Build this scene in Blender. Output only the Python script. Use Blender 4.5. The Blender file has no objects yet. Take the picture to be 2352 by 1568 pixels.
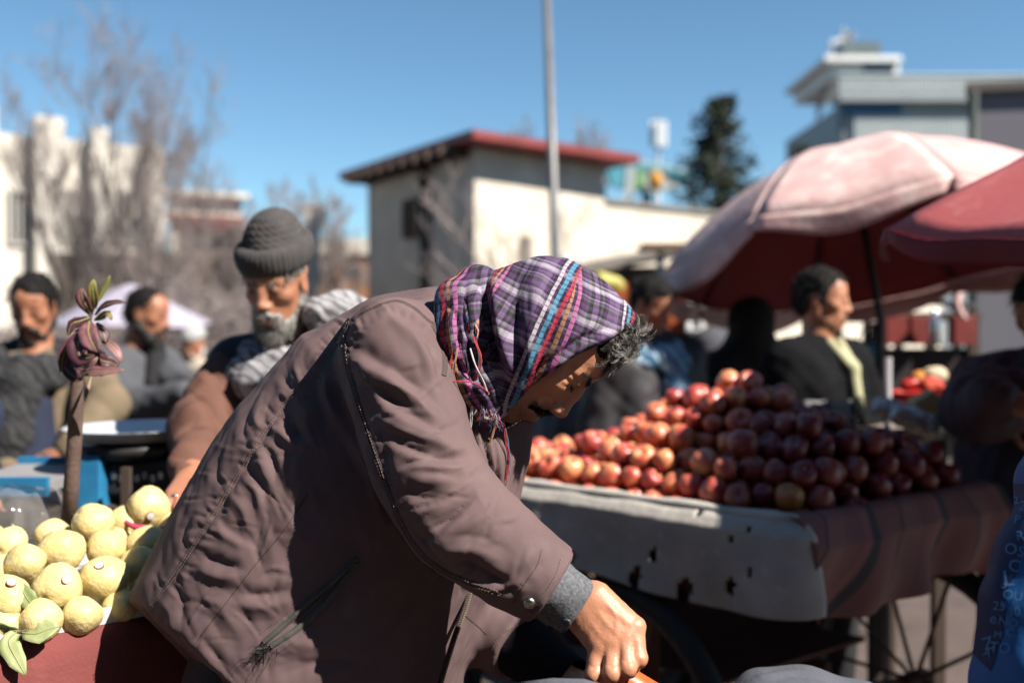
import bpy, bmesh, math, random
import numpy as np
from mathutils import Vector, Matrix
from mathutils.bvhtree import BVHTree

random.seed(7); rng = np.random.default_rng(7)
sc = bpy.context.scene
COL = sc.collection

# ------------------------------------------------------------------ camera
F = 2287.0                      # focal length in units of a 2352 px wide frame
CAMZ = 1.5
PITCH = math.atan(44.0 / F)
cam_data = bpy.data.cameras.new('camera')
cam = bpy.data.objects.new('camera', cam_data); COL.objects.link(cam)
cam.location = (0, 0, CAMZ)
cam.rotation_euler = (math.pi / 2 - PITCH, 0, 0)
cam_data.sensor_width = 36.0
cam_data.lens = 36.0 * F / 2352.0
cam_data.clip_start = 0.05; cam_data.clip_end = 3000
cam_data.dof.use_dof = True
cam_data.dof.focus_distance = 1.50
cam_data.dof.aperture_fstop = 1.9
sc.camera = cam

# ------------------------------------------------------------------ light
SUN = Vector((0.64, -0.37, 0.74)).normalized()          # direction to the sun
w = bpy.data.worlds.new('World'); sc.world = w; w.use_nodes = True
wn = w.node_tree.nodes; wl = w.node_tree.links
bg = wn['Background']
sky = wn.new('ShaderNodeTexSky'); sky.sky_type = 'NISHITA'; sky.sun_disc = False
sky.sun_elevation = math.asin(SUN.z)
sky.sun_rotation = math.atan2(SUN.x, SUN.y)
sky.altitude = 1800; sky.air_density = 1.0; sky.dust_density = 0.7; sky.ozone_density = 1.8
tn = wn.new('ShaderNodeVectorMath'); tn.operation = 'MULTIPLY'; tn.inputs[1].default_value = (.86, 1.10, 1.10)   # clear mountain air, a little greener
wl.new(sky.outputs[0], tn.inputs[0]); wl.new(tn.outputs[0], bg.inputs[0]); bg.inputs[1].default_value = 0.05
sun_data = bpy.data.lights.new('sun', 'SUN'); sun_data.energy = 5.0; sun_data.angle = math.radians(0.5)
sun_data.color = (1.0, 0.93, 0.83)
sun_o = bpy.data.objects.new('sun', sun_data); COL.objects.link(sun_o)
sun_o.rotation_euler = SUN.to_track_quat('Z', 'Y').to_euler(); sun_o.location = (6, -4, 12)
sc.view_settings.view_transform = 'Standard'; sc.view_settings.look = 'None'
sc.view_settings.exposure = 1.45; sc.view_settings.gamma = 1.0

# ------------------------------------------------------------------ geometry helpers
FWD = np.array([0, math.cos(PITCH), -math.sin(PITCH)]); UPV = np.array([0, math.sin(PITCH), math.cos(PITCH)])
CAM = np.array([0, 0, CAMZ])
def P(u, v, d):
    return CAM + d * (FWD + (u - 1176) / F * np.array([1., 0, 0]) + (784 - v) / F * UPV)
def PZ(u, v, z):
    r = FWD + (u - 1176) / F * np.array([1., 0, 0]) + (784 - v) / F * UPV
    return CAM + r * ((z - CAMZ) / r[2])
def project(p):
    q = np.asarray(p) - CAM
    d = q @ FWD
    return 1176 + F * q[..., 0] / d, 784 - F * (q @ UPV) / d, d
def nrm(v):
    v = np.asarray(v, float); return v / (np.linalg.norm(v) + 1e-12)

WORG = {}
def link(name, me, parent=None, org=None):
    o = bpy.data.objects.new(name, me); COL.objects.link(o)
    if org is None: org = np.zeros(3)
    WORG[o.name] = np.array(org, float)
    if parent is not None:
        o.parent = parent; o.location = Vector(WORG[o.name] - WORG[parent.name])
    else:
        o.location = Vector(org)
    return o
def empty(name, loc, label=None, cat=None, group=None):
    o = link(name, None, None, loc); o.empty_display_size = 0.1
    if label: tag(o, label, cat, group)
    return o
def tag(o, label=None, cat=None, group=None, kind=None):
    if label: o['label'] = label
    if cat: o['category'] = cat
    if group: o['group'] = group
    if kind: o['kind'] = kind
    return o
def mesh(name, V, Fc, mats, parent=None, smooth=True, org=None, uv=None, midx=None, col=None):
    """one mesh object from world-space verts; origin at the parent's origin, or at the base of the thing"""
    V = np.asarray(V, float)
    if org is None:
        if parent is not None: org = WORG[parent.name]
        else: org = np.array([(V[:,0].min()+V[:,0].max())/2, (V[:,1].min()+V[:,1].max())/2, V[:,2].min()])
    me = bpy.data.meshes.new(name)
    if isinstance(Fc, np.ndarray) and Fc.ndim == 2:
        n = len(Fc); k = Fc.shape[1]
        me.vertices.add(len(V)); me.vertices.foreach_set('co', (V - org).ravel())
        me.loops.add(n * k); me.loops.foreach_set('vertex_index', Fc.ravel().astype(np.int32))
        me.polygons.add(n); me.polygons.foreach_set('loop_start', np.arange(n, dtype=np.int32) * k)
        me.update(calc_edges=True)
    else:
        me.from_pydata([tuple(x) for x in (V - org)], [], [tuple(int(i) for i in f) for f in Fc]); me.update()
    if not isinstance(mats, (list, tuple)): mats = [mats]
    for m in mats: me.materials.append(m)
    if midx is not None: me.polygons.foreach_set('material_index', np.asarray(midx, dtype=np.int32))
    if smooth: me.polygons.foreach_set('use_smooth', np.ones(len(me.polygons), dtype=bool))
    if uv is not None:
        l = me.uv_layers.new(name='UVMap')
        li = np.zeros(len(me.loops), dtype=np.int32); me.loops.foreach_get('vertex_index', li)
        l.data.foreach_set('uv', np.asarray(uv, float)[li].ravel())
    if col is not None:
        a = me.color_attributes.new('tint', 'FLOAT_COLOR', 'POINT')
        c = np.ones((len(V), 4)); c[:, :3] = col
        a.data.foreach_set('color', c.ravel())
    me.validate()
    return link(name, me, parent, org)

_CIRC = {}; _TUBEF = {}
class MB:
    def __init__(s): s.V = []; s.F = []; s.M = []; s.UV = []
    def add(s, V, Fc, mi=0, uv=None):
        o = len(s.V)
        s.V += [np.asarray(v, float) for v in V]; s.F += [tuple(int(i) + o for i in f) for f in Fc]; s.M += [mi] * len(Fc)
        s.UV += list(uv) if uv is not None else [(0, 0)] * len(V)
        return s
    def box(s, c, size, rz=0, ax=None, mi=0):
        c = np.asarray(c, float); h = np.asarray(size, float) / 2
        if ax is None:
            ax = np.array([[math.cos(rz), math.sin(rz), 0], [-math.sin(rz), math.cos(rz), 0], [0, 0, 1]])
        ax = np.asarray(ax, float)
        V = [c + ax[0]*h[0]*a + ax[1]*h[1]*b + ax[2]*h[2]*e for a, b, e in
             [(-1,-1,-1),(1,-1,-1),(1,1,-1),(-1,1,-1),(-1,-1,1),(1,-1,1),(1,1,1),(-1,1,1)]]
        return s.add(V, [(0,3,2,1),(4,5,6,7),(0,1,5,4),(1,2,6,5),(2,3,7,6),(3,0,4,7)], mi)
    def bar(s, a, b, w, h=None, mi=0):
        a = np.asarray(a, float); b = np.asarray(b, float); d = nrm(b - a)
        u = nrm(np.cross([0, 0, 1], d)) if abs(d[2]) < .98 else np.array([1., 0, 0])
        v = np.cross(d, u)
        return s.box((a + b) / 2, (np.linalg.norm(b - a), w, h or w), ax=np.array([d, u, v]), mi=mi)
    def tube(s, pts, r, n=8, caps=True, mi=0):
        A = np.asarray(pts, float); m = len(A)
        r = np.full(m, r) if np.isscalar(r) else np.asarray(r, float)
        D = np.empty_like(A); D[1:-1] = A[2:] - A[:-2]; D[0] = A[1] - A[0]; D[-1] = A[-1] - A[-2]
        D /= np.sqrt((D * D).sum(1))[:, None] + 1e-12
        mean = A[-1] - A[0]; ref = np.array([1., .1, 0]) if abs(mean[2]) > .8 * (abs(mean[0]) + abs(mean[1]) + 1e-9) else np.array([.13, .3, .95])
        U = np.cross(D, ref); U /= np.sqrt((U * U).sum(1))[:, None] + 1e-9; W_ = np.cross(D, U)
        if n not in _CIRC: a = 2 * np.pi * np.arange(n) / n; _CIRC[n] = (np.cos(a), np.sin(a))
        c, sn = _CIRC[n]
        V = (A[:, None] + r[:, None, None] * (c[None, :, None] * U[:, None] + sn[None, :, None] * W_[:, None])).reshape(-1, 3)
        if (m, n) not in _TUBEF: _TUBEF[m, n] = [(i*n+k, i*n+(k+1) % n, (i+1)*n+(k+1) % n, (i+1)*n+k) for i in range(m - 1) for k in range(n)]
        Fc = _TUBEF[m, n]
        if caps: Fc = Fc + [tuple(range(n))[::-1], tuple((m-1)*n+k for k in range(n))]
        o = len(s.V); s.V.extend(V); s.F.extend([tuple(i + o for i in f) for f in Fc]); s.M.extend([mi] * len(Fc)); s.UV.extend([(0, 0)] * len(V))
        return s
    def lathe(s, prof, c, n=20, ax=(0, 0, 1), mi=0, sq=None):
        ax = nrm(ax); u = nrm(np.cross(ax, [0.2, 1, 0.1])); v = np.cross(ax, u); c = np.asarray(c, float)
        V = []; Fc = []
        for (r, z) in prof:
            for k in range(n):
                a = 2 * math.pi * k / n; V.append(c + ax * z + r * (math.cos(a) * u + math.sin(a) * v))
        for i in range(len(prof) - 1):
            for k in range(n): Fc.append((i*n+k, i*n+(k+1) % n, (i+1)*n+(k+1) % n, (i+1)*n+k))
        if prof[0][0] > 1e-4: Fc.append(tuple(range(n))[::-1])
        if prof[-1][0] > 1e-4: Fc.append(tuple((len(prof)-1)*n+k for k in range(n)))
        return s.add(V, Fc, mi)
    def build(s, name, mats, parent=None, smooth=False, bevel=0, org=None, uv=False):
        o = mesh(name, np.array(s.V), s.F, mats, parent, smooth, org, np.array(s.UV) if uv else None, s.M)
        if bevel:
            b = o.modifiers.new('Bevel', 'BEVEL'); b.width = bevel; b.segments = 2; b.limit_method = 'ANGLE'
        return o

# ------------------------------------------------------------------ signed-distance modelling
def smin(a, b, k):
    if k <= 0: return np.minimum(a, b)
    h = np.maximum(k - np.abs(a - b), 0) / k
    return np.minimum(a, b) - h * h * k * 0.25
def smax(a, b, k): return -smin(-a, -b, k)
class Body:
    """list of blended primitives"""
    def __init__(s): s.prims = []
    def cone(s, a, b, ra, rb, k=.02): s.prims.append(('c', np.asarray(a, float), np.asarray(b, float), ra, rb, k)); return s
    def chain(s, pts, rs, k=.02):
        for i in range(len(pts) - 1): s.cone(pts[i], pts[i+1], rs[i], rs[i+1], k)
        return s
    def ell(s, c, r, R=None, k=.02, sub=False):
        s.prims.append(('e', np.asarray(c, float), np.asarray(r, float), np.eye(3) if R is None else np.asarray(R, float), sub, k)); return s
    def cut(s, p, n, k=.006): s.prims.append(('p', np.asarray(p, float), nrm(n), 0, 0, k)); return s   # keeps the side opposite n
    def __call__(s, X):
        D = np.full(len(X), 0.12); cc = (X.min(0) + X.max(0)) / 2; cr_ = np.linalg.norm(X.max(0) - cc)
        for q in s.prims:
            k = q[5]
            if q[0] == 'c':
                if np.linalg.norm((q[1] + q[2]) / 2 - cc) > np.linalg.norm(q[2] - q[1]) / 2 + max(q[3], q[4]) + .10 + cr_: continue
            elif q[0] == 'e' and np.linalg.norm(q[1] - cc) > q[2].max() + .10 + cr_: continue
            if q[0] == 'c':
                _, a, b, ra, rb, _ = q
                mid = (a + b) / 2; R = np.linalg.norm(b - a) / 2 + max(ra, rb) + .10
                m = np.nonzero(((X - mid) ** 2).sum(1) < R * R)[0]
                if not len(m): continue
                pa = X[m] - a; ba = b - a; h = np.clip((pa @ ba) / (ba @ ba + 1e-12), 0, 1)
                d = np.linalg.norm(pa - h[:, None] * ba, axis=1) - (ra + (rb - ra) * h)
                D[m] = smin(D[m], d, k)
            elif q[0] == 'e':
                _, c, r, R, sub, _ = q
                m = np.nonzero(((X - c) ** 2).sum(1) < (r.max() + .10) ** 2)[0]
                if not len(m): continue
                y = (X[m] - c) @ R.T
                k0 = np.linalg.norm(y / r, axis=1); k1 = np.linalg.norm(y / (r * r), axis=1) + 1e-9
                d = k0 * (k0 - 1) / k1
                D[m] = smax(D[m], -d, k) if sub else smin(D[m], d, k)
            else:
                _, p, n, _, _, _ = q
                D = smax(D, (X - p) @ n, k)
        return D
    def bounds(s):
        lo = []; hi = []
        for q in s.prims:
            if q[0] == 'c':
                r = max(q[3], q[4]); lo += [q[1]-r, q[2]-r]; hi += [q[1]+r, q[2]+r]
            elif q[0] == 'e' and not q[4]: r = q[2].max(); lo.append(q[1]-r); hi.append(q[1]+r)
        return np.min(lo, 0) - .02, np.max(hi, 0) + .02

def chunked(fn, X, size=.11):
    """evaluate fn over spatially compact batches so that far primitives are skipped"""
    k = np.floor(X / size).astype(np.int64); key = (k[:, 0] + 4096) * 67108864 + (k[:, 1] + 4096) * 8192 + (k[:, 2] + 4096)
    o = np.argsort(key, kind='stable'); cuts = np.nonzero(np.diff(key[o]))[0] + 1; out = np.empty(len(X))
    for part in np.split(o, cuts): out[part] = fn(X[part])
    return out
def surface(fn, lo, hi, h, disp=None):
    """surface nets over a narrow band; returns verts, quads"""
    B = 4
    n = (np.ceil((hi - lo) / h / B).astype(int) + 1)
    cs = [lo[i] + (np.arange(n[i]) + .5) * B * h - .5 * h for i in range(3)]
    CX = np.stack(np.meshgrid(*cs, indexing='ij'), -1).reshape(-1, 3)
    cv = chunked(fn, CX)
    act = np.nonzero(np.abs(cv) < B * h * 1.6 + .005)[0]
    N = n * B
    val = np.repeat(np.repeat(np.repeat(np.sign(cv).reshape(n).astype(np.float32), B, 0), B, 1), B, 2)
    ai = np.stack(np.unravel_index(act, n), 1)
    off = np.stack(np.meshgrid(*[np.arange(B)] * 3, indexing='ij'), -1).reshape(-1, 3)
    fi = (ai[:, None, :] * B + off[None]).reshape(-1, 3)
    val[fi[:, 0], fi[:, 1], fi[:, 2]] = chunked(fn, lo + fi * h)
    val[0] = val[-1] = 1; val[:, 0] = val[:, -1] = 1; val[:, :, 0] = val[:, :, -1] = 1
    neg = val < 0
    c8 = [neg[a:N[0]-1+a, b:N[1]-1+b, c:N[2]-1+c] for a in (0,1) for b in (0,1) for c in (0,1)]
    cnt = np.zeros(c8[0].shape, np.int8)
    for c in c8: cnt += c
    cell = np.stack(np.nonzero((cnt > 0) & (cnt < 8)), 1)
    idx = np.full(cnt.shape, -1, np.int32); idx[cell[:,0], cell[:,1], cell[:,2]] = np.arange(len(cell))
    S = np.zeros((len(cell), 3)); K = np.zeros(len(cell))
    C = [(0,0,0),(1,0,0),(0,1,0),(1,1,0),(0,0,1),(1,0,1),(0,1,1),(1,1,1)]
    E = [(0,1),(2,3),(4,5),(6,7),(0,2),(1,3),(4,6),(5,7),(0,4),(1,5),(2,6),(3,7)]
    cv8 = [val[cell[:,0]+c[0], cell[:,1]+c[1], cell[:,2]+c[2]] for c in C]
    for a, b in E:
        x = (cv8[a] < 0) != (cv8[b] < 0)
        t = np.where(x, cv8[a] / (cv8[a] - cv8[b] + 1e-20), 0)
        p = np.array(C[a]) + t[:, None] * (np.array(C[b]) - np.array(C[a]))
        S += p * x[:, None]; K += x
    V = lo + (cell + S / K[:, None]) * h
    Q = []
    for ax in range(3):
        o1, o2 = (ax + 1) % 3, (ax + 2) % 3
        sl0 = [slice(None)] * 3; sl1 = [slice(None)] * 3
        sl0[ax] = slice(0, -1); sl1[ax] = slice(1, None)
        a = neg[tuple(sl0)]; b = neg[tuple(sl1)]
        e = np.stack(np.nonzero(a != b), 1)
        e = e[(e[:, o1] > 0) & (e[:, o2] > 0) & (e[:, o1] < N[o1]-1) & (e[:, o2] < N[o2]-1)]
        d1 = np.zeros(3, int); d1[o1] = 1; d2 = np.zeros(3, int); d2[o2] = 1
        g = [e - d1 - d2, e - d2, e, e - d1]
        q = np.stack([idx[x[:,0], x[:,1], x[:,2]] for x in g], 1)
        fl = ~a[e[:,0], e[:,1], e[:,2]]
        q[fl] = q[fl][:, ::-1]
        Q.append(q[(q >= 0).all(1)])
    return V, np.concatenate(Q)
def vnormals(V, Q):
    n = np.cross(V[Q[:,2]] - V[Q[:,0]], V[Q[:,3]] - V[Q[:,1]])
    N = np.zeros_like(V)
    for k in range(4): np.add.at(N, Q[:, k], n)
    return N / (np.linalg.norm(N, axis=1)[:, None] + 1e-12)
def relax(V, Q, it=2, w=.5):
    for _ in range(it):
        S = np.zeros_like(V); c = np.zeros(len(V))
        for k in range(4):
            np.add.at(S, Q[:, k], V[Q[:, (k+1) % 4]]); np.add.at(c, Q[:, k], 1)
            np.add.at(S, Q[:, k], V[Q[:, (k+3) % 4]]); np.add.at(c, Q[:, k], 1)
        V = V * (1 - w) + w * S / c[:, None]
    return V
_D = rng.normal(size=(24, 3)); _D /= np.linalg.norm(_D, axis=1)[:, None]; _PH = rng.uniform(0, 6.28, 24)
def wob(X, scale, st=None, seed=0):
    """cheap smooth noise in about -1..1; st stretches space along a direction (vector, factor)"""
    if st is not None:
        d = nrm(st[0]); X = X - np.outer(X @ d, d) * (1 - 1 / st[1])
    r = np.zeros(len(X)); sh = seed * 7
    for i in range(8):
        j = (i + sh) % 24
        r += np.sin(X @ _D[j] * scale * (0.7 + .18 * i) + _PH[j] + 1.7 * np.sin(X @ _D[(j + 5) % 24] * scale * .5 + seed))
    return r / 5
def skin_mesh(name, body, h, mats, parent=None, smooth_it=1, disp=None, uvf=None, colf=None, org=None, midf=None):
    lo, hi = body.bounds()
    V, Q = surface(body, lo, hi, h)
    V = relax(V, Q, smooth_it)
    uv = uvf(V) if uvf else None
    if disp is not None:
        N = vnormals(V, Q); V = V + N * disp(V, N)[:, None]
    return mesh(name, V, Q, mats, parent, True, org, uv, midf(V, Q) if midf else None, colf(V) if colf else None), V, Q

# ------------------------------------------------------------------ materials
MATS = {}; ALB = .68
def mat(name, c, c2=None, scale=12, rough=.75, bump=0, bscale=120, metal=0, sheen=0, coat=0, spec=.3, sss=0, detail=5,
        dist=.0, c3=None, s3=40, f3=.35, trans=0, alpha=1, emit=0, objrand=0, stretch=None, bdist=.004):
    if name in MATS: return MATS[name]
    c = tuple(x * ALB for x in c); c2 = c2 and tuple(x * ALB for x in c2); c3 = c3 and tuple(x * ALB for x in c3)
    m = bpy.data.materials.new(name); m.use_nodes = True; MATS[name] = m
    nt = m.node_tree; N = nt.nodes; L = nt.links; b = N['Principled BSDF']
    b.inputs['Base Color'].default_value = (*c, 1); b.inputs['Roughness'].default_value = rough
    b.inputs['Metallic'].default_value = metal; b.inputs['Specular IOR Level'].default_value = spec
    b.inputs['Sheen Weight'].default_value = sheen; b.inputs['Coat Weight'].default_value = coat
    b.inputs['Subsurface Weight'].default_value = sss; b.inputs['Subsurface Radius'].default_value = (.012, .005, .003)
    b.inputs['Subsurface Scale'].default_value = 1.0
    b.inputs['Transmission Weight'].default_value = trans; b.inputs['Alpha'].default_value = alpha
    tc = N.new('ShaderNodeTexCoord'); src = tc.outputs['Object']
    if stretch:
        mp = N.new('ShaderNodeMapping'); mp.inputs['Scale'].default_value = stretch; L.new(src, mp.inputs[0]); src = mp.outputs[0]
    out = None
    if c2 is not None:
        nz = N.new('ShaderNodeTexNoise'); nz.inputs['Scale'].default_value = scale; nz.inputs['Detail'].default_value = detail
        nz.inputs['Distortion'].default_value = dist; L.new(src, nz.inputs['Vector'])
        r = N.new('ShaderNodeMapRange'); r.inputs[1].default_value = .32; r.inputs[2].default_value = .68; L.new(nz.outputs[0], r.inputs[0])
        mx = N.new('ShaderNodeMix'); mx.data_type = 'RGBA'; mx.inputs[6].default_value = (*c, 1); mx.inputs[7].default_value = (*c2, 1)
        L.new(r.outputs[0], mx.inputs[0]); out = mx.outputs[2]
        if objrand:
            oi = N.new('ShaderNodeObjectInfo'); ad = N.new('ShaderNodeMath'); ad.operation = 'MULTIPLY_ADD'; ad.use_clamp = True
            L.new(oi.outputs['Random'], ad.inputs[0]); ad.inputs[1].default_value = objrand; 
            sb = N.new('ShaderNodeMath'); sb.operation = 'SUBTRACT'; L.new(r.outputs[0], sb.inputs[0]); sb.inputs[1].default_value = objrand / 2
            L.new(sb.outputs[0], ad.inputs[2]); L.new(ad.outputs[0], mx.inputs[0])
    if c3 is not None:
        n3 = N.new('ShaderNodeTexNoise'); n3.inputs['Scale'].default_value = s3; n3.inputs['Detail'].default_value = 6; L.new(src, n3.inputs['Vector'])
        r3 = N.new('ShaderNodeMapRange'); r3.inputs[1].default_value = 1 - f3 - .12; r3.inputs[2].default_value = 1 - f3 + .12; L.new(n3.outputs[0], r3.inputs[0])
        m3 = N.new('ShaderNodeMix'); m3.data_type = 'RGBA'; m3.inputs[7].default_value = (*c3, 1)
        if out: L.new(out, m3.inputs[6])
        else: m3.inputs[6].default_value = (*c, 1)
        L.new(r3.outputs[0], m3.inputs[0]); out = m3.outputs[2]
    if out: L.new(out, b.inputs['Base Color'])
    if bump:
        nb = N.new('ShaderNodeTexNoise'); nb.inputs['Scale'].default_value = bscale; nb.inputs['Detail'].default_value = 6; L.new(src, nb.inputs['Vector'])
        bp = N.new('ShaderNodeBump'); bp.inputs['Strength'].default_value = bump; bp.inputs['Distance'].default_value = bdist
        L.new(nb.outputs[0], bp.inputs['Height']); L.new(bp.outputs[0], b.inputs['Normal'])
    if emit: b.inputs['Emission Strength'].default_value = emit; b.inputs['Emission Color'].default_value = (*c, 1)
    return m
def srgb(r, g, b):
    f = lambda x: (x / 255 / 12.92) if x < 10.3 else ((x / 255 + .055) / 1.055) ** 2.4
    return (f(r), f(g), f(b))
# ------------------------------------------------------------------ people: shared anatomy
def skin_material(name, base, rough=.5):
    m = bpy.data.materials.new(name); m.use_nodes = True; nt = m.node_tree; N = nt.nodes; L = nt.links; b = N['Principled BSDF']
    at = N.new('ShaderNodeAttribute'); at.attribute_name = 'tint'
    tc = N.new('ShaderNodeTexCoord')
    nz = N.new('ShaderNodeTexNoise'); nz.inputs['Scale'].default_value = 45; nz.inputs['Detail'].default_value = 7; L.new(tc.outputs['Object'], nz.inputs[0])
    mx = N.new('ShaderNodeMix'); mx.data_type = 'RGBA'; L.new(nz.outputs[0], mx.inputs[0])
    mx.inputs[6].default_value = (base[0]*.86, base[1]*.78, base[2]*.74, 1); mx.inputs[7].default_value = (min(1, base[0]*1.12), base[1]*1.16, base[2]*1.18, 1)
    mu = N.new('ShaderNodeMix'); mu.data_type = 'RGBA'; mu.blend_type = 'MULTIPLY'; mu.inputs[0].default_value = 1
    L.new(mx.outputs[2], mu.inputs[6]); L.new(at.outputs['Color'], mu.inputs[7]); L.new(mu.outputs[2], b.inputs['Base Color'])
    b.inputs['Roughness'].default_value = rough; b.inputs['Subsurface Weight'].default_value = .12
    b.inputs['Subsurface Radius'].default_value = (.01, .004, .002); b.inputs['Subsurface Scale'].default_value = .6
    nb = N.new('ShaderNodeTexNoise'); nb.inputs['Scale'].default_value = 420; nb.inputs['Detail'].default_value = 4; L.new(tc.outputs['Object'], nb.inputs[0])
    n2 = N.new('ShaderNodeTexVoronoi'); n2.inputs['Scale'].default_value = 260; L.new(tc.outputs['Object'], n2.inputs[0])
    ad = N.new('ShaderNodeMath'); L.new(nb.outputs[0], ad.inputs[0]); L.new(n2.outputs[0], ad.inputs[1])
    bp = N.new('ShaderNodeBump'); bp.inputs['Strength'].default_value = .22; bp.inputs['Distance'].default_value = .0009
    L.new(ad.outputs[0], bp.inputs['Height']); L.new(bp.outputs[0], b.inputs['Normal'])
    return m
SKIN = skin_material('skin_tan', (.375, .168, .096))
SKIN2 = skin_material('skin_sunburnt', (.275, .120, .068))

def frame(fwd, up):
    f = nrm(fwd); u = np.asarray(up, float); l = nrm(np.cross(u, f)); u = np.cross(f, l)
    return np.array([f, l, u])          # rows: forward, left, up
def head_prims(B, c, R, s=1.0, ears=True, ez=0.0):
    W = lambda x, y, z: np.asarray(c) + s * (x * R[0] + y * R[1] + z * R[2])
    E = lambda p, r, k=.012, sub=False: B.ell(W(*p), np.array(r) * s, R, k * s, sub)
    C = lambda a, b, ra, rb, k=.012: B.cone(W(*a), W(*b), ra * s, rb * s, k * s)
    E((-.014, 0, .034), (.094, .075, .083))
    E((.048, 0, .045), (.044, .056, .050), .03)
    E((.026, 0, -.028), (.060, .056, .078), .03)
    for y in (-1, 1):
        C((-.012, .050*y, -.050), (.060, .016*y, -.098), .018, .017, .03)
        E((.056, .043*y, -.016), (.022, .019, .017), .03)
        C((.083, .012*y, .020), (.070, .044*y, .022), .0085, .008, .014)
    C((.052, 0, -.094), (.068, 0, -.100), .021, .016, .02)
    E((.070, 0, -.064), (.026, .030, .028), .024)
    for y in (-1, 1): E((.093, .031*y, .001 + ez), (.013, .016, .011), .012, True)
    C((.084, 0, .018), (.096, 0, .002), .0085, .0085, .012)
    C((.088, 0, .0), (.092, 0, -.036), .011, .013, .014)
    C((.094, 0, .002), (.107, 0, -.028), .0080, .0108, .010)
    E((.107, 0, -.032), (.0120, .0110, .0105), .008)
    for y in (-1, 1):
        E((.0985, .0135*y, -.037), (.0120, .0090, .0098), .0045)
        E((.0765, .031*y, .001 + ez), (.0135, .0145, .0125), .004)
        E((.0835, .031*y, .0065 + ez), (.008, .014, .0045), .003)
        if ears:
            E((-.006, .076*y, -.004), (.018, .006, .031), .008)
            E((.0, .082*y, .0), (.010, .005, .018), .004, True)
    C((.094, -.014, -.058), (.094, .014, -.058), .006, .006, .008)
    C((.0935, -.017, -.0735), (.0935, .017, -.0735), .0058, .0058, .006)
    C((.0905, -.012, -.0795), (.0905, .012, -.0795), .006, .006, .007)
    return W
def hand_prims(B, wrist, d, n, thumb_side, curl=(35, 45, 30), s=1.0, spread=.02, thumb=(.5, .7)):
    """d: towards the fingers, n: out of the back of the hand, thumb_side: +1/-1 along cross(d, n)"""
    d = nrm(d); n = nrm(n - d * np.dot(n, d)); t = np.cross(d, n) * thumb_side; w = np.asarray(wrist, float)
    L = [(.040, .025, .021), (.045, .028, .022), (.041, .026, .021), (.033, .020, .018)]
    for i, o in enumerate((.030, .010, -.011, -.030)):
        base = w + s * (d * .012 + t * o * .6); mcp = w + s * (d * (.088 - abs(i - 1) * .004) + t * o)
        B.cone(base, mcp, .0155 * s, .0118 * s, .014 * s)
        p = mcp; a = 0
        dirn = nrm(d + t * (o * spread / .03))
        for j, l in enumerate(L[i]):
            a += math.radians(curl[j])
            q = p + s * l * (dirn * math.cos(a) - n * math.sin(a))
            B.cone(p, q, (.0098 - .0009 * j) * s, (.0090 - .0009 * j) * s, .0035 * s); p = q
    b0 = w + s * (d * .018 + t * .020 - n * .006); b1 = w + s * (d * .048 + t * .048 - n * .016)
    b2 = b1 + s * .034 * nrm(d * thumb[1] + t * thumb[0] - n * .4); b3 = b2 + s * .026 * nrm(d * (thumb[1] + .3) + t * (thumb[0] - .4) - n * .5)
    B.cone(b0, b1, .0165 * s, .013 * s, .014 * s); B.cone(b1, b2, .0115 * s, .0105 * s, .005 * s); B.cone(b2, b3, .0102 * s, .0085 * s, .005 * s)
    return B
def strands(name, roots, dirs, lens, mats, parent, r=.0006, curl=0, n=5, seg=4, grav=0, seed=0):
    """hair as one mesh of thin tubes"""
    R = random.Random(seed); mb = MB()
    for i, p in enumerate(roots):
        d = nrm(dirs[i]); u = nrm(np.cross(d, [R.uniform(-1,1), R.uniform(-1,1), R.uniform(-1,1)])); v = np.cross(d, u)
        l = lens[i]; ph = R.uniform(0, 6.28); tr = R.uniform(.7, 1.5); pts = []; cr = curl * R.uniform(.5, 1.3)
        for k in range(n + 1):
            f = k / n
            a = ph + f * 6.28 * tr
            pts.append(np.asarray(p) + d * l * f + cr * f**.6 * (u * (math.cos(a) - math.cos(ph)) + v * (math.sin(a) - math.sin(ph))) + np.array([0, 0, -grav * f * f * l]))
        mb.tube(pts, [r * (1 - .6 * k / n) for k in range(n + 1)], seg, False, mi=R.randrange(len(mats)))
    return tag(mb.build(name, mats, parent, True), kind='stuff')
def bvh(V, Q): return BVHTree.FromPolygons([tuple(v) for v in V], [tuple(int(i) for i in q) for q in Q])
def hit(tree, u, v):
    o = Vector(CAM); d = Vector(P(u, v, 1.0) - CAM).normalized()
    loc, nor, i, dist = tree.ray_cast(o, d)
    return (np.array(loc), np.array(nor)) if loc is not None else (None, None)
def densify(pts, step):
    """Catmull-Rom through (u, v[, ...]) points, resampled about every step"""
    p = np.asarray(pts, float); q = np.vstack([2*p[0]-p[1], p, 2*p[-1]-p[-2]]); out = []
    for i in range(1, len(q) - 2):
        m = max(2, int(np.linalg.norm(q[i+1, :2] - q[i, :2]) / step))
        for t in np.linspace(0, 1, m, endpoint=False):
            out.append(.5 * ((2*q[i]) + (-q[i-1]+q[i+1])*t + (2*q[i-1]-5*q[i]+4*q[i+1]-q[i+2])*t*t + (-q[i-1]+3*q[i]-3*q[i+1]+q[i+2])*t**3))
    out.append(p[-1]); return np.array(out)
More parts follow.
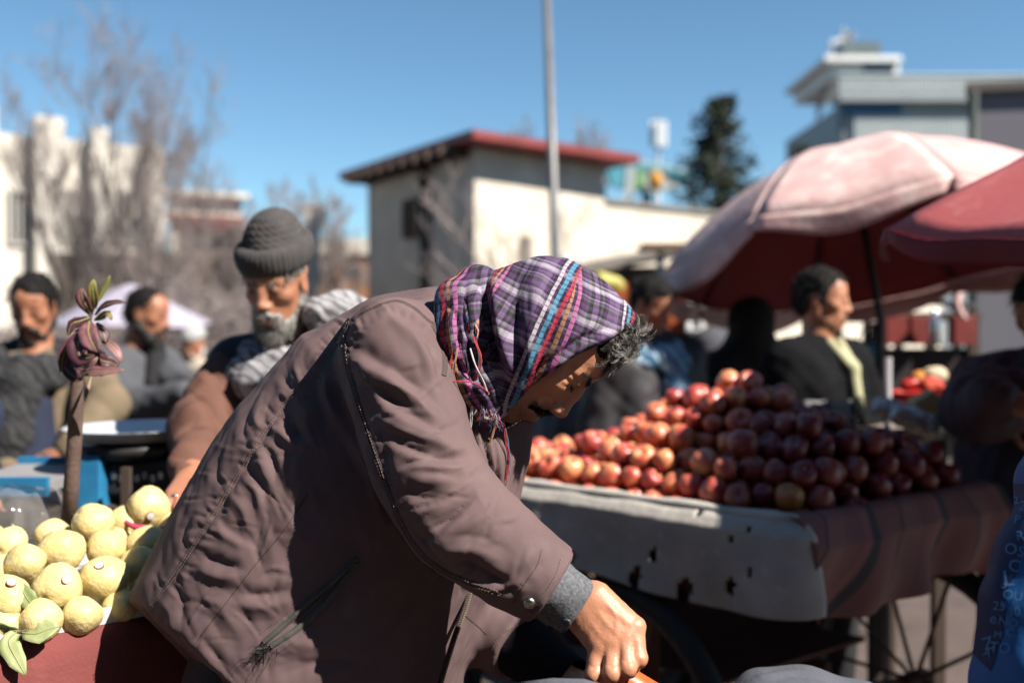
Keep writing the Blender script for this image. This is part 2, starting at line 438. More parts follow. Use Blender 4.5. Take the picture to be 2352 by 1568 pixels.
def folds(V, N, lst, px=1.0):
    """displacement from fold lines given in frame coordinates on the camera-facing side of a garment"""
    u, v, d = project(V); view = CAM - V; view /= np.linalg.norm(view, axis=1)[:, None]
    fac = np.clip((N * view).sum(1) * 2.2, 0, 1); D = np.zeros(len(V))
    for pts, sg, amp, kind in lst:
        p = densify(pts, 14); lo = p.min(0) - sg * 3.5; hi = p.max(0) + sg * 3.5
        m = np.nonzero((u > lo[0]) & (u < hi[0]) & (v > lo[1]) & (v < hi[1]) & (fac > 0))[0]
        if not len(m): continue
        X = np.stack([u[m], v[m]], 1); best = np.full(len(m), 1e9); sd = np.zeros(len(m)); tt = np.zeros(len(m))
        for i in range(len(p) - 1):
            a = p[i]; ba = p[i+1] - a; pa = X - a; h = np.clip(pa @ ba / (ba @ ba + 1e-9), 0, 1)
            e = pa - h[:, None] * ba; dd = np.hypot(e[:, 0], e[:, 1]); k = dd < best
            best[k] = dd[k]; sd[k] = (np.sign(ba[0] * pa[:, 1] - ba[1] * pa[:, 0]) * dd)[k]; tt[k] = ((i + h) / (len(p) - 1))[k]
        x = sd / sg; tp = np.sin(np.pi * np.clip(tt * .92 + .04, 0, 1)) ** .7
        if kind == 'r': f = np.exp(-np.abs(x) ** 1.5) - .40 * np.exp(-np.abs(np.abs(x) - 1.8) * 1.5)
        elif kind == 'v': f = -np.exp(-np.abs(x) * 1.5) + .40 * np.exp(-(np.abs(x) - 1.6) ** 2)
        elif kind == 'c': f = -np.exp(-(x * 2.2) ** 2) * 1.2 + .6 * np.exp(-(np.abs(x) - 1.2) ** 2)
        else: f = np.where(x > 0, 1.0, 1.25) * 1.6 * x * np.exp(-np.abs(x) ** np.where(x > 0, 2.0, 1.3))                # step: high on one side, low on the other
        D[m] += amp * .001 * f * tp * fac[m]
    return D
def ribbon(name, tree, pts, w, hgt, m, parent, prof=(0, 1, .7, 1, 0), step=5, closed_lift=.0004):
    """a seam or welt laid on a garment: follows the surface under the frame path"""
    p = densify(pts, step); V = []; Fc = []; rows = []; k = len(prof)
    for i in range(len(p)):
        t = nrm(p[min(i+1, len(p)-1)] - p[max(i-1, 0)]); s = np.array([-t[1], t[0]]); row = []
        for j, hh in enumerate(prof):
            q = p[i] + s * w * (j / (k - 1) - .5)
            l, n = hit(tree, *q)
            if l is None: row = None; break
            row.append(l + n * (closed_lift + hh * hgt - (.001 if hh == 0 else 0)))
        if row and rows and np.linalg.norm(row[k//2] - rows[-1][k//2]) > .03: row = None
        if row: rows.append(row)
    for r in rows: V += r
    for i in range(len(rows) - 1):
        for j in range(k - 1): Fc.append((i*k+j, i*k+j+1, (i+1)*k+j+1, (i+1)*k+j))
    return mesh(name, V, Fc, m, parent, True) if Fc else None
def stitches(name, tree, pts, m, parent, pitch=6.5, length=4.2, width=1.5, lift=.0012, offs=(0,)):
    mb = MB()
    for off in offs:
        p = densify(pts, 1.0); acc = 0
        for i in range(1, len(p) - 1):
            acc += np.linalg.norm(p[i] - p[i-1])
            if acc < pitch: continue
            acc = 0; t = nrm(p[i+1] - p[i-1]); s = np.array([-t[1], t[0]])
            a, na = hit(tree, *(p[i] - t * length / 2 + s * off)); b, nb = hit(tree, *(p[i] + t * length / 2 + s * off))
            if a is None or b is None or np.linalg.norm(a - b) > .012: continue
            ww = width * .00068
            mb.box((a + b) / 2 + na * lift, (np.linalg.norm(b - a), ww, ww * .8),
                   ax=np.array([nrm(b - a), nrm(np.cross(na, b - a)), nrm(np.cross(b - a, np.cross(na, b - a)))]))
    return tag(mb.build(name, m, parent), kind='stuff') if mb.V else None
# ================================================================== setting
def wall_pt(u, v, a, b):
    """where the sight line through a frame point meets the vertical plane over plan points a, b"""
    r = P(u, v, 1.0) - CAM; n = np.array([-(b[1]-a[1]), b[0]-a[0]]); t = ((a[0]-CAM[0])*n[0] + (a[1]-CAM[1])*n[1]) / (r[0]*n[0] + r[1]*n[1])
    return CAM + r * t
def prism(mb, poly, z0, z1, mi=0):
    n = len(poly); V = [np.array([x, y, z0]) for x, y in poly] + [np.array([x, y, z1]) for x, y in poly]
    mb.add(V, [tuple(range(n))[::-1], tuple(range(n, 2*n))] + [(i, (i+1) % n, n+(i+1) % n, n+i) for i in range(n)], mi); return mb
def ppoly(poly):                       # make counter-clockwise
    a = sum(poly[i][0]*poly[(i+1) % len(poly)][1] - poly[(i+1) % len(poly)][0]*poly[i][1] for i in range(len(poly)))
    return poly if a > 0 else poly[::-1]
GROUND = mat('worn_paving', (.085, .062, .056), (.125, .095, .085), scale=1.3, rough=.85, bump=.5, bscale=40, c3=(.06, .05, .048), s3=6, f3=.35, bdist=.01)
g = mesh('ground', [(-300, -60, 0), (300, -60, 0), (300, 500, 0), (-300, 500, 0)], [(0, 1, 2, 3)], GROUND, None, False); tag(g, kind='structure')
PLASTER = mat('cream_plaster', (.74, .665, .56), (.62, .55, .455), scale=1.6, rough=.9, bump=.4, bscale=14, c3=(.80, .74, .64), s3=2.5, f3=.4, bdist=.01)
PLASTER_G = mat('grey_plaster', (.30, .27, .235), (.24, .215, .19), scale=1.3, rough=.9, bump=.4, bscale=12, c3=(.34, .31, .27), s3=3, f3=.35, bdist=.01)
REDMETAL = mat('red_sheet_roof', (.27, .048, .043), (.19, .036, .033), scale=3, rough=.5, c3=(.36, .08, .07), s3=9, f3=.3)
DKWOOD = mat('dark_timber', (.05, .034, .026), (.085, .058, .044), scale=14, rough=.8, stretch=(1, 1, .2))
DKGREEN = mat('dark_green_paint', (.014, .026, .026), (.022, .035, .034), scale=9, rough=.5)
GLASSD = mat('dark_glass', (.02, .022, .026), rough=.12)
WHITEW = mat('white_render', (.74, .70, .63), (.64, .595, .525), scale=1.2, rough=.9, bump=.3, bscale=10, c3=(.66, .61, .54), s3=3.2, f3=.3, bdist=.01)
BRICKM = mat('orange_brick', (.42, .19, .085), (.34, .15, .07), scale=3, rough=.9, c3=(.46, .25, .14), s3=8, f3=.35)
MUD = mat('mud_wall', (.15, .12, .10), (.19, .155, .13), scale=1.4, rough=.95, bump=.6, bscale=7, bdist=.02)

# --- house with the red roof
hL, hC, hR = (-2.66, 18.4), (-.56, 15.0), (1.55, 16.80); hB = (hL[0]+hR[0]-hC[0], hL[1]+hR[1]-hC[1])
house = empty('house', (-.5, 17, 0), 'cream plastered house with overhanging red sheet roof and dark downpipe', 'house')
ZH = 4.12
mb = MB(); prism(mb, ppoly([hL, hC, hR, hB]), 0, ZH); w1 = mb.build('wall', PLASTER, house)
def off(p, q, r_, k):  # overhang corner
    c = np.mean([hL, hC, hR, hB], axis=0); return tuple(np.array(p) + nrm(np.array(p) - c) * k)
ov = [off(p, 0, 0, .62) for p in (hL, hC, hR, hB)]
mb = MB(); prism(mb, ppoly(ov), ZH + .02, ZH + .155); roof = mb.build('roof', REDMETAL, house, bevel=.02)
ridge = MB(); c = np.mean(ov, axis=0); n4 = [np.array([x, y, ZH + .158]) for x, y in ppoly(ov)] + [np.array([c[0], c[1], ZH + .55])]
ridge.add(n4, [(0, 1, 4), (1, 2, 4), (2, 3, 4), (3, 0, 4)]); ridge.build('roof_sheet', REDMETAL, roof)
for k in range(9):
    t = (k + .5) / 9; a = np.array(hC) * (1-t) + np.array(hL) * t; o_ = nrm([-(hL[1]-hC[1]), hL[0]-hC[0]]); o_ = -o_ if o_[0] > 0 else o_
    q = a + o_ * .27; MB().box((q[0], q[1], ZH - .06), (.50, .10, .14), math.atan2(o_[1], o_[0])).build('rafter', DKWOOD, roof)
def wall_window(a, b, u0, v0, u1, v1, parent, out, name='window', fm=DKWOOD, bars=1):
    p = [wall_pt(u, v, a, b) for u, v in ((u0, v1), (u1, v1), (u1, v0), (u0, v0))]; z0 = (p[0][2]+p[1][2])/2; z1 = (p[2][2]+p[3][2])/2
    A_ = np.array([p[0][0], p[0][1]]); B_ = np.array([p[1][0], p[1][1]]); d = nrm(B_ - A_); wd = np.linalg.norm(B_ - A_); o = np.asarray(out); ang = math.atan2(d[1], d[0]); c = (A_ + B_) / 2
    f = MB(); 
    for zz, hh in ((z0, .07), (z1, .07)): f.box((*(c + o * .03), zz), (wd + .07, .10, hh), ang)
    for q in (A_, B_): f.box((*(q + o * .032), (z0+z1)/2), (.07, .10, z1 - z0 - .07), ang)
    for k in range(bars): f.box((*(A_ + d * wd * (k+1)/(bars+1) + o * .033), (z0+z1)/2), (.04, .06, z1 - z0 - .07), ang)
    w_ = f.build(name, fm, parent)
    MB().box((*(c + o * .012), (z0+z1)/2), (wd, .02, z1 - z0), ang).build('pane', GLASSD, w_)
    return w_
oL = nrm([-(hC[1]-hL[1]), hC[0]-hL[0]]); oL = oL if oL[1] < 0 else -oL
oR = nrm([(hR[1]-hC[1]), -(hR[0]-hC[0])]); oR = oR if oR[1] < 0 else -oR
wall_window(hL, hC, 935, 462, 972, 542, house, oL)
pa = wall_pt(984, 372, hL, hC); pb = wall_pt(990, 690, hL, hC)
mb = MB(); mb.tube([np.array([pa[0]+oL[0]*.10, pa[1]+oL[1]*.10, ZH]), np.array([pb[0]+oL[0]*.10, pb[1]+oL[1]*.10, .1])], .075, 10); mb.build('downpipe', DKGREEN, house, True)
for z in (.8, 2.0, 3.2): MB().box((pa[0]+oL[0]*.05, pa[1]+oL[1]*.05, z), (.22, .10, .06), math.atan2(hC[1]-hL[1], hC[0]-hL[0])).build('pipe_bracket', DKGREEN, house)
q = wall_pt(1206, 500, hC, hR); MB().box((q[0]+oR[0]*.02, q[1]+oR[1]*.02, 1.7), (.22, .05, 2.3), math.atan2(hR[1]-hC[1], hR[0]-hC[0])).build('stain_board', mat('weathered_board', (.16, .13, .115), (.22, .19, .16), scale=5, rough=.9), house)
# --- compound wall carrying on to the right, built of courses of render over coping
cw0, cw1 = (1.30, 16.75), (10.6, 24.6)
dW = nrm(np.array(cw1) - np.array(cw0)); oW = np.array([dW[1], -dW[0]])
cwall = empty('compound_wall', (5, 20, 0), 'long sunlit cream wall running right from the red-roofed house', 'wall')
mb = MB(); prism(mb, ppoly([cw0, cw1, tuple(np.array(cw1) - oW * .3), tuple(np.array(cw0) - oW * .3)]), 0, 3.52); mb.build('wall', PLASTER, cwall)
mb = MB(); prism(mb, ppoly([tuple(np.array(cw0) + oW * .06), tuple(np.array(cw1) + oW * .06), tuple(np.array(cw1) - oW * .36), tuple(np.array(cw0) - oW * .36)]), 3.525, 3.60); mb.build('coping', mat('grey_coping', (.26, .24, .21), (.20, .185, .165), scale=4, rough=.9), cwall)
# --- white building at the left, pilasters on its front
wl0, wl1 = (-12.2, 19.6), (-7.85, 22.6)
wb = empty('white_building', (-10, 22, 0), 'large whitewashed building with square pilasters at far left', 'building')
dB = nrm(np.array(wl1) - np.array(wl0)); oB = np.array([dB[1], -dB[0]])
mb = MB(); prism(mb, ppoly([wl0, wl1, (wl1[0]-4, wl1[1]+5), (wl0[0]-4, wl0[1]+5)]), 0, 5.42); mb.build('wall', WHITEW, wb)
for u0, u1, v0 in ((76, 142, 276), (205, 240, 300), (-60, -10, 250), (330, 366, 338)):
    a = wall_pt(u0, 600, wl0, wl1); b = wall_pt(u1, 600, wl0, wl1); c = (a + b) / 2; z1 = wall_pt((u0+u1)/2, v0, wl0, wl1)[2]
    MB().box((c[0]+oB[0]*.18, c[1]+oB[1]*.18, z1/2), (np.linalg.norm(a-b), .5, z1), math.atan2(dB[1], dB[0])).build('pilaster', WHITEW, wb)
for u0, u1 in ((20, 60), (160, 195), (262, 310)): wall_window(wl0, wl1, u0, 440, u1, 560, wb, oB, fm=mat('pale_frame', (.45, .43, .40)), bars=2)
# lower wing with a red string course
lw0, lw1 = (-8.1, 23.6), (-6.6, 24.4)
wing = empty('low_annex', (-7, 24, 0), 'low white annex with red string course beside the white building', 'building')
mb = MB(); prism(mb, ppoly([lw0, lw1, (lw1[0]-1, lw1[1]+3), (lw0[0]-1, lw0[1]+3)]), 0, 4.5); mb.build('wall', WHITEW, wing)
c = (np.array(lw0)+np.array(lw1))/2; dd_ = nrm(np.array(lw1)-np.array(lw0)); oo = np.array([dd_[1], -dd_[0]])
MB().box((c[0]+oo[0]*.05, c[1]+oo[1]*.05, 3.98), (1.9, .16, .14), math.atan2(dd_[1], dd_[0])).build('string_course', REDMETAL, wing)
MB().box((c[0]+oo[0]*.09, c[1]+oo[1]*.09, 4.56), (1.95, .4, .12), math.atan2(dd_[1], dd_[0])).build('parapet', WHITEW, wing)
# low tiled shed roof, mud wall and pillar behind the knit-capped man
shed = empty('shed', (-6, 22, 0), 'low shed with thin red roof edge behind the dry hedge', 'shed')
a = P(440, 540, 22); b = P(570, 525, 22); MB().box(((a[0]+b[0])/2, 22.6, 1.75), (b[0]-a[0]+.4, 1.2, 3.5)).build('wall', MUD, shed); MB().box(((a[0]+b[0])/2, 22.6, 3.56), (b[0]-a[0]+.8, 1.6, .10)).build('roof', REDMETAL, shed, bevel=.01)
mw = MB(); a = P(130, 600, 17.2); b = P(600, 600, 17.2); mw.box(((a[0]+b[0])/2, 17.4, 1.35), (b[0]-a[0], .4, 2.7)); tag(mw.build('mud_wall', MUD, None, bevel=.03), 'brown mud wall behind the tangled dry shrubs', 'wall')
pil = empty('pillar', P(718, 740, 19) * np.array([1, 1, 0]), 'tall white square pillar behind the knit cap', 'pillar')
a = P(702, 478, 19); b = P(733, 478, 19); MB().box(((a[0]+b[0])/2, 19, a[2]/2), (b[0]-a[0], .26, a[2])).build('shaft', WHITEW, pil, bevel=.01); MB().box(((a[0]+b[0])/2, 19, a[2]+.03), (b[0]-a[0]+.07, .33, .06)).build('cap', WHITEW, pil)
bh = empty('brick_house', (-5.5, 36, 0), 'small orange brick house far off between pillar and red-roofed house', 'house')
a = P(700, 585, 36); b = P(862, 585, 36); MB().box(((a[0]+b[0])/2, 37.5, a[2]/2), (b[0]-a[0], 3, a[2])).build('wall', BRICKM, bh); MB().box(((a[0]+b[0])/2, 37.5, a[2]+.28), (b[0]-a[0]+.3, 3.3, .56)).build('parapet', PLASTER, bh)
for u in (758, 812):
    q = P(u, 622, 36); f = MB().box((q[0], 35.97, q[2]), (.45, .08, .5)).build('window', mat('grey_frame', (.25, .24, .23)), bh); MB().box((q[0], 35.92, q[2]), (.34, .03, .38)).build('pane', GLASSD, f)
# --- modern block at the right
GREYCL = mat('grey_cladding', (.34, .38, .40), (.30, .335, .355), scale=1, rough=.6)
SLATM = mat('pale_slats', (.62, .68, .70), (.56, .62, .64), scale=1, rough=.5)
BLUEG = mat('blue_glazing', (.014, .075, .16), (.02, .10, .20), scale=.6, rough=.15)
WHITEM = mat('white_metal', (.85, .85, .84), rough=.5)
DM = 38.0
md = empty('office_block', (16, 41, 0), 'modern grey office block with white fins and rooftop tower', 'building')
def facade(name, u0, v0, u1, v1, d, th, m, parent, bevel=0):
    a = P(u0, v1, d); b = P(u1, v0, d); return MB().box(((a[0]+b[0])/2, d + th/2, (a[2]+b[2])/2), (b[0]-a[0], th, b[2]-a[2])).build(name, m, parent, bevel=bevel)
fb = P(1935, 735, DM); ft = P(2420, 240, DM); MB().box(((fb[0]+ft[0])/2, DM + 4, ft[2]/2), (ft[0]-fb[0], 8, ft[2])).build('wall', GREYCL, md)
facade('glass_band', 1936, 234, 2066, 268, DM - .10, .09, BLUEG, md)
facade('ledge', 1925, 219, 2440, 234, DM - .5, 1.0, GREYCL, md)
def fins(name, u0, v0, u1, v1, d, step, m, parent):
    mb = MB(); u = u0
    while u < u1:
        a = P(u, v1, d); b = P(u + step * .55, v0, d); mb.box(((a[0]+b[0])/2, d, (a[2]+b[2])/2), (b[0]-a[0], .12, b[2]-a[2])); u += step
    return tag(mb.build(name, m, parent), kind='stuff')
fins('balustrade_fins', 1925, 176, 2440, 219, DM - .45, 9.2, SLATM, md); facade('balustrade_rail', 1925, 172, 2440, 176.5, DM - .55, .2, SLATM, md); facade('balustrade_panel', 1925, 183, 2440, 219, DM - .30, .06, GREYCL, md)
fins('facade_fins', 1960, 268, 2228, 420, DM - .12, 9.2, SLATM, md)
facade('upper_storey', 1905, 146, 2062, 180, DM + .6, 5, WHITEM, md); facade('roof_slab', 1890, 131, 2068, 146, DM + .2, 5.6, WHITEM, md, .05)
facade('upper_window', 1980, 150, 2050, 168, DM + .52, .07, BLUEG, md); facade('penthouse', 1932, 100, 2018, 131, DM + 1.5, 3, mat('penthouse_grey', (.13, .17, .18), (.10, .13, .14), scale=1, rough=.5), md)
# receding left side of the block
def side(name, pts, m, th=.1):
    V = [P(*q) for q in pts]; V2 = [v + np.array([th, 0, 0]) for v in V]; n = len(V)
    mesh(name, V + V2, [tuple(range(n)), tuple(range(n, 2*n))[::-1]] + [(i, n+i, n+(i+1) % n, (i+1) % n) for i in range(n)], m, md, False)
DM2 = DM + 7.9
side('side_wall', [(1934, 740, DM), (1934, 236, DM), (1868, 286, DM2), (1868, 740, DM2)], GREYCL)
side('side_wall_upper', [(1904, 178, DM + .6), (1904, 140, DM + .6), (1874, 200, DM2), (1874, 286, DM2)], GREYCL)
side('side_glazing', [(1932, 300, DM + .01), (1932, 240, DM + .01), (1880, 300, DM2 - .5), (1880, 340, DM2 - .5)], BLUEG, -.05)
dish = empty('satellite_dish', P(1915, 135, DM + 1.2), 'white satellite dish on the roof of the office block', 'satellite dish')
mb = MB(); c = P(1945, 92, DM + 1.2); mb.lathe([(.0, -.08), (.15, -.06), (.30, .0), (.38, .06), (.38, .08), (.28, .03), (.12, -.03), (0, -.05)], c, 24, nrm([-.75, -.55, .5])); mb.build('reflector', WHITEM, dish, True)
mb = MB(); mb.tube([P(1908, 132, DM + 1.2), P(1910, 96, DM + 1.2), c], .09, 8); mb.build('mast', WHITEM, dish, True); mb = MB(); mb.tube([c, c + np.array([-.35, -.55, .3])], .04, 6); mb.build('feed_arm', WHITEM, dish, True)
# --- blank grey building close at the right edge
gb = empty('grey_building', (6, 11, 0), 'plain grey-violet building wall at right behind the pink umbrella', 'building')
GVIO = mat('grey_violet_render', (.21, .205, .235), (.19, .185, .215), scale=1.5, rough=.85, bump=.2, bscale=20)
a = P(2226, 216, 11.0); gp = ppoly([(a[0], 11.0), (a[0] + 4.5, 11.0 - .9), (a[0] + 7.5, 15.6), (P(2240, 216, 16)[0] + .1, 16.0)]); zt = a[2]
mb = MB(); prism(mb, gp, 0, zt); mb.build('wall', GVIO, gb); cg = np.mean(gp, axis=0); mb = MB(); prism(mb, [tuple(np.array(q) + nrm(np.array(q) - cg) * .1) for q in gp], zt + .003, zt + .10); mb.build('coping', mat('coping_brown', (.14, .12, .11)), gb)
mb = MB(); mb.tube([np.array([a[0] + .0, 10.94, a[2]]), np.array([a[0], 10.94, 0.05])], .05, 8); mb.build('drainpipe', DKGREEN, gb, True)

# --- painted billboard above the wall
bb = empty('billboard', P(1480, 740, 27) * np.array([1, 1, 0]), 'colourful painted hoarding with blue, green and orange patches above the wall', 'hoarding')
def bquad(name, pts, m, d, th=.03):
    V = [P(u, v, d) for u, v in pts]; n = len(V); V2 = [v + np.array([0, th, 0]) for v in V]
    return mesh(name, V + V2, [tuple(range(n)), tuple(range(n, 2*n))[::-1]] + [(i, n+i, n+(i+1) % n, (i+1) % n) for i in range(n)], m, bb, False)
BW = mat('hoarding_white', (.50, .55, .56), (.42, .48, .50), scale=3); BC = mat('hoarding_cyan', (.09, .34, .44), (.12, .42, .52), scale=4); BG = mat('hoarding_green', (.22, .42, .20)); BT = mat('hoarding_teal', (.02, .18, .24)); BO = mat('hoarding_orange', (.62, .30, .04))
bquad('panel', [(1386, 350), (1588, 392), (1588, 420), (1500, 445), (1420, 430), (1386, 420)][::-1], BW, 27, .2)
bquad('blue_patch', [(1388, 372), (1444, 380), (1444, 432), (1404, 426)][::-1], BC, 26.96); bquad('blue_strip', [(1388, 360), (1560, 392), (1560, 402), (1388, 372)][::-1], BC, 26.955); bquad('green_patch', [(1462, 388), (1484, 392), (1478, 440), (1456, 436)][::-1], BG, 26.95)
bquad('teal_patch', [(1540, 392), (1588, 398), (1588, 414), (1546, 410)][::-1], BT, 26.94); bquad('white_strip', [(1440, 380), (1460, 384), (1452, 470), (1432, 462)][::-1], BW, 26.93); bquad('hanging_strip', [(1476, 440), (1496, 440), (1490, 470), (1470, 468)][::-1], BC, 26.92)
mb = MB(); mb.lathe([(0, -.32), (.14, -.26), (.19, -.05), (.17, .12), (.08, .22), (0, .24)], P(1505, 412, 26.7), 16); mb.build('orange_bulb', BO, bb, True)
for u in (1384, 1490, 1590): MB().box((P(u, 400, 27.3)[0], 27.3, 2.9), (.14, .14, 5.8 if u == 1384 else 5.2)).build('post', mat('post_dark', (.03, .035, .045)), bb)
am = empty('phone_mast', P(1512, 740, 29) * np.array([1, 1, 0]), 'thin mast with white panel antennas above the hoarding', 'mast')
t = P(1512, 270, 29); mb = MB(); mb.tube([np.array([t[0], 29, 0]), t], [.10, .05], 8); mb.build('pole', mat('galvanised', (.34, .36, .38), rough=.4, metal=.6), am, True)
for du in (-14, 0, 14): q = P(1512 + du, 308, 28.9 if du else 28.8); MB().box(q, (.14, .09, .75)).build('panel_antenna', WHITEM, am, bevel=.02)
# --- tall lamp pole
pl = empty('lamp_pole', P(1279, 740, 9) * np.array([1, 1, 0]), 'tall slim grey steel pole rising behind the headscarf', 'pole')
b_ = P(1281, 740, 9); t = P(1254, -60, 9.0); mb = MB(); mb.tube([np.array([b_[0] + .06, 9, 0]), b_, t], [.055, .050, .034], 12); mb.build('shaft', mat('pole_steel', (.20, .20, .21), (.15, .145, .15), scale=8, rough=.45, metal=.3), pl, True)
mb = MB(); mb.tube([t, t + np.array([0, 0, .4]), t + np.array([.5, .2, .6])], .03, 8); mb.build('arm', MATS['pole_steel'], pl, True)
MB().box((b_[0] + .055, 9, .06), (.3, .3, .12)).build('base_plate', MATS['pole_steel'], pl, bevel=.01)

# --- unseen brick block added behind the viewer to cut low sky light
mh = empty('unseen_sky_blocker', (-6, -8, 0), 'added brick block, unseen behind the viewer, cutting low sky light', 'building')
MB().box((-5, -9.5, 3.9), (34, 6, 7.8)).build('wall', mat('blocker_brick', (.20, .15, .12), (.16, .12, .10), scale=2, rough=.9), mh); MB().box((-5, -9.5, 7.95), (34.6, 6.6, .28)).build('roof_slab', mat('blocker_roof', (.18, .17, .16)), mh)
for k in range(11):
    for z in (2.0, 5.2): f = MB().box((-20 + k * 3, -6.47, z), (1.3, .08, 1.5)).build('window', DKWOOD, mh); MB().box((-20 + k * 3, -6.42, z), (1.1, .03, 1.3)).build('pane', GLASSD, f)
# --- bare trees and shrubs
BARK = mat('bark_grey', (.16, .125, .11), (.22, .18, .16), scale=20, rough=.9, bump=.4, bscale=60); TWIG = mat('twig_mauve', (.33, .275, .265), (.27, .225, .22), scale=4, rough=.9)
def bare_tree(base, h, label, group=None, spread=.35, stems=3, levels=4, seed=1, lean=0, r0=.07, name='bare_tree', cat='tree', twr=.006, nb=(6, 6, 6, 5)):
    R = random.Random(seed); root = empty(name, base, label, cat, group); tk = MB(); cr_ = MB()
    def grow(p, d, L, r, lv):
        n = 5; pts = [p]; rs = [r]
        for k in range(n):
            d = nrm(d + np.array([R.gauss(0, .10), R.gauss(0, .10), R.gauss(.05, .06)])); p = p + d * L / n; pts.append(p); rs.append(max(twr * .6, r * (1 - .62 * (k + 1) / n)))
        (tk if lv <= 1 else cr_).tube(pts, rs, 7 if lv <= 1 else 3, False)
        if lv >= levels: return
        for k in range(nb[lv]):
            f = R.uniform(.22, 1.0); i = min(n - 1, int(f * n)); q = pts[i] + (pts[i+1] - pts[i]) * (f * n - i)
            a = R.uniform(0, 6.28); side_ = np.array([math.cos(a), math.sin(a), 0]); dn = nrm(d * (1 - spread) + side_ * spread * R.uniform(.8, 1.9) + np.array([0, 0, .22]))
            grow(q, dn, L * R.uniform(.42, .62) * (1.05 - .25 * f), max(twr, rs[i] * .55), lv + 1)
    for s_ in range(stems):
        a = R.uniform(0, 6.28); grow(np.array(base) + np.array([math.cos(a) * .08, math.sin(a) * .08, 0]), nrm([math.cos(a) * .22 * (stems > 1) + lean, math.sin(a) * .22 * (stems > 1), 1]), h * R.uniform(.52, .66), r0 * R.uniform(.7, 1), 0)
    tk.build('trunk', BARK, root, True); cr_.build('crown', TWIG, root, True); return root
gz = np.array([1, 1, 0])
bare_tree(P(425, 740, 14) * gz, 5.9, 'tall bare winter tree with many upright branches left of the knit cap', stems=4, seed=11, spread=.37, r0=.06, twr=.0034)
bare_tree(P(235, 740, 15) * gz, 5.1, 'bare winter tree with leaning stems before the white building', stems=4, seed=5, spread=.32, lean=-.06, r0=.055, twr=.0034)
bare_tree(P(545, 740, 16) * gz, 4.2, 'smaller bare tree leaning right beside the tall bare tree', stems=3, seed=8, spread=.38, lean=.10, r0=.05, twr=.004)
bare_tree(P(762, 740, 24) * gz, 5.0, 'slender far bare tree between knit cap and red-roofed house', stems=2, seed=21, spread=.24, r0=.06, twr=.008)
bare_tree(P(1228, 740, 27) * gz, 7.2, 'thin bare tree rising over the red roof beside the pole', stems=2, seed=23, spread=.20, r0=.08, twr=.009)
bare_tree(P(1216, 740, 12) * gz, 3.9, 'small bare tree in front of the sunlit house wall', stems=2, seed=31, spread=.46, r0=.055, levels=3, nb=(8, 6, 5))
for i, (u, d, hh, s_) in enumerate([(150, 12.2, 2.1, 41), (240, 11.6, 2.0, 42), (335, 12.4, 2.4, 43), (430, 11.8, 2.3, 44), (515, 12.5, 2.6, 45), (590, 13.0, 2.3, 46), (60, 12.8, 1.9, 47)]):
    which = ['behind the bearded man in the black scarf', 'above the white square umbrella, left part', 'directly above the white square umbrella tip', 'right of the white square umbrella tip', "just left of the knit-capped man's head", 'directly behind the knit-capped man', 'at the left edge below the white building'][i]
    bare_tree(P(u, 740, d) * gz, hh, 'tangled dry brown shrub ' + which, 'dry shrubs before the mud wall', spread=.62, stems=9, levels=3, seed=s_, r0=.028, name='dry_shrub', cat='shrub', twr=.007, nb=(7, 6, 4))
# --- conifers
NEED = mat('conifer_needles', (.030, .042, .028), (.05, .062, .040), scale=3, rough=.8, c3=(.085, .085, .055), s3=5, f3=.3)
def conifer(base, h, wdt, label, seed):
    R = random.Random(seed); root = empty('conifer', base, label, 'tree'); b = np.array(base)
    MB().tube([b, b + np.array([0, 0, h * .5]), b + np.array([0, 0, h * .98])], [.16, .10, .02], 8).build('trunk', BARK, root, True)
    V = []; Fc = []
    nl = 30
    for i in range(nl):
        f = i / nl; z = h * (.10 + .90 * f); rad = wdt * (1 - f) ** .8 * R.uniform(.62, 1.12)
        for k in range(8):
            a = R.uniform(0, 6.28); L = rad * R.uniform(.6, 1.1) + .12
            for j in range(16):
                t = R.uniform(.15, 1); p = b + np.array([math.cos(a) * L * t, math.sin(a) * L * t, z - .22 * L * t + .25 * L * t * t + R.gauss(0, .05)]) + np.array([R.gauss(0, .07), R.gauss(0, .07), 0])
                for e in range(3):
                    q = nrm([R.gauss(0, 1), R.gauss(0, 1), R.gauss(.2, .7)]); s_ = nrm(np.cross(q, [R.gauss(0, 1), R.gauss(0, 1), R.gauss(0, 1)])); l = R.uniform(.09, .20)
                    n0 = len(V); V += [p - s_ * .03, p + q * l * .5 + s_ * .045, p + q * l, p + q * l * .5 - s_ * .045]; Fc.append((n0, n0+1, n0+2, n0+3))
    mesh('crown', V, np.array(Fc), NEED, root, True); return root
conifer(P(1652, 740, 25) * gz, 7.2, 3.1, 'dark green conifer between the hoarding and the pink umbrella', 3)
conifer(P(1838, 740, 33) * gz, 7.4, .9, 'distant conifer top peeping beside the office block', 5)
# ================================================================== carts, fruit, umbrellas, stalls
# --- apple cart
ZR = 1.02
kA = PZ(1835, 1205, ZR); kB = PZ(2272, 1122, ZR); kC = PZ(1152, 1110, ZR)
eL = nrm(kC - kA); LEN = 1.62; eS = nrm(kB - kA); WID = np.linalg.norm(kB - kA)
def K(s, t, z): return kA + eL * s + eS * t + np.array([0, 0, z - ZR])
cart = empty('apple_cart', K(.8, .4, 0), 'wooden handcart piled with apples, sides hung with grey and striped cloth', 'cart')
OLDRED = mat('old_red_paint', (.13, .032, .026), (.075, .026, .022), scale=9, rough=.7, bump=.3, bscale=60, c3=(.10, .075, .06), s3=18, f3=.3)
TARP = mat('grey_tarpaulin', (.52, .485, .445), (.38, .355, .325), scale=7, rough=.85, bump=.35, bscale=50, c3=(.60, .565, .52), s3=24, f3=.3, bdist=.006)
RIMC = mat('rim_cloth', (.58, .55, .50), (.44, .42, .38), scale=12, rough=.85, bump=.3)
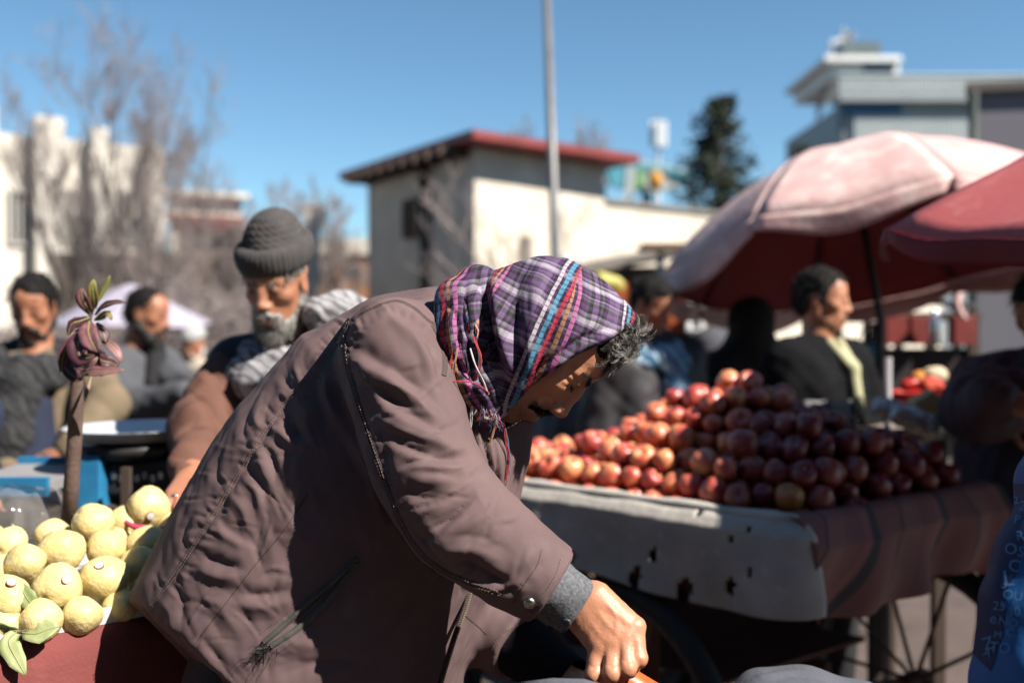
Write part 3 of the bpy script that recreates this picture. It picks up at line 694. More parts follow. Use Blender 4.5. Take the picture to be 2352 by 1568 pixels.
def cloth_strip(f, nu, nv, name, m, parent, holes=None, th=.004):
    V = []; Fc = []
    for j in range(nv + 1):
        for i in range(nu + 1): V.append(f(i / nu, j / nv))
    for j in range(nv):
        for i in range(nu):
            if holes and holes((i + .5) / nu, (j + .5) / nv): continue
            a = j * (nu + 1) + i; Fc.append((a, a + 1, a + nu + 2, a + nu + 1))
    o = mesh(name, V, np.array(Fc), m, parent, True)
    sd = o.modifiers.new('Solidify', 'SOLIDIFY'); sd.thickness = th; sd.offset = 0
    return o
outL = nrm(np.cross(eL, [0, 0, 1])); outL = outL if outL[1] < 0 else -outL
outS = nrm(np.cross(eS, [0, 0, 1])); outS = outS if outS[1] < 0 else -outS
HOLES = [((1478, 1318), .018, .030), ((1580, 1340), .022, .030), ((1515, 1268), .012, .02), ((1688, 1330), .013, .022), ((1606, 1180), .010, .008), ((1330, 1284), .014, .018), ((1690, 1235), .007, .007), ((1740, 1300), .008, .012), ((1880 - 150, 1215), .006, .006)]
hl = []
for (u, v), a, b in HOLES:
    q = wall_pt(u, v, (kA[0] + outL[0] * .03, kA[1] + outL[1] * .03), (kC[0] + outL[0] * .03, kC[1] + outL[1] * .03)); hl.append(((q - kA) @ eL, q[2], a, b))
def tarp_f(a, b):
    s = -.07 + (LEN + .07) * a; dpt = .205 + .016 * math.sin(s * 4.2 + .6) + .010 * math.sin(s * 9)
    over = .04; z = ZR + .005 - dpt * max(0, b - .08) / .92
    dr_ = outL if s > 0 else nrm(outL * (1 + s / .07) + outS * (-s / .07)); sk = max(s, 0.0)
    o = dr_ * (.012 + .035 * min(1, b * 5) + .018 * math.sin(s * 7 + b * 3) * b + .012 * math.sin(s * 17 + 1) * b * b + .02 * b)
    if b < .08: p = K(sk, .02 * (1 - b / .08), ZR + .012 + .003 * math.sin(s * 30)); return p + dr_ * .012 * (b / .08)
    q_ = K(sk, 0, z) + o
    return q_ + dr_ * (.010 * float(wob(q_[None], 14, (np.array([.3, .2, 1]), 1.8))[0]) + .004 * float(wob(q_[None], 40, None, 2)[0])) * min(1, b * 3)
def tarp_hole(a, b):
    s = -.07 + (LEN + .07) * a; z = ZR - .205 * max(0, b - .08) / .92
    return any(((s - hs) / ra) ** 2 + ((z - hz + .35 * (s - hs)) / rb) ** 2 < 1 for hs, hz, ra, rb in hl)
cloth_strip(tarp_f, 150, 40, 'grey_tarpaulin', TARP, cart, tarp_hole)
STRIPE = bpy.data.materials.new('striped_blanket'); STRIPE.use_nodes = True
nt = STRIPE.node_tree; N = nt.nodes; L = nt.links; b = N['Principled BSDF']; tcn = N.new('ShaderNodeUVMap'); sp = N.new('ShaderNodeSeparateXYZ'); L.new(tcn.outputs[0], sp.inputs[0])
mu = N.new('ShaderNodeMath'); mu.operation = 'MULTIPLY'; mu.inputs[1].default_value = 3.0; L.new(sp.outputs[0], mu.inputs[0]); fr = N.new('ShaderNodeMath'); fr.operation = 'FRACT'; L.new(mu.outputs[0], fr.inputs[0])
rp = N.new('ShaderNodeValToRGB'); rp.color_ramp.interpolation = 'CONSTANT'; e = rp.color_ramp.elements
for i, (p, c) in enumerate([(0, (.16, .064, .058)), (.34, (.075, .045, .045)), (.38, (.19, .084, .074)), (.60, (.17, .068, .062)), (.82, (.21, .085, .076)), (.90, (.05, .04, .043))]):
    x = e[i] if i < 2 else e.new(p); x.position = p; x.color = (*c, 1)
L.new(fr.outputs[0], rp.inputs[0]); L.new(rp.outputs[0], b.inputs['Base Color']); b.inputs['Roughness'].default_value = .9
def blanket():
    nu, nv = 90, 40; V = []; Fc = []; UV = []
    for j in range(nv + 1):
        for i in range(nu + 1):
            a = i / nu; bb_ = j / nv; t = WID * a * 1.05 - .02
            dpt = .215 + .012 * a + .022 * math.sin(a * 7 + .4)
            if bb_ < .1: p = K(.03 * (1 - bb_ / .1), t, ZR + .016) + outS * .018 * (bb_ / .1)
            else:
                k = (bb_ - .1) / .9; p = K(0, t, ZR + .008 - dpt * k) + outS * (.02 + .04 * min(1, k * 4) + .022 * math.sin(a * 26 + k * 2.4) * k + .02 * math.sin(a * 11 - k * 3) * k)
            V.append(p); UV.append((a + .25 * bb_ * (1 - a), bb_))
    for j in range(nv):
        for i in range(nu): q = j * (nu + 1) + i; Fc.append((q, q + 1, q + nu + 2, q + nu + 1))
    o = mesh('striped_blanket', V, np.array(Fc), STRIPE, cart, True, None, UV); sd = o.modifiers.new('Solidify', 'SOLIDIFY'); sd.thickness = .006; sd.offset = 0
blanket()
mb = MB(); pts = [K(s, 0, ZR + .012) + outL * .008 for s in np.linspace(0, LEN, 26)]; mb.tube(pts, [.014 + .003 * math.sin(i * 1.7) for i in range(26)], 8); mb.build('rolled_cloth_rim', RIMC, cart, True)
AX = np.array([eL, nrm(np.cross([0, 0, 1], eL)), [0, 0, 1]])
for k in range(6): mb = MB(); q = K(LEN * (k + .5) / 6, WID / 2, .955); mb.box(q, (LEN / 6 - .008, WID - .02, .03), ax=np.array([eL, eS, [0, 0, 1]])); mb.build('deck_plank', OLDRED, cart)
for s in (.02, LEN - .02): mb = MB(); mb.bar(K(s, .01, .92), K(s, WID - .01, .92), .05, .06); mb.build('cross_beam', OLDRED, cart)
for t in (.03, WID - .03): mb = MB(); mb.bar(K(-.02, t, .85), K(LEN + .35, t, .85), .05, .07); mb.build('side_beam', OLDRED, cart)
for s in (.52, 1.0, 1.45):
    for t in (.12, WID - .12): mb = MB(); mb.bar(K(s, t, .84), K(s, t, .40), .055); mb.build('post', OLDRED, cart, bevel=.004)
for t in (.12, WID - .12): mb = MB(); mb.bar(K(.40, t, .42), K(1.5, t, .42), .045, .06); mb.build('lower_rail', OLDRED, cart)
mb = MB(); mb.box(K(.78, WID / 2, .55), (1.0, WID * .7, .012), ax=np.array([eL, eS, [0, 0, 1]])); mb.build('shelf', OLDRED, cart)
BLACKR = mat('tyre_rubber', (.014, .014, .015), rough=.7); SPOKE = mat('rusty_spoke', (.10, .05, .035), (.16, .09, .07), scale=40, rough=.6)
def wheel(c, axis, r):
    c = np.asarray(c); u = nrm(np.cross(axis, [0, 0, 1])); v = np.cross(u, axis)
    ring = lambda R: [c + R * (u * math.cos(a) + v * math.sin(a)) for a in np.linspace(0, 2 * math.pi, 41)]
    mb = MB(); mb.tube(ring(r), .029, 8, False); w_ = mb.build('wheel', BLACKR, cart, True)
    mb = MB(); mb.tube(ring(r - .032), .013, 6, False); mb.build('rim', SPOKE, w_, True)
    mb = MB(); mb.tube([c - nrm(axis) * .05, c + nrm(axis) * .05], .03, 10); mb.build('hub', SPOKE, w_, True)
    for k in range(10):
        a = math.pi * 2 * k / 10; mb = MB(); mb.tube([c + .02 * (u * math.cos(a) + v * math.sin(a)), c + (r - .03) * (u * math.cos(a) + v * math.sin(a))], .007, 5); mb.build('spoke', SPOKE, w_, True)
for s, t in ((.48, -.02), (1.32, -.02), (.22, WID + .03), (1.32, WID + .03)): wheel(K(s, t, .405), eS, .38)
for s0, s1 in ((.48, .22), (1.32, 1.32)): mb = MB(); mb.tube([K(s0, -.05, .405), K(s1, WID + .06, .405)], .016, 8); mb.build('axle', SPOKE, cart, True)
# --- apples: pile shape over the deck, then spheres settled apart
def pile_h(s, t):
    x = s / LEN; y = t / WID; edge = min(1, min(x * LEN, (LEN - s), t, WID - t) / .11 + .08)
    pk = .30 * math.exp(-((s - .52) / (.30 if s > .52 else .33)) ** 2 - ((t - .50) / .34) ** 2) + .085 * math.exp(-((s - 1.0) / .34) ** 2 - ((t - .42) / .35) ** 2)
    pk = max(pk, .235 * math.exp(-((s - .28) / .24) ** 2 - ((t - .40) / .36) ** 2), .16 * math.exp(-((s - .10) / .2) ** 4 - ((t - .42) / .42) ** 4))
    return ZR - .02 + pk * edge
Ra = random.Random(12); AP = []
st = .0675
for lay in range(8):
    z = ZR - .012 + lay * .052; ox = (lay % 2) * st * .5; oy = (lay % 2) * st * .29
    j = 0; t = .035 + oy
    while t < WID - .02:
        s = .030 + ox + (j % 2) * st * .5
        while s < LEN - .02:
            if pile_h(s, t) >= z - .012 + Ra.uniform(-.012, .012): AP.append([s, t, z, lay])
            s += st
        t += st * .866; j += 1
AP = np.array(AP); keep = []
for i, (s, t, z, lay) in enumerate(AP):           # drop the buried ones
    above = ((np.hypot(AP[:, 0] - s, AP[:, 1] - t) < st * .75) & (AP[:, 3] == lay + 1)).sum()
    above2 = ((np.hypot(AP[:, 0] - s, AP[:, 1] - t) < st * 1.1) & (AP[:, 3] == lay + 2)).sum()
    if above < 3 or (lay <= 1 and min(s, t) < .07 and above2 < 1): keep.append(i)
AP = AP[keep]
X = np.array([K(s, t, z) for s, t, z, l in AP]) + rng.normal(0, .005, (len(AP), 3)); RA = np.array([Ra.uniform(.0295, .0395) for _ in AP])
for it in range(25):
    for i in range(len(X)):
        d = X - X[i]; L_ = np.linalg.norm(d, axis=1); m = (L_ < RA + RA[i] - .003) & (L_ > 1e-6)
        if m.any():
            o = ((RA[m] + RA[i] - .003 - L_[m]) / L_[m])[:, None] * d[m] * .25; X[m] += o; X[i] -= o.sum(0)
def fruit_mesh(name, prof, lob, m, n=20, seed=0, lump=.0):
    R = np.random.default_rng(seed); V = []; Fc = []
    for (r, z) in prof:
        for k in range(n):
            a = 2 * math.pi * k / n; rr = r * (1 + lob * math.cos(5 * a) * max(0, -z) + lump * math.sin(2 * a + 3 * z + seed) + lump * .7 * math.sin(3 * a - 4 * z + seed * 2)); V.append((rr * math.cos(a), rr * math.sin(a), z + lump * .4 * math.cos(a + seed)))
    for i in range(len(prof) - 1):
        for k in range(n): Fc.append((i*n+k, i*n+(k+1) % n, (i+1)*n+(k+1) % n, (i+1)*n+k))
    me = bpy.data.meshes.new(name); me.from_pydata(V, [], Fc); me.update(); me.polygons.foreach_set('use_smooth', [True] * len(Fc)); me.materials.append(m); return me
def apple_mat(name, cA, cB, cC):
    m = bpy.data.materials.new(name); m.use_nodes = True; nt = m.node_tree; N = nt.nodes; L = nt.links; b = N['Principled BSDF']
    tc = N.new('ShaderNodeTexCoord'); oi = N.new('ShaderNodeObjectInfo')
    mp = N.new('ShaderNodeMapping'); mp.inputs['Scale'].default_value = (1, 1, .35); L.new(tc.outputs['Object'], mp.inputs[0])
    va = N.new('ShaderNodeVectorMath'); va.operation = 'ADD'; L.new(mp.outputs[0], va.inputs[0]); cx = N.new('ShaderNodeCombineXYZ'); m10 = N.new('ShaderNodeMath'); m10.operation = 'MULTIPLY'; m10.inputs[1].default_value = 37; L.new(oi.outputs['Random'], m10.inputs[0]); L.new(m10.outputs[0], cx.inputs[0]); L.new(cx.outputs[0], va.inputs[1])
    n1 = N.new('ShaderNodeTexNoise'); n1.inputs['Scale'].default_value = 1.1; n1.inputs['Detail'].default_value = 2; L.new(va.outputs[0], n1.inputs['Vector'])
    n2 = N.new('ShaderNodeTexNoise'); n2.inputs['Scale'].default_value = 14; n2.inputs['Detail'].default_value = 4; L.new(va.outputs[0], n2.inputs['Vector'])
    ad = N.new('ShaderNodeMath'); ad.operation = 'MULTIPLY_ADD'; L.new(n2.outputs[0], ad.inputs[0]); ad.inputs[1].default_value = .35; L.new(n1.outputs[0], ad.inputs[2])
    a2 = N.new('ShaderNodeMath'); a2.operation = 'MULTIPLY_ADD'; L.new(oi.outputs['Random'], a2.inputs[0]); a2.inputs[1].default_value = .26; L.new(ad.outputs[0], a2.inputs[2])
    rp = N.new('ShaderNodeValToRGB'); e = rp.color_ramp.elements; e[0].position = .55; e[0].color = (*cA, 1); e[1].position = 1.0; e[1].color = (*cC, 1); x = e.new(.80); x.color = (*cB, 1)
    L.new(a2.outputs[0], rp.inputs[0]); L.new(rp.outputs[0], b.inputs['Base Color']); b.inputs['Roughness'].default_value = .40; b.inputs['Coat Weight'].default_value = .12; b.inputs['Coat Roughness'].default_value = .3
    vo = N.new('ShaderNodeTexVoronoi'); vo.inputs['Scale'].default_value = 9; L.new(va.outputs[0], vo.inputs[0]); bp = N.new('ShaderNodeBump'); bp.inputs['Strength'].default_value = .06; L.new(vo.outputs[0], bp.inputs['Height']); L.new(bp.outputs[0], b.inputs['Normal'])
    return m
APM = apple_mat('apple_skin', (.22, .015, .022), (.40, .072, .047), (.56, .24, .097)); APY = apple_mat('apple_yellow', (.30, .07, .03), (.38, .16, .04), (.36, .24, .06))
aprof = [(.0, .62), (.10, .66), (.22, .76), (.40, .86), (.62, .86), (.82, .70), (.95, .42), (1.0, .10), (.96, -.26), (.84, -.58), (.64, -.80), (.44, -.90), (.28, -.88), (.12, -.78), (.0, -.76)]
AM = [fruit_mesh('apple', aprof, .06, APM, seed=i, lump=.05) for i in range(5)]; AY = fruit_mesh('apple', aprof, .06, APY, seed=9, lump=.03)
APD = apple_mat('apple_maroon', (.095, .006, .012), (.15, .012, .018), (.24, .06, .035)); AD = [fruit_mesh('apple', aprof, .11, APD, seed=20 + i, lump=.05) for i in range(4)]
top = int(np.argmax(X[:, 2])); order = []
special = {}
pu, pv, pd_ = project(X)
def nearest(u, v, excl=()):
    q = np.hypot(pu - u, pv - v) + (pd_ - pd_.min()) * 25; q[list(excl)] = 1e9; return int(np.argmin(q))
sp1 = nearest(1375, 1112); sp2 = nearest(1820, 1130, (sp1,)); sp3 = nearest(1760, 898, (sp1, sp2, top))
special = {sp1: ('small greenish yellow apple in the front row near the sunlit rim', AY), sp2: ('yellow-streaked apple near the front corner of the cart', AY), sp3: ('golden orange apple at the top of the pile', AY), top: ('red apple crowning the very top of the pile', AM[0])}
vis = np.zeros(len(X)); APL = {}; APO = {}
for i in range(len(X)):                             # how much of each apple the camera sees past its neighbours
    for du, dv in ((0, 0), (.6, 0), (-.6, 0), (0, .6), (0, -.6), (.45, .45), (-.45, .45), (.45, -.45), (-.45, -.45), (0, .85), (.8, .3), (-.8, .3)):
        q = X[i] + RA[i] * (du * np.array([1, 0, 0]) + dv * UPV) - FWD * RA[i] * math.sqrt(max(0, 1 - du * du - dv * dv)); ray = nrm(q - CAM); oc = X - CAM; tca = oc @ ray; d2 = (oc * oc).sum(1) - tca ** 2
        vis[i] += not ((d2 < (RA * .97) ** 2) & (tca < np.linalg.norm(q - CAM) - .004) & (np.arange(len(X)) != i)).any()
    if pu[i] < 1120: vis[i] = 0
rank = np.argsort(-vis * (RA / pd_)); singles = set(int(k) for k in rank[:300] if vis[k] > 0); rest_V = []; rest_F = []
for i in range(len(X)):
    if i not in singles:
        n0 = len(rest_V); rest_V += [X[i] + RA[i] * np.array(v.co) for v in AM[i % 5].vertices]; rest_F += [tuple(n0 + k for k in p.vertices) for p in AM[i % 5].polygons]
if rest_F: tag(mesh('buried_apples', rest_V, np.array(rest_F), APM, None, True), 'apples buried and hidden behind the front of the heap', 'apples', None, 'stuff')
print('apples', len(X), 'single', len(singles))
for i in range(len(X)):
    sh_s = (X[i] - kA) @ eL; sh_t = (X[i] - kA) @ eS; lay = AP[i][3]
    if i not in singles: continue
    if i in special: lab, me = special[i]; grp = 'apples on the cart'
    else:
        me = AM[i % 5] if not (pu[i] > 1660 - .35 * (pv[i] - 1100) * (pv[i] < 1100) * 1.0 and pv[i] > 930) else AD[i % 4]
        if pu[i] < 1330 and lay <= 1: lab = 'small red apple at the low left end of the pile, beside the man\'s face'
        elif lay == 0 and sh_t < .09 and sh_s < .62: lab = 'dark red apple in the shaded front row along the grey tarpaulin rim'
        elif lay == 0 and sh_t < .09: lab = 'red apple in the sunlit front row along the grey tarpaulin rim'
        elif lay == 0 and sh_s < .09: lab = 'dark red apple in the row along the striped blanket rim'
        elif pv[i] < 960: lab = 'sunlit apple on the upper part of the heap'
        elif pu[i] > 1850: lab = 'dark apple on the shaded right slope of the heap'
        elif pu[i] > 1600 and pv[i] > 1040: lab = 'dark red apple on the shaded slope above the front corner'
        else: lab = 'orange-red apple on the sunlit middle slope of the heap'
        zn = 'left third' if pu[i] < 1480 else 'middle' if pu[i] < 1760 else 'right third'; row = ['bottom row', 'second row', 'third row', 'fourth row', 'fifth row', 'sixth row', 'seventh row', 'top row'][int(lay)]
        if 'heap' in lab or 'slope' in lab: lab = lab.replace('the heap', 'heap') + ', ' + row + ', ' + zn
        grp = lab.split(' apple ')[1][:60]
    APL.setdefault(lab, []).append(i)
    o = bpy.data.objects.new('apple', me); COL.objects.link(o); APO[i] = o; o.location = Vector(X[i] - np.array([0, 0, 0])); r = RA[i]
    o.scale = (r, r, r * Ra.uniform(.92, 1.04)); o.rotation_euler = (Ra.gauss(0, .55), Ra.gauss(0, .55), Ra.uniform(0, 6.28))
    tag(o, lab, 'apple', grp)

SHORT = (('on the sunlit middle slope of heap', 'on sunlit middle slope'), ('on the shaded right slope of heap', 'on shaded right slope'), ('on the upper part of heap', 'high on heap'), ('on the shaded slope above the front corner', 'above shaded front corner'), ("at the low left end of the pile, beside the man's face", "at low left end beside man's face"), ('in the row along the striped blanket rim', 'in row along striped blanket rim'), ('in the shaded front row along the grey tarpaulin rim', 'in shaded front row along tarpaulin rim'), ('in the sunlit front row along the grey tarpaulin rim', 'in sunlit front row along tarpaulin rim'))
def nth(k): return '%d%s' % (k, 'th' if 10 <= k % 100 <= 20 else {1: 'st', 2: 'nd', 3: 'rd'}.get(k % 10, 'th'))
for lab, ids in APL.items():
    if len(ids) < 2: continue
    sh_ = lab
    for a_, b_ in SHORT: sh_ = sh_.replace(a_, b_)
    for k, i in enumerate(sorted(ids, key=lambda q: pu[q])): APO[i]['label'] = sh_ + ', ' + nth(k + 1) + ' from left'

# --- guava table in front, left
ZG = 1.0
gA = PZ(-160, 1508, ZG); gB = PZ(315, 1416, ZG); gd = nrm(gB - gA); gA = gA - gd * .05; GL = 1.02
go = nrm(np.cross(gd, [0, 0, 1])); go = go if go[1] < 0 else -go
def Gp(s, t, z): return gA + gd * s - go * t + np.array([0, 0, z - ZG])
tbl = empty('guava_table', Gp(.6, .2, 0), 'table draped in faded red cloth carrying the guavas', 'table')
REDC = mat('faded_red_cloth', (.205, .052, .048), (.16, .040, .038), scale=6, rough=.9, bump=.4, bscale=160, c3=(.245, .072, .066), s3=20, f3=.3)
GW = .42
def redcloth(a, b):
    s = GL * a; k = max(0, b - .04)
    return Gp(s, .0, ZG - .012 - .70 * k) + go * (.010 + .02 * min(1, k * 6) + .014 * math.sin(s * 11 + k * 2) * k * 1.6 + .008 * math.sin(s * 23 + 2) * k) if b > .04 else Gp(s, .02 * (1 - b / .04), ZG - .006)
cloth_strip(redcloth, 120, 30, 'red_cloth', REDC, tbl)
mb = MB(); mb.box(Gp(GL / 2, GW / 2, ZG - .03), (GL, GW - .005, .03), ax=np.array([gd, -go, [0, 0, 1]])); mb.build('table_top', OLDRED, tbl)
for s in (.05, GL - .05):
    for t in (.06, GW - .06): mb = MB(); mb.bar(Gp(s, t, ZG - .05), Gp(s, t, 0), .05); mb.build('leg', OLDRED, tbl)
PAPER = mat('white_card', (.72, .70, .66), (.62, .60, .56), scale=14, rough=.8)
tray = empty('tray', Gp(.6, .2, ZG), 'white card tray holding the guavas on the red cloth', 'tray')
mb = MB(); mb.box(Gp(GL / 2, GW / 2, ZG - .001), (GL - .02, GW - .02, .008), ax=np.array([gd, -go, [0, 0, 1]])); mb.build('base', PAPER, tray)
for nm, a_, b_ in (('lip', Gp(.012, .008, ZG + .010), Gp(GL - .012, .008, ZG + .010)), ('lip', Gp(.012, GW - .008, ZG + .02), Gp(GL - .012, GW - .008, ZG + .02))):
    mb = MB(); mb.bar(a_, b_, .006, .026); mb.build(nm, PAPER, tray)
def guava_mat():
    m = mat('guava_skin', (.74, .60, .28), (.68, .53, .21), scale=1.6, rough=.45, bump=.16, bscale=3.4, coat=.1, c3=(.80, .69, .42), s3=3.5, f3=.35, objrand=.5, bdist=.05); return m
gprof = [(.0, .86), (.10, .90), (.25, .93), (.48, .86), (.70, .70), (.88, .46), (.98, .16), (.99, -.14), (.90, -.44), (.72, -.70), (.48, -.88), (.26, -.95), (.14, -.93), (.08, -.86), (.0, -.84)]
GM = [fruit_mesh('guava', gprof, .03, guava_mat(), 24, i, .065) for i in range(5)]
GV = [(340, 1166, 1.93, 50), (214, 1203, 1.84, 48), (140, 1265, 1.76, 52), (58, 1292, 1.70, 46), (20, 1250, 1.80, 42), (132, 1350, 1.66, 56), (240, 1330, 1.72, 57), (245, 1258, 1.80, 44), (318, 1302, 1.80, 48), (337, 1252, 1.85, 48), (402, 1218, 1.92, 45),
      (16, 1372, 1.60, 50), (187, 1412, 1.64, 46), (276, 1394, 1.70, 42), (92, 1425, 1.60, 50), (330, 1365, 1.74, 40), (-45, 1330, 1.66, 50), (-50, 1420, 1.58, 48), (10, 1432, 1.585, 42), (290, 1200, 1.92, 42), (275, 1240, 1.90, 36), (385, 1280, 1.85, 44), (120, 1230, 1.86, 40), (435, 1240, 1.90, 44), (420, 1300, 1.84, 42), (460, 1190, 1.98, 44), (70, 1350, 1.74, 40), (200, 1360, 1.80, 40), (-30, 1240, 1.80, 44), (10, 1310, 1.76, 40), (390, 1350, 1.80, 40)]
GLAB = ['guava crowning the pile above the pink tissue', 'large pale guava beside the plant stem', 'broad yellow guava just below the plant stem', 'guava with a brown pitted blossom end at left', 'pale guava at the left edge below the plastic bag', 'big round guava with a red-ringed sticker, front left', 'largest guava with a dent and a sticker on top, front centre', 'pale guava between the large ones, centre of the pile',
        'shiny yellow guava in the middle right of the pile', 'pinkish-tipped guava right below the pink tissue', "guava half hidden behind the man's back, near the hand", 'guava cut by the left edge above the green leaf', 'guava sitting on the white tray lip, front centre', "guava on the tray lip next to the jacket hem", 'guava behind the green leaves, front left corner']
for i, (u, v, d, r) in enumerate(GV):
    c = P(u, v, d); o = bpy.data.objects.new('guava', GM[i % 5]); COL.objects.link(o); o.location = Vector(c); rr = r * d / F; o.scale = (rr, rr, rr * Ra.uniform(.94, 1.02)); o.rotation_euler = (Ra.gauss(0, .8), Ra.gauss(0, .8), Ra.uniform(0, 6.28)); WORG[o.name] = c
    tag(o, GLAB[i] if i < len(GLAB) else 'pale yellow guava half buried deep in the pile', 'guava', 'guavas in the tray')
    st_ = {0: (346, 1184), 5: (152, 1331), 6: (228, 1298), 11: (26, 1338)}.get(i)
    if st_:
        ray = nrm(P(st_[0], st_[1], 1) - CAM); oc = CAM - c; bq = oc @ ray; h_ = CAM + ray * (-bq - math.sqrt(max(1e-9, bq * bq - (oc @ oc - (rr * 1.01) ** 2)))); n_ = nrm(h_ - c)
        inv = Matrix.Translation(Vector(c)) @ o.rotation_euler.to_matrix().to_4x4() @ Matrix.Diagonal((*o.scale, 1)); inv = inv.inverted()
        for nm, R0, m_, lf in (('sticker', .0078, mat('sticker_red', (.42, .10, .05)), .0016), ('sticker_label', .0068, mat('sticker_white', (.62, .62, .58)), .0026)):
            q = MB(); q.lathe([(.0, .0008), (R0, .0), (R0, -.004)], h_ + n_ * lf, 18, n_)
            me = bpy.data.meshes.new(nm); me.from_pydata([tuple(inv @ Vector(x)) for x in q.V], [], q.F); me.materials.append(m_); s_ = bpy.data.objects.new(nm, me); COL.objects.link(s_); s_.parent = o
gl = [o for o in COL.objects if o.get('label') == 'pale yellow guava half buried deep in the pile']; gl.sort(key=lambda o: project(np.array(o.location))[0])
for k, o in enumerate(gl): o['label'] = 'half-buried pale guava low in the pile, %s from left' % nth(k + 1)
# pink tissue, leaves, plastic bag, plant
TISS = mat('pink_tissue', (.50, .06, .13), (.40, .04, .10), scale=20, rough=.7)
def sheet(name, ctrl, nu, nv, m, parent=None, th=.0015):
    """cloth patch through a grid of frame points (u, v, d)"""
    G_ = np.array([[P(*q) for q in row] for row in ctrl]); a = np.linspace(0, G_.shape[0] - 1, nv); b = np.linspace(0, G_.shape[1] - 1, nu); V = []
    def cat(A_, t):
        i = int(min(max(math.floor(t), 0), len(A_) - 2)); f = t - i; p = [A_[max(i-1, 0)], A_[i], A_[i+1], A_[min(i+2, len(A_)-1)]]
        return .5 * (2*p[1] + (p[2]-p[0])*f + (2*p[0]-5*p[1]+4*p[2]-p[3])*f*f + (3*p[1]-p[0]-3*p[2]+p[3])*f**3)
    for x in a:
        for y in b: V.append(cat([cat(G_[r], y) for r in range(len(G_))], x))
    Fc = [(j*nu+i, j*nu+i+1, (j+1)*nu+i+1, (j+1)*nu+i) for j in range(nv-1) for i in range(nu-1)]
    o = mesh(name, V, np.array(Fc), m, parent, True); sd = o.modifiers.new('Solidify', 'SOLIDIFY'); sd.thickness = th; return o
tag(sheet('tissue_paper', [[(274, 1178, 1.905), (300, 1200, 1.885), (335, 1206, 1.875), (378, 1210, 1.885)], [(280, 1194, 1.892), (312, 1212, 1.872), (345, 1216, 1.865), (374, 1222, 1.88)], [(296, 1208, 1.885), (325, 1222, 1.868), (350, 1224, 1.865), (366, 1226, 1.875)]], 18, 10, TISS), 'crumpled pink tissue paper under the topmost guava', 'tissue')
LEAFG = mat('guava_leaf', (.17, .22, .075), (.22, .27, .11), scale=18, rough=.55, bump=.3, bscale=90); LEAFY = mat('pale_leaf', (.33, .36, .17), (.27, .31, .13), scale=16, rough=.6, bump=.3, bscale=80)
LEAFP = mat('purple_leaf', (.055, .018, .028), (.085, .028, .038), scale=30, rough=.5, bump=.2, bscale=60); LEAFK = mat('rosy_leaf', (.26, .12, .13), (.12, .045, .055), scale=34, rough=.5, bump=.2, bscale=60); LEAFO = mat('olive_leaf', (.20, .20, .045), (.26, .17, .06), scale=15, rough=.45); RIB = mat('leaf_rib', (.30, .30, .12), rough=.5)
def leaf(path, w, m, parent, name='leaf', fold=.25, roll=0.0, wk=1.0):
    """path of (u, v, d); w half width in frame px; folded along a raised midrib"""
    p = densify(path, 10); pts = [P(*q) for q in p]; n = len(pts); V = []; Fc = []; view = nrm(CAM - pts[n//2])
    for i in range(n):
        t = i / (n - 1); d = nrm(pts[min(i+1, n-1)] - pts[max(i-1, 0)]); s = nrm(np.cross(d, view)); up = np.cross(s, d); s = s * math.cos(roll) + up * math.sin(roll); up = np.cross(s, d)
        ww = wk * w * p[i][2] / F * (math.sin(math.pi * min(1, t * .93 + .05)) ** .75) * (1 + .06 * math.sin(t * 19))
        for k in (-1, -.5, 0, .5, 1): V.append(pts[i] + s * ww * k + up * ww * (fold * abs(k) - .10 * math.sin(t * 14 + k) * abs(k)))
    for i in range(n - 1):
        for k in range(4): Fc.append((i*5+k, i*5+k+1, (i+1)*5+k+1, (i+1)*5+k))
    o = mesh(name, V, np.array(Fc), m, parent, True); sd = o.modifiers.new('Solidify', 'SOLIDIFY'); sd.thickness = .0008
    mb = MB(); mb.tube([q + 0.0006 * view for q in pts], [.0014 * (1 - .7 * i / n) for i in range(n)], 5, False); mb.build('midrib', RIB, o, True); return o
lf = empty('leaf_sprig', P(40, 1450, 1.56), 'sprig of pale green guava leaves hanging over the red cloth at lower left', 'leaf sprig')
leaf([(40, 1448, 1.565), (20, 1472, 1.55), (36, 1510, 1.54), (58, 1548, 1.535)], 22, LEAFY, lf, fold=.1); leaf([(52, 1452, 1.565), (80, 1455, 1.56), (110, 1445, 1.565), (136, 1438, 1.57)], 28, LEAFY, lf, roll=.5)
leaf([(44, 1448, 1.565), (20, 1445, 1.56), (-10, 1440, 1.555), (-40, 1430, 1.55)], 20, LEAFG, lf, roll=.8); leaf([(48, 1455, 1.565), (30, 1478, 1.56), (8, 1492, 1.555), (-20, 1500, 1.55)], 18, LEAFG, lf)
mb = MB(); mb.tube([P(90, 1440, 1.572), P(48, 1450, 1.566), P(0, 1452, 1.56), P(-60, 1440, 1.56)], [.002, .003, .003, .003], 6); mb.build('twig', mat('twig_brown', (.14, .085, .05)), lf, True)
tag(leaf([(46, 1340, 1.60), (60, 1370, 1.592), (78, 1392, 1.595), (94, 1405, 1.60)], 20, LEAFG, None, 'loose_leaf'), 'single green leaf lying across the front guavas', 'leaf')
pt = empty('potted_sapling', P(160, 1210, 1.93), 'leafy purple sapling on a straight brown stem rising from the guavas', 'sapling')
mb = MB(); mb.tube([P(157, 1215, 1.93), P(165, 1100, 1.92), P(172, 1000, 1.91), P(178, 870, 1.90), P(186, 800, 1.90), P(206, 735, 1.90), P(216, 700, 1.90)], [.0150, .0145, .0140, .013, .007, .004, .003], 12); mb.build('stem', mat('sapling_bark', (.10, .062, .05), (.15, .10, .085), scale=30, rough=.8, bump=.5, bscale=90), pt, True)
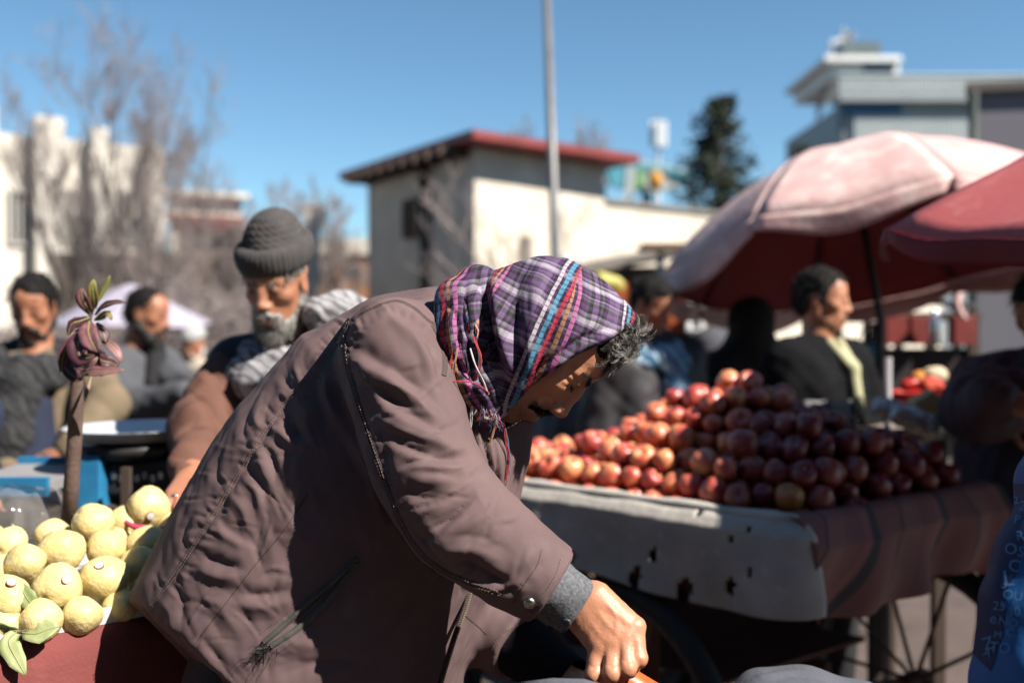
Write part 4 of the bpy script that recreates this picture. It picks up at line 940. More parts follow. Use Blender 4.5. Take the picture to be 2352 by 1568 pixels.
def pc(pts, d0=1.89, bow=.03): n_ = len(pts) - 1; return [(x * .2929, 606.3 + y * .2929, d0 - bow * math.sin(math.pi * .6 * k / n_)) for k, (x, y) in enumerate(pts)]
for pth, w_, m_, rl, bw in [
  ([(715, 400), (672, 320), (640, 250), (650, 190)], 10, LEAFK, .35, .02), ([(745, 350), (735, 270), (725, 200), (735, 120)], 8, LEAFO, .2, .02), ([(770, 290), (800, 230), (835, 160), (862, 90)], 5, LEAFO, .6, .0), ([(745, 400), (800, 340), (880, 305), (985, 298)], 6, LEAFP, .8, .02),
  ([(740, 440), (800, 410), (850, 390), (878, 440)], 6, LEAFO, .3, .02), ([(700, 420), (620, 450), (560, 470), (535, 560)], 9, LEAFP, .5, .03), ([(700, 450), (690, 530), (715, 610), (760, 690)], 15, LEAFK, -.3, .05), ([(760, 460), (800, 520), (820, 570), (835, 620)], 8, LEAFP, .4, .01),
  ([(800, 600), (870, 640), (920, 700), (948, 780)], 8, LEAFK, .5, .02), ([(650, 500), (570, 590), (500, 700), (475, 850)], 9, LEAFP, .3, .03), ([(650, 540), (610, 640), (640, 740), (740, 720)], 16, LEAFP, -.2, .06), ([(560, 750), (630, 800), (700, 800), (765, 730)], 8, LEAFK, .4, .05),
  ([(590, 890), (690, 850), (820, 845), (975, 830)], 9, LEAFK, .7, .05), ([(480, 770), (540, 850), (600, 890), (650, 900)], 9, LEAFP, .2, .02), ([(715, 880), (700, 940), (685, 1000), (670, 1075)], 2.5, LEAFK, .2, .02), ([(600, 600), (560, 700), (580, 800), (620, 880)], 13, LEAFP, 0, -.02), ([(730, 700), (800, 760), (860, 770), (930, 800)], 11, LEAFP, .2, -.03), ([(690, 640), (760, 720), (800, 800), (790, 880)], 12, LEAFP, 0, -.04)]: leaf(pc(pth, 1.885, bw), w_, m_, pt, roll=rl, wk=1.5)
BAG = bpy.data.materials.new('clear_plastic'); BAG.use_nodes = True; b = BAG.node_tree.nodes['Principled BSDF']; b.inputs['Base Color'].default_value = (.30, .28, .27, 1); b.inputs['Roughness'].default_value = .07; b.inputs['Alpha'].default_value = .24; b.inputs['Specular IOR Level'].default_value = .9; b.inputs['Coat Weight'].default_value = 1
bgd = Body(); bgd.ell(P(60, 1190, 1.98), (.085, .07, .055), None, .03); bgd.cone(P(100, 1180, 1.98), P(125, 1130, 1.98), .04, .012, .03); bgd.cone(P(20, 1190, 1.98), P(-40, 1200, 1.98), .06, .04, .03); bgd.cut(P(60, 1238, 1.98), (0, 0, -1), .01)
bo, _, _ = skin_mesh('plastic_bag', bgd, .006, BAG, None, 1, disp=lambda V, N: .010 * np.abs(wob(V, 55, (np.array([.6, 0, .8]), 2.2))) + .005 * wob(V, 120, None, 2)); tag(bo, 'crinkled clear plastic bag behind the guavas at left', 'bag')
# --- weighing scale behind
BLUEP = mat('blue_paint', (.02, .16, .34), (.03, .22, .42), scale=12, rough=.45); STEEL = mat('bright_steel', (.62, .64, .66), (.5, .52, .54), scale=8, rough=.22, metal=.9); BLACKI = mat('black_iron', (.012, .012, .013), (.03, .03, .03), scale=20, rough=.45)
scd = 2.55
scl = empty('weighing_scale', P(310, 1180, scd), 'weighing scale with shiny steel pan on a black iron frame', 'scale')
mb = MB(); mb.lathe([(0, -.035), (.07, -.03), (.14, -.012), (.172, .012), (.178, .016), (.170, .015), (.138, -.006), (.07, -.022), (0, -.027)], P(312, 992, scd), 36); mb.build('pan', mat('polished_pan', (.80, .81, .83), (.70, .71, .73), scale=8, rough=.25, metal=.35), scl, True)
mb = MB(); mb.lathe([(.15, 0), (.13, -.03), (.05, -.05), (.03, -.06)], P(312, 1014, scd), 24); mb.build('pan_holder', BLACKI, scl, True)
mb = MB(); mb.box(P(325, 1085, scd), (.28, .20, .09)); mb.build('body', BLACKI, scl, bevel=.012)
for dx in (-.11, .11):
    for dy in (-.08, .08): mb = MB(); q = P(325, 1125, scd); mb.tube([q + np.array([dx, dy, -.01]), q + np.array([dx, dy, -.06])], .016, 8); mb.build('foot', BLACKI, scl, True)
for k in range(7): mb = MB(); q = P(262 + k * 18, 1092 + (k % 2) * 6, scd - .105); mb.box(q, (.012, .006, .02)); mb.build('bright_weight', STEEL, scl, bevel=.002)
mb = MB(); mb.box(P(222, 1105, 2.46), (.060, .10, .14)); bx_ = mb.build('blue_case', BLUEP, None, bevel=.006); tag(bx_, 'bright blue metal case beside the weighing scale', 'case')
bt = empty('blue_tray', P(70, 1090, 2.45), 'flat blue tray table behind the plastic bag at left', 'table')
a_ = P(-60, 1085, 2.4); b__ = P(158, 1085, 2.4); mb = MB(); mb.box(((a_[0]+b__[0])/2, 2.45, a_[2] - .02), (b__[0]-a_[0], .34, .02)); mb.build('top', mat('grey_top', (.30, .29, .30), (.24, .235, .24), scale=6, rough=.6), bt)
for dy in (-.175, .175): mb = MB(); mb.box(((a_[0]+b__[0])/2, 2.45 + dy, a_[2] - .014), (b__[0]-a_[0] + .01, .018, .042)); mb.build('edge', BLUEP, bt)
st2 = empty('scale_bench', P(260, 1300, 2.55) * np.array([1, 1, 0]), 'dark bench under the weighing scale', 'bench')
a_ = P(-120, 1165, 2.5); b__ = P(470, 1165, 2.5); mb = MB(); mb.box(((a_[0]+b__[0])/2, 2.58, a_[2]), (b__[0]-a_[0], .40, .03)); mb.build('bench_top', DKWOOD, st2)
for x in (a_[0] + .05, b__[0] - .05):
    for y in (2.42, 2.74): MB().box((x, y, a_[2]/2 - .01), (.05, .05, a_[2] - .03)).build('leg', DKWOOD, st2)
for dx in (.02, .4): mb = MB(); mb.bar(np.array([a_[0] + .10 + dx, 2.36, a_[2]]), np.array([a_[0] + .10 + dx, 2.36, a_[2] + .12]), .02); mb.build('stay', DKWOOD, st2)

# --- umbrellas
def umbrella(label, rim_c, axis, R, H, cols, pole_to, n=8, val=.07, seed=1, torn=(), pw=.018, prof=1.8, ribm=None, valm=None, square=False, lining=None):
    Rr = random.Random(seed); ax = nrm(axis); u = nrm(np.cross(ax, [0.0, 1, 0])); v = np.cross(ax, u); root = empty('market_umbrella', pole_to, label, 'umbrella'); rc = np.asarray(rim_c, float)
    def pt(a, f):
        k = a * n / (2 * math.pi); fr = k - math.floor(k); sag = math.sin(math.pi * fr)
        rad = R * f * (1 - .055 * sag * f * f) if not square else R * f / max(abs(math.cos(((a + math.pi/4) % (math.pi/2)) - math.pi/4)), .7) * .8
        z = H * (1 - f ** prof) - .030 * sag * f * (R / .8) + .006 * math.sin(a * 13 + f * 9) * f
        return rc + ax * z + rad * (math.cos(a) * u + math.sin(a) * v)
    for k in range(n):
        a0 = 2 * math.pi * k / n; a1 = 2 * math.pi * (k + 1) / n; nu, nv = 14, 12; V = []; Fc = []
        for j in range(nv + 1):
            for i in range(nu + 1): V.append(pt(a0 + (a1 - a0) * min(max(i / nu, 1e-4), 1 - 1e-4), max(.012, j / nv)))
        for j in range(nv):
            for i in range(nu): q = j*(nu+1)+i; Fc.append((q, q+nu+1, q+nu+2, q+1))
        p_ = mesh('canopy_panel', V, np.array(Fc), [cols[k % len(cols)]] + ([lining] if lining else []), root, True); sd = p_.modifiers.new('Solidify', 'SOLIDIFY'); sd.thickness = .004; sd.offset = -1 if not lining else 0; sd.material_offset = 1 if lining else 0
        if val:
            V = []; Fc = []; nr = 4
            for j in range(nr + 1):
                for i in range(nu + 1):
                    t = i / nu; q = pt(a0 + (a1 - a0) * min(max(t, 1e-4), 1 - 1e-4), 1.0); dl = val * (.55 + .45 * math.sin(math.pi * t)) * (1 + .15 * math.sin(k * 3 + 1)); V.append(q + nrm(q - rc) * (.006 + .012 * math.sin(t * 9 + k) * j / nr) - np.array([0, 0, dl * j / nr]))
            for j in range(nr):
                for i in range(nu): q = j*(nu+1)+i; Fc.append((q, q+nu+1, q+nu+2, q+1))
            m_ = mesh('valance', V, np.array(Fc), (valm or cols)[k % len(valm or cols)], p_, True); sd = m_.modifiers.new('Solidify', 'SOLIDIFY'); sd.thickness = .003
        mb = MB(); mb.tube([pt(a0 + 1e-4, f) - ax * .012 for f in np.linspace(.02, .99, 8)], .006, 6); rb = mb.build('rib', ribm or BLACKI, root, True)
        mb = MB(); mb.tube([rc + ax * (H * .25), pt(a0 + 1e-4, .5) - ax * .016], .005, 6); mb.build('strut', ribm or BLACKI, rb, True)
    mb = MB(); mb.tube([rc + ax * (H + .04), rc + ax * (H * .2), rc - ax * .3, np.asarray(pole_to, float)], pw, 10); mb.build('pole', ribm or BLACKI, root, True)
    mb = MB(); mb.lathe([(.001, .05), (.018, .045), (.03, .0), (.035, -.02)], rc + ax * (H + .012), 12, ax); mb.build('finial', ribm or BLACKI, root, True)
    for (k, L_, w_) in torn:
        a0 = 2 * math.pi * k / n; q = pt(a0, .99); V = []; Fc = []
        for j in range(9):
            f = j / 8; c = q + np.array([.05 * f + .015 * math.sin(f * 7), -.02 * f, -L_ * f]); V += [c - u * w_ * (1 - .5 * f), c + u * w_ * (1 - .5 * f) + np.array([0, .01 * math.sin(f * 9), 0])]
        Fc = [(2*j, 2*j+1, 2*j+3, 2*j+2) for j in range(8)]; o = mesh('torn_strip', V, np.array(Fc), cols[0], root, True); sd = o.modifiers.new('Solidify', 'SOLIDIFY'); sd.thickness = .003
    return root
FPINK = mat('faded_pink_canvas', (.70, .50, .485), (.62, .38, .37), scale=4, rough=.85, bump=.3, bscale=26, c3=(.82, .65, .62), s3=9, f3=.4, bdist=.01); FPINK2 = mat('faded_rose_canvas', (.62, .34, .33), (.70, .45, .44), scale=5, rough=.85, bump=.3, bscale=26, bdist=.01)
REDCV = mat('red_canvas', (.52, .13, .135), (.46, .10, .105), scale=5, rough=.7, bump=.2, bscale=40, c3=(.58, .21, .20), s3=12, f3=.3); DRED = mat('deep_red_canvas', (.22, .012, .02), (.17, .010, .016), scale=5, rough=.7); LAVC = mat('pale_lavender_canvas', (.40, .375, .46), (.36, .335, .42), scale=4, rough=.8)
umbrella('large sun-bleached pink market umbrella above the black-jacketed man', P(1995, 582, 4.6), (-.10, .25, 1), .955, .49, [FPINK, FPINK, FPINK2], np.array([P(2015, 740, 4.75)[0], 4.75, 0]), n=8, val=.11, seed=3, torn=((5, .22, .03), (6, .14, .02)), prof=2.2, lining=DRED)
umbrella('bright red umbrella cut off by the right edge over the apples', (1.755, 2.5, 1.735), (0, -.085, 1), .81, .44, [REDCV], np.array([1.78, 2.58, 0]), n=8, val=.055, seed=5, prof=1.02, valm=[DRED])
umbrella('dark red umbrella whose tip pokes in at the top right corner', (1.26, 1.40, P(2330, 80, 1.6)[2] + .015), (0, 0, 1), .50, .24, [DRED], np.array([1.28, 1.36, 0]), n=8, val=0, seed=6, prof=1.5)
umbrella('dark red umbrella out of view beyond the right edge, shading the apples', (1.97, 1.55, 2.06), (0, 0, 1), .64, .30, [DRED], np.array([2.0, 1.5, 0]), n=8, val=0, seed=8, prof=1.5)
umbrella('pale lavender square umbrella far left behind the hooded man', P(300, 741, 8.2), (0, -.03, 1), .66, .33, [LAVC], np.array([P(300, 740, 8.2)[0], 8.2, 0]), n=4, val=0, seed=7, prof=1.05)
MB().box(P(405, 752, 8.4), (.20, .1, .06)).build('red_cushion', REDCV, None, bevel=.015); tag(bpy.data.objects['red_cushion'], 'small red bundle hung under the lavender umbrella', 'bundle')
mb = MB(); mb.tube([P(405, 752, 8.4), P(380, 745, 8.35), P(300, 700, 8.2)], .006, 5); mb.build('hanger', BLACKI, bpy.data.objects['red_cushion'])

# --- stalls in the background on the right
aw = empty('awning_stall', np.array([P(1450, 740, 9.5)[0], 9.5, 0]), 'stall with sagging brown awning behind the headscarf', 'stall')
AWN = mat('awning_sheet', (.23, .195, .16), (.16, .135, .115), scale=3, rough=.8, bump=.3, bscale=16, bdist=.01); WPIPE = mat('white_pipe', (.55, .55, .56), rough=.4)
for k in range(9):
    t0, t1 = k / 9, (k + 1) / 9 - .008; f = lambda t, y, dz: P(1270 + (1620 - 1270) * t, np.interp(t, [0, 1], [636, 574]), 9.2) + np.array([0, y, dz])
    V = [f(t0, 0, 0), f(t1, 0, .0), f(t1, 1.5, .16), f(t0, 1.5, .16)]; V += [q - np.array([0, 0, .03]) for q in V]
    mesh('awning_sheet', V, [(0, 1, 2, 3), (7, 6, 5, 4), (0, 4, 5, 1), (1, 5, 6, 2), (2, 6, 7, 3), (3, 7, 4, 0)], AWN, aw, False)
for u, d in ((1516, 9.15), (1300, 9.15), (1610, 10.6), (1330, 10.6)): q = P(u, 600, d); mb = MB(); mb.tube([np.array([q[0], d, 0]), np.array([q[0], d, q[2] + .08])], .035, 8); mb.build('post', WPIPE, aw, True)
mb = MB(); q0 = P(1270, 700, 10.6); q1 = P(1625, 700, 10.6); mb.box(((q0[0]+q1[0])/2, 10.75, 1.05), (q1[0]-q0[0], .06, 2.1)); mb.build('back_cloth', mat('brown_sacking', (.075, .058, .048), (.055, .042, .036), scale=4, rough=.9), aw)
mb = MB(); mb.box(P(1545, 566, 9.0) + np.array([0, .1, 0]), (.55, .5, .04)); mb.build('roof_board', mat('bare_board', (.24, .15, .09)), aw)
ORC = mat('orange_crate', (.42, .095, .022), (.34, .075, .02), scale=7, rough=.6)
for i, (u, v, d, w_, h_, lab) in enumerate([(1452, 712, 6.6, .28, .26, 'orange plastic crate behind the forelock'), (1548, 715, 6.7, .10, .36, 'narrow orange crate right of the blue-scarfed man')]):
    r_ = empty('crate', P(u, v, d) - np.array([0, 0, h_ / 2]), lab, 'crate', 'orange crates at the awning stall'); c = P(u, v, d)
    for z in range(4): MB().box(c + np.array([0, -.14, -h_ / 2 + h_ * (z + .5) / 4]), (w_, .015, h_ / 4 - .012)).build('slat', ORC, r_)
    for x in (-1, 1): MB().box(c + np.array([x * w_ / 2, 0, 0]), (.016, .29, h_)).build('side', ORC, r_)
    MB().box(c + np.array([0, 0, -h_ / 2 + .01]), (w_ - .02, .26, .012)).build('base', ORC, r_); MB().box(c + np.array([0, .14, 0]), (w_ - .02, .012, h_)).build('back', ORC, r_)
    MB().box((c[0], c[1], (c[2] - h_ / 2) / 2 - .003), (w_ * 1.1, .34, c[2] - h_ / 2 - .006)).build('stand', DKWOOD, r_)
yb = Body(); yb.ell(P(1398, 650, 6.5), (.10, .06, .05), None); yb.cone(P(1380, 640, 6.5), P(1420, 662, 6.5), .05, .04, .03); yo, _, _ = skin_mesh('yellow_sack', yb, .012, mat('yellow_plastic', (.55, .50, .14), (.48, .43, .12), scale=12, rough=.5), None, 1, disp=lambda V, N: .01 * wob(V, 40)); tag(yo, 'bright yellow bundle on top of the stall behind the headscarf', 'bundle')
mb = MB(); q = P(1398, 690, 6.55); mb.box((q[0], 6.62, q[2]), (.24, .2, .24)); o = mb.build('bundle_box', ORC, None); tag(o, 'rusty orange box carrying the yellow bundle', 'box'); MB().box((q[0], 6.62, (q[2] - .12) / 2 - .003), (.2, .16, q[2] - .126)).build('stand', DKWOOD, o)
pf = empty('pipe_frame', np.array([P(1615, 740, 7.5)[0], 7.5, 0]), 'white pipe railing under the left edge of the pink umbrella', 'railing')
for u in (1545, 1582, 1640, 1690): q = P(u, 690 if u in (1582, 1640) else 712, 7.5); mb = MB(); mb.tube([np.array([q[0], 7.5, 0]), q], .028 if u == 1582 else .02, 8); mb.build('upright', WPIPE, pf, True)
for v in (714, 760): mb = MB(); mb.tube([P(1540, v, 7.46), P(1700, v, 7.46)], .02, 8); mb.build('rail', WPIPE, pf, True)
bs = empty('textile_bale', np.array([P(1620, 740, 5.6)[0], 5.6, 0]), 'stack of folded brown textiles behind the apple pile', 'textiles')
BRT = [mat('textile_brown', (.15, .09, .065), (.11, .066, .05), scale=9), mat('textile_dark', (.04, .034, .04), (.06, .05, .055), scale=9), mat('textile_rust', (.24, .11, .06), (.18, .085, .05), scale=9)]
z0 = 0
for k in range(11): hh = .11; MB().box((P(1622, 740, 5.6)[0] + Ra.uniform(-.01, .01), 5.6, z0 + hh / 2), (.34 + Ra.uniform(-.02, .02), .3, hh - .004)).build('folded_cloth', BRT[k % 3], bs, bevel=.03); z0 += hh
rc_ = empty('counter_stall', np.array([P(2120, 740, 6.2)[0], 6.2, 0]), 'market counter with red front boxes and steel trays at right', 'stall')
a_ = P(1985, 716, 6.0); b__ = P(2245, 716, 6.0); MB().box(((a_[0]+b__[0])/2, 6.3, a_[2] - .03), (b__[0]-a_[0], .7, .05)).build('counter_top', DKWOOD, rc_)
for x in (a_[0] + .03, b__[0] - .03):
    for y in (6.0, 6.6): MB().box((x, y, a_[2] / 2 - .03), (.06, .06, a_[2] - .06)).build('leg', DKWOOD, rc_)
RBX = mat('red_carton', (.22, .030, .024), (.17, .024, .02), scale=8, rough=.6, c3=(.30, .12, .05), s3=14, f3=.22)
for i, u in enumerate((2050, 2108, 2206)): q = P(u, 758, 5.95); MB().box((q[0], 5.93, q[2]), (.13, .1, .17)).build('red_box', RBX, rc_, bevel=.004)
mb = MB(); mb.box((P(2125, 800, 6.0)[0], 6.02, P(2125, 800, 6)[2] - .25), (.62, .04, .5)); mb.build('skirt', mat('counter_dark', (.02, .014, .016)), rc_)
for i, (u, v, w_) in enumerate(((2080, 700, .20), (2150, 694, .22), (2210, 702, .19), (2120, 686, .24))): q = P(u, v, 6.2 + .08 * (i % 2)); mb = MB(); mb.lathe([(.0, -.02), (w_ * .42, -.018), (w_ * .5, .012), (w_ * .52, .014), (w_ * .48, .008), (.0, -.012)], q, 24); o = mb.build('steel_tray', STEEL, None, True); tag(o, ['shallow steel dish at the left of the counter', 'steel dish in the middle of the counter', 'steel dish at the right end of the counter', 'largest steel dish standing behind the others on the counter'][i], 'dish', 'steel dishes on the counter')
mb = MB(); mb.lathe([(.028, -.10), (.032, -.09), (.032, .05), (.02, .08), (.02, .10), (.001, .105)], P(2147, 752, 5.8), 16); o = mb.build('flask', STEEL, None, True); tag(o, 'slim steel flask in front of the red boxes', 'flask')
MB().box(P(2147, 790, 5.82), (.08, .08, .012)).build('flask_shelf', DKWOOD, o)
for i, (u, v) in enumerate(((2030, 640), (2064, 640), (2198, 640))): q = P(u, v, 7.0); mb = MB(); mb.tube([np.array([q[0], 7, 0]), np.array([q[0], 7, 2.1])], .035, 8); o = mb.build('stall_post', BLACKI, None, True); tag(o, ['left of two close dark posts under the pink umbrella', 'right of two close dark posts under the pink umbrella', 'dark post beside the grey building under the red umbrella'][i], 'post', 'dark posts in the market')
bgb = Body(); bgb.ell(P(1990, 805, 4.9), (.075, .05, .06), None); bgb.cut(P(1990, 785, 4.9), (0, 0, 1), .01); bo, _, _ = skin_mesh('blue_bag', bgb, .010, mat('cyan_plastic', (.012, .16, .26), (.016, .20, .32), scale=10, rough=.5), None, 1, disp=lambda V, N: .008 * wob(V, 50)); tag(bo, 'cyan plastic bag in shade right of the black-jacketed man', 'bag')
for dx in (-.03, .03): mb = MB(); q = P(1990, 786, 4.9); mb.tube([q + np.array([dx - .03, 0, -.01]), q + np.array([dx * .5, 0, .07]), q + np.array([dx + .03, 0, -.01])], .005, 6); mb.build('handle', MATS['cyan_plastic'], bo, True)
bst = empty('goods_table', np.array([P(2110, 740, 4.2)[0], 4.2, 0]), 'low table with red basin and packets between the apples and the maroon coat', 'table')
a_ = P(2000, 990, 3.5); b__ = P(2185, 990, 3.5); MB().box(((a_[0]+b__[0])/2, 3.75, a_[2] - .015), (b__[0]-a_[0], .55, .03)).build('table_top', mat('pale_board', (.30, .25, .21), (.25, .205, .17), scale=8, rough=.8), bst)
for x in (a_[0] + .03, b__[0] - .03):
    for y in (3.52, 3.98): MB().box((x, y, a_[2] / 2 - .015), (.04, .04, a_[2] - .03)).build('leg', DKWOOD, bst)
REDP = mat('red_plastic', (.42, .022, .018), rough=.35)
mb = MB(); mb.lathe([(.0, -.10), (.10, -.10), (.135, .02), (.145, .024), (.130, .018), (.098, -.085), (0, -.088)], P(2108, 912, 3.95), 28); o = mb.build('red_basin', REDP, None, True); tag(o, 'red plastic basin holding orange and white packets', 'basin')
MB().box(P(2108, 955, 3.95), (.16, .16, .02)).build('foot_ring', REDP, o)
for i, (u, v, d, w_, m_, lab) in enumerate([(2118, 870, 3.93, .05, mat('orange_pack', (.60, .25, .05)), 'orange packet heaped in the red basin'), (2146, 862, 3.92, .05, mat('cream_pack', (.62, .50, .36)), 'cream packet heaped in the red basin'), (2090, 884, 3.9, .04, REDP, 'red packet at the left of the red basin'), (2140, 886, 3.86, .045, mat('scarlet_pack', (.60, .07, .04)), 'scarlet packet at the front of the red basin')]):
    q = Body(); q.ell(P(u, v, d), (w_, w_ * .6, w_ * .62), None); q.cone(P(u - 10, v, d), P(u + 12, v - 6, d), w_ * .5, w_ * .4, .02); o, _, _ = skin_mesh('packet', q, .008, m_, None, 1, disp=lambda V, N: .006 * wob(V, 70)); tag(o, lab, 'packet', 'packets in the basin')
mb = MB(); mb.lathe([(.0, -.045), (.03, -.036), (.045, 0), (.032, .034), (0, .045)], P(2190, 912, 3.7), 16); o = mb.build('green_ball', mat('green_plastic', (.10, .34, .11), (.14, .40, .15), scale=12, rough=.4), None, True); tag(o, 'small bright green ball right of the red basin', 'ball'); MB().box(P(2190, 948, 3.7), (.05, .05, .04)).build('holder', mat('dark_blue_pot', (.02, .03, .05)), o)
FOIL = mat('crinkled_foil', (.75, .74, .72), (.6, .59, .57), scale=20, rough=.18, metal=.7, bump=.9, bscale=40, bdist=.02)
for i, (u, v, d, rx, lab, m_) in enumerate([(2062, 945, 3.35, .10, 'shiny silver wrapped packet behind the right end of the apples', FOIL), (2105, 968, 3.30, .085, 'second silver packet nearer the orange carton', FOIL)]):
    q = Body(); q.cone(P(u - 38, v - 12, d), P(u + 34, v + 12, d), .030, .034, .02); o, _, _ = skin_mesh('foil_packet', q, .007, m_, None, 1, disp=lambda V, N: .012 * np.abs(wob(V, 70)) + .004 * wob(V, 160, None, 1)); tag(o, lab, 'packet', 'silver packets')
mb = MB(); mb.box(P(2135, 945, 3.45), (.085, .07, .13), ax=np.array([nrm([.8, 0, .45]), [0, 1, 0], nrm([-.45, 0, .8])])); o = mb.build('carton', mat('yellow_carton', (.62, .42, .14), (.60, .52, .36), scale=14, rough=.6), None, bevel=.004); tag(o, 'tilted yellow and cream carton beside the silver packets', 'carton'); MB().box(P(2135, 985, 3.45), (.08, .06, .03)).build('foot', MATS['yellow_carton'], o)
mb = MB(); mb.tube([P(2042, 975, 3.6) * np.array([1, 1, 0]), P(2040, 820, 3.6)], .014, 8); o = mb.build('grey_post', mat('grey_post', (.24, .22, .24), rough=.5), None, True); tag(o, 'thin grey post between the black jacket and the red basin', 'post')
# --- grey cloth on the barrow in the near foreground
BCL = mat('blue_grey_cloth', (.105, .11, .135), (.080, .084, .105), scale=8, rough=.9, bump=.4, bscale=120)
gbw = empty('covered_barrow', P(1800, 1700, 1.32) * np.array([1, 1, 0]), 'barrow under a blue-grey cloth at the bottom edge of the picture', 'barrow')
q = Body(); q.chain([P(1660, 1650, 1.30), P(1750, 1592, 1.32), P(1850, 1588, 1.33), P(2000, 1622, 1.33), P(2200, 1690, 1.32)], [.020, .026, .026, .026, .025], .04); q.chain([P(1700, 1790, 1.28), P(1840, 1790, 1.30), P(2100, 1830, 1.30)], [.08, .11, .10], .05)
skin_mesh('cloth_heap', q, .006, BCL, gbw, 2, disp=lambda V, N: .007 * wob(V, 40, (np.array([1, 0, 0]), 2.5)) + folds(V, N, [([(1760, 1545), (1850, 1550), (1960, 1575)], 9, 5, 'v'), ([(1720, 1568), (1790, 1545), (1850, 1535)], 10, 5, 'r')]))
MB().box(P(1850, 1900, 1.32), (.7, .4, .05)).build('deck', OLDRED, gbw); 
for dx in (-.3, .3): MB().box(P(1850, 1900, 1.32) * np.array([1, 1, 0]) + np.array([dx, 0, P(1850, 1900, 1.32)[2] / 2 - .02]), (.05, .05, P(1850, 1900, 1.32)[2] - .05)).build('leg', OLDRED, gbw)
mb = MB(); mb.tube([P(1190, 1582, 1.34), P(1270, 1572, 1.335), P(1340, 1574, 1.33), P(1380, 1586, 1.33)], .009, 8); o = mb.build('cloth_roll', BCL, None, True); tag(o, 'rolled grey cloth edge under the man\'s hands at the bottom', 'cloth'); MB().box(P(1290, 1650, 1.34), (.10, .03, .09)).build('backing_board', OLDRED, o)
# ================================================================== the stooping man in the foreground
def pxr(r, d): return r * d / F
TAUPE = mat('jacket_twill', (.150, .098, .099), (.118, .076, .079), scale=9, rough=.82, spec=.2, bump=.10, bscale=700, c3=(.176, .124, .121), s3=18, f3=.3, bdist=.002)
TAUPE_D = mat('jacket_seam', (.08, .051, .052), (.062, .040, .041), scale=60, rough=.8, bump=.3, bscale=300)
THREAD = mat('pale_thread', (.20, .15, .13), rough=.8)
PIPE = mat('pocket_welt', (.055, .054, .050), (.09, .085, .075), scale=50, rough=.75, bump=.3, bscale=300)
ZIPM = mat('zip_metal', (.34, .29, .22), rough=.4, metal=.8)
DARKC = mat('black_knit', (.008, .008, .011), (.013, .012, .016), scale=90, rough=.95, spec=.08, bump=.3)
GREYC = mat('grey_flannel', (.125, .13, .145), (.075, .08, .092), scale=160, rough=.9, bump=.35, bscale=320, c3=(.18, .185, .20), s3=220, f3=.4)
TROUS = mat('dark_trousers', (.022, .020, .022), (.035, .031, .032), scale=18, rough=.85, bump=.3)

man = empty('person', (-.33, 1.72, 0), 'stooping man in brown jacket and plaid purple headscarf, gripping an orange tube', 'person')
# --- head frame
HC = P(1250, 787, 1.60)
HR = frame((.50, -.12, -.865), (.865, -.02, .50))
LW = lambda x, y, z: HC + x * HR[0] + y * HR[1] + z * HR[2]
B = Body()
B.chain([P(690, 1500, 1.70), P(800, 1220, 1.70), P(930, 960, 1.70), P(1050, 860, 1.66)], [.135, .12, .125, .075], .05)
B.cone(P(1040, 860, 1.66), LW(-.03, 0, -.04), .062, .056, .03)
for d_, sh in ((1.52, (905, 810)), (1.90, (900, 820))): B.cone(P(960, 860, 1.68), P(sh[0], sh[1], d_), .09, .062, .04)
hipn = P(640, 1600, 1.62); hipf = P(660, 1600, 1.80)
B.chain([hipn, np.array([-.36, 1.62, .48]), np.array([-.44, 1.64, .085])], [.088, .058, .042], .03)
B.chain([hipf, np.array([-.28, 1.86, .48]), np.array([-.34, 1.90, .085])], [.088, .058, .042], .03)
B.cone(np.array([-.45, 1.64, .05]), np.array([-.28, 1.62, .04]), .04, .03, .03); B.cone(np.array([-.35, 1.90, .05]), np.array([-.18, 1.88, .04]), .04, .03, .03)
B.chain([P(905, 810, 1.52), P(1050, 1190, 1.455), P(1346, 1392, 1.435)], [.055, .044, .029], .03)
B.chain([P(900, 820, 1.90), P(1010, 1330, 1.84), P(1290, 1560, 1.64)], [.055, .044, .029], .03)
head_prims(B, HC, HR, 1.0, ez=.007)
B.cone(LW(.0945, -.016, -.0745), LW(.0945, .016, -.0745), .0068, .0068, .005)
# right hand closed round the tube: joints of every finger
WR0, WR1 = P(1372, 1366, 1.425), P(1332, 1420, 1.425)
FING = [  # mcp, pip, dip, tip
 [(1459, 1440, 1.410), (1467, 1512, 1.386), (1446, 1540, 1.415), (1428, 1522, 1.440)],
 [(1436, 1461, 1.402), (1441, 1534, 1.374), (1418, 1560, 1.405), (1404, 1540, 1.432)],
 [(1405, 1476, 1.400), (1404, 1546, 1.374), (1386, 1572, 1.405), (1376, 1552, 1.432)],
 [(1372, 1484, 1.404), (1363, 1548, 1.384), (1350, 1572, 1.410), (1344, 1556, 1.432)]]
for i, fg in enumerate(FING):
    w_ = WR0 * (1 - i / 3) + WR1 * i / 3
    j = [P(*q) for q in fg]
    B.cone(w_, j[0], .0195, .0150, .016)
    B.cone(w_ * .45 + j[0] * .55 + np.array([.001, -.012, .004]), j[0] + np.array([0, -.0055, .002]), .0022, .0045, .008)   # tendon
    B.ell(j[0] + np.array([.001, -.004, .003]), (.0125, .0115, .0115), None, .006)
    B.cone(j[0], j[1], .0128, .0118, .0045); B.ell(j[1], (.0126, .0126, .0122), None, .004)
    B.cone(j[1], j[2], .0110, .0100, .0040); B.cone(j[2], j[3], .0100, .0085, .0040)
B.cone(P(1352, 1392, 1.45), P(1392, 1440, 1.425), .030, .022, .02)
for q in ((1.0,),):
    B.cone(P(1385, 1420, 1.45), P(1440, 1478, 1.462), .017, .0135, .016); B.cone(P(1440, 1478, 1.462), P(1452, 1530, 1.452), .0120, .0110, .006); B.cone(P(1452, 1530, 1.452), P(1436, 1562, 1.446), .011, .009, .006)
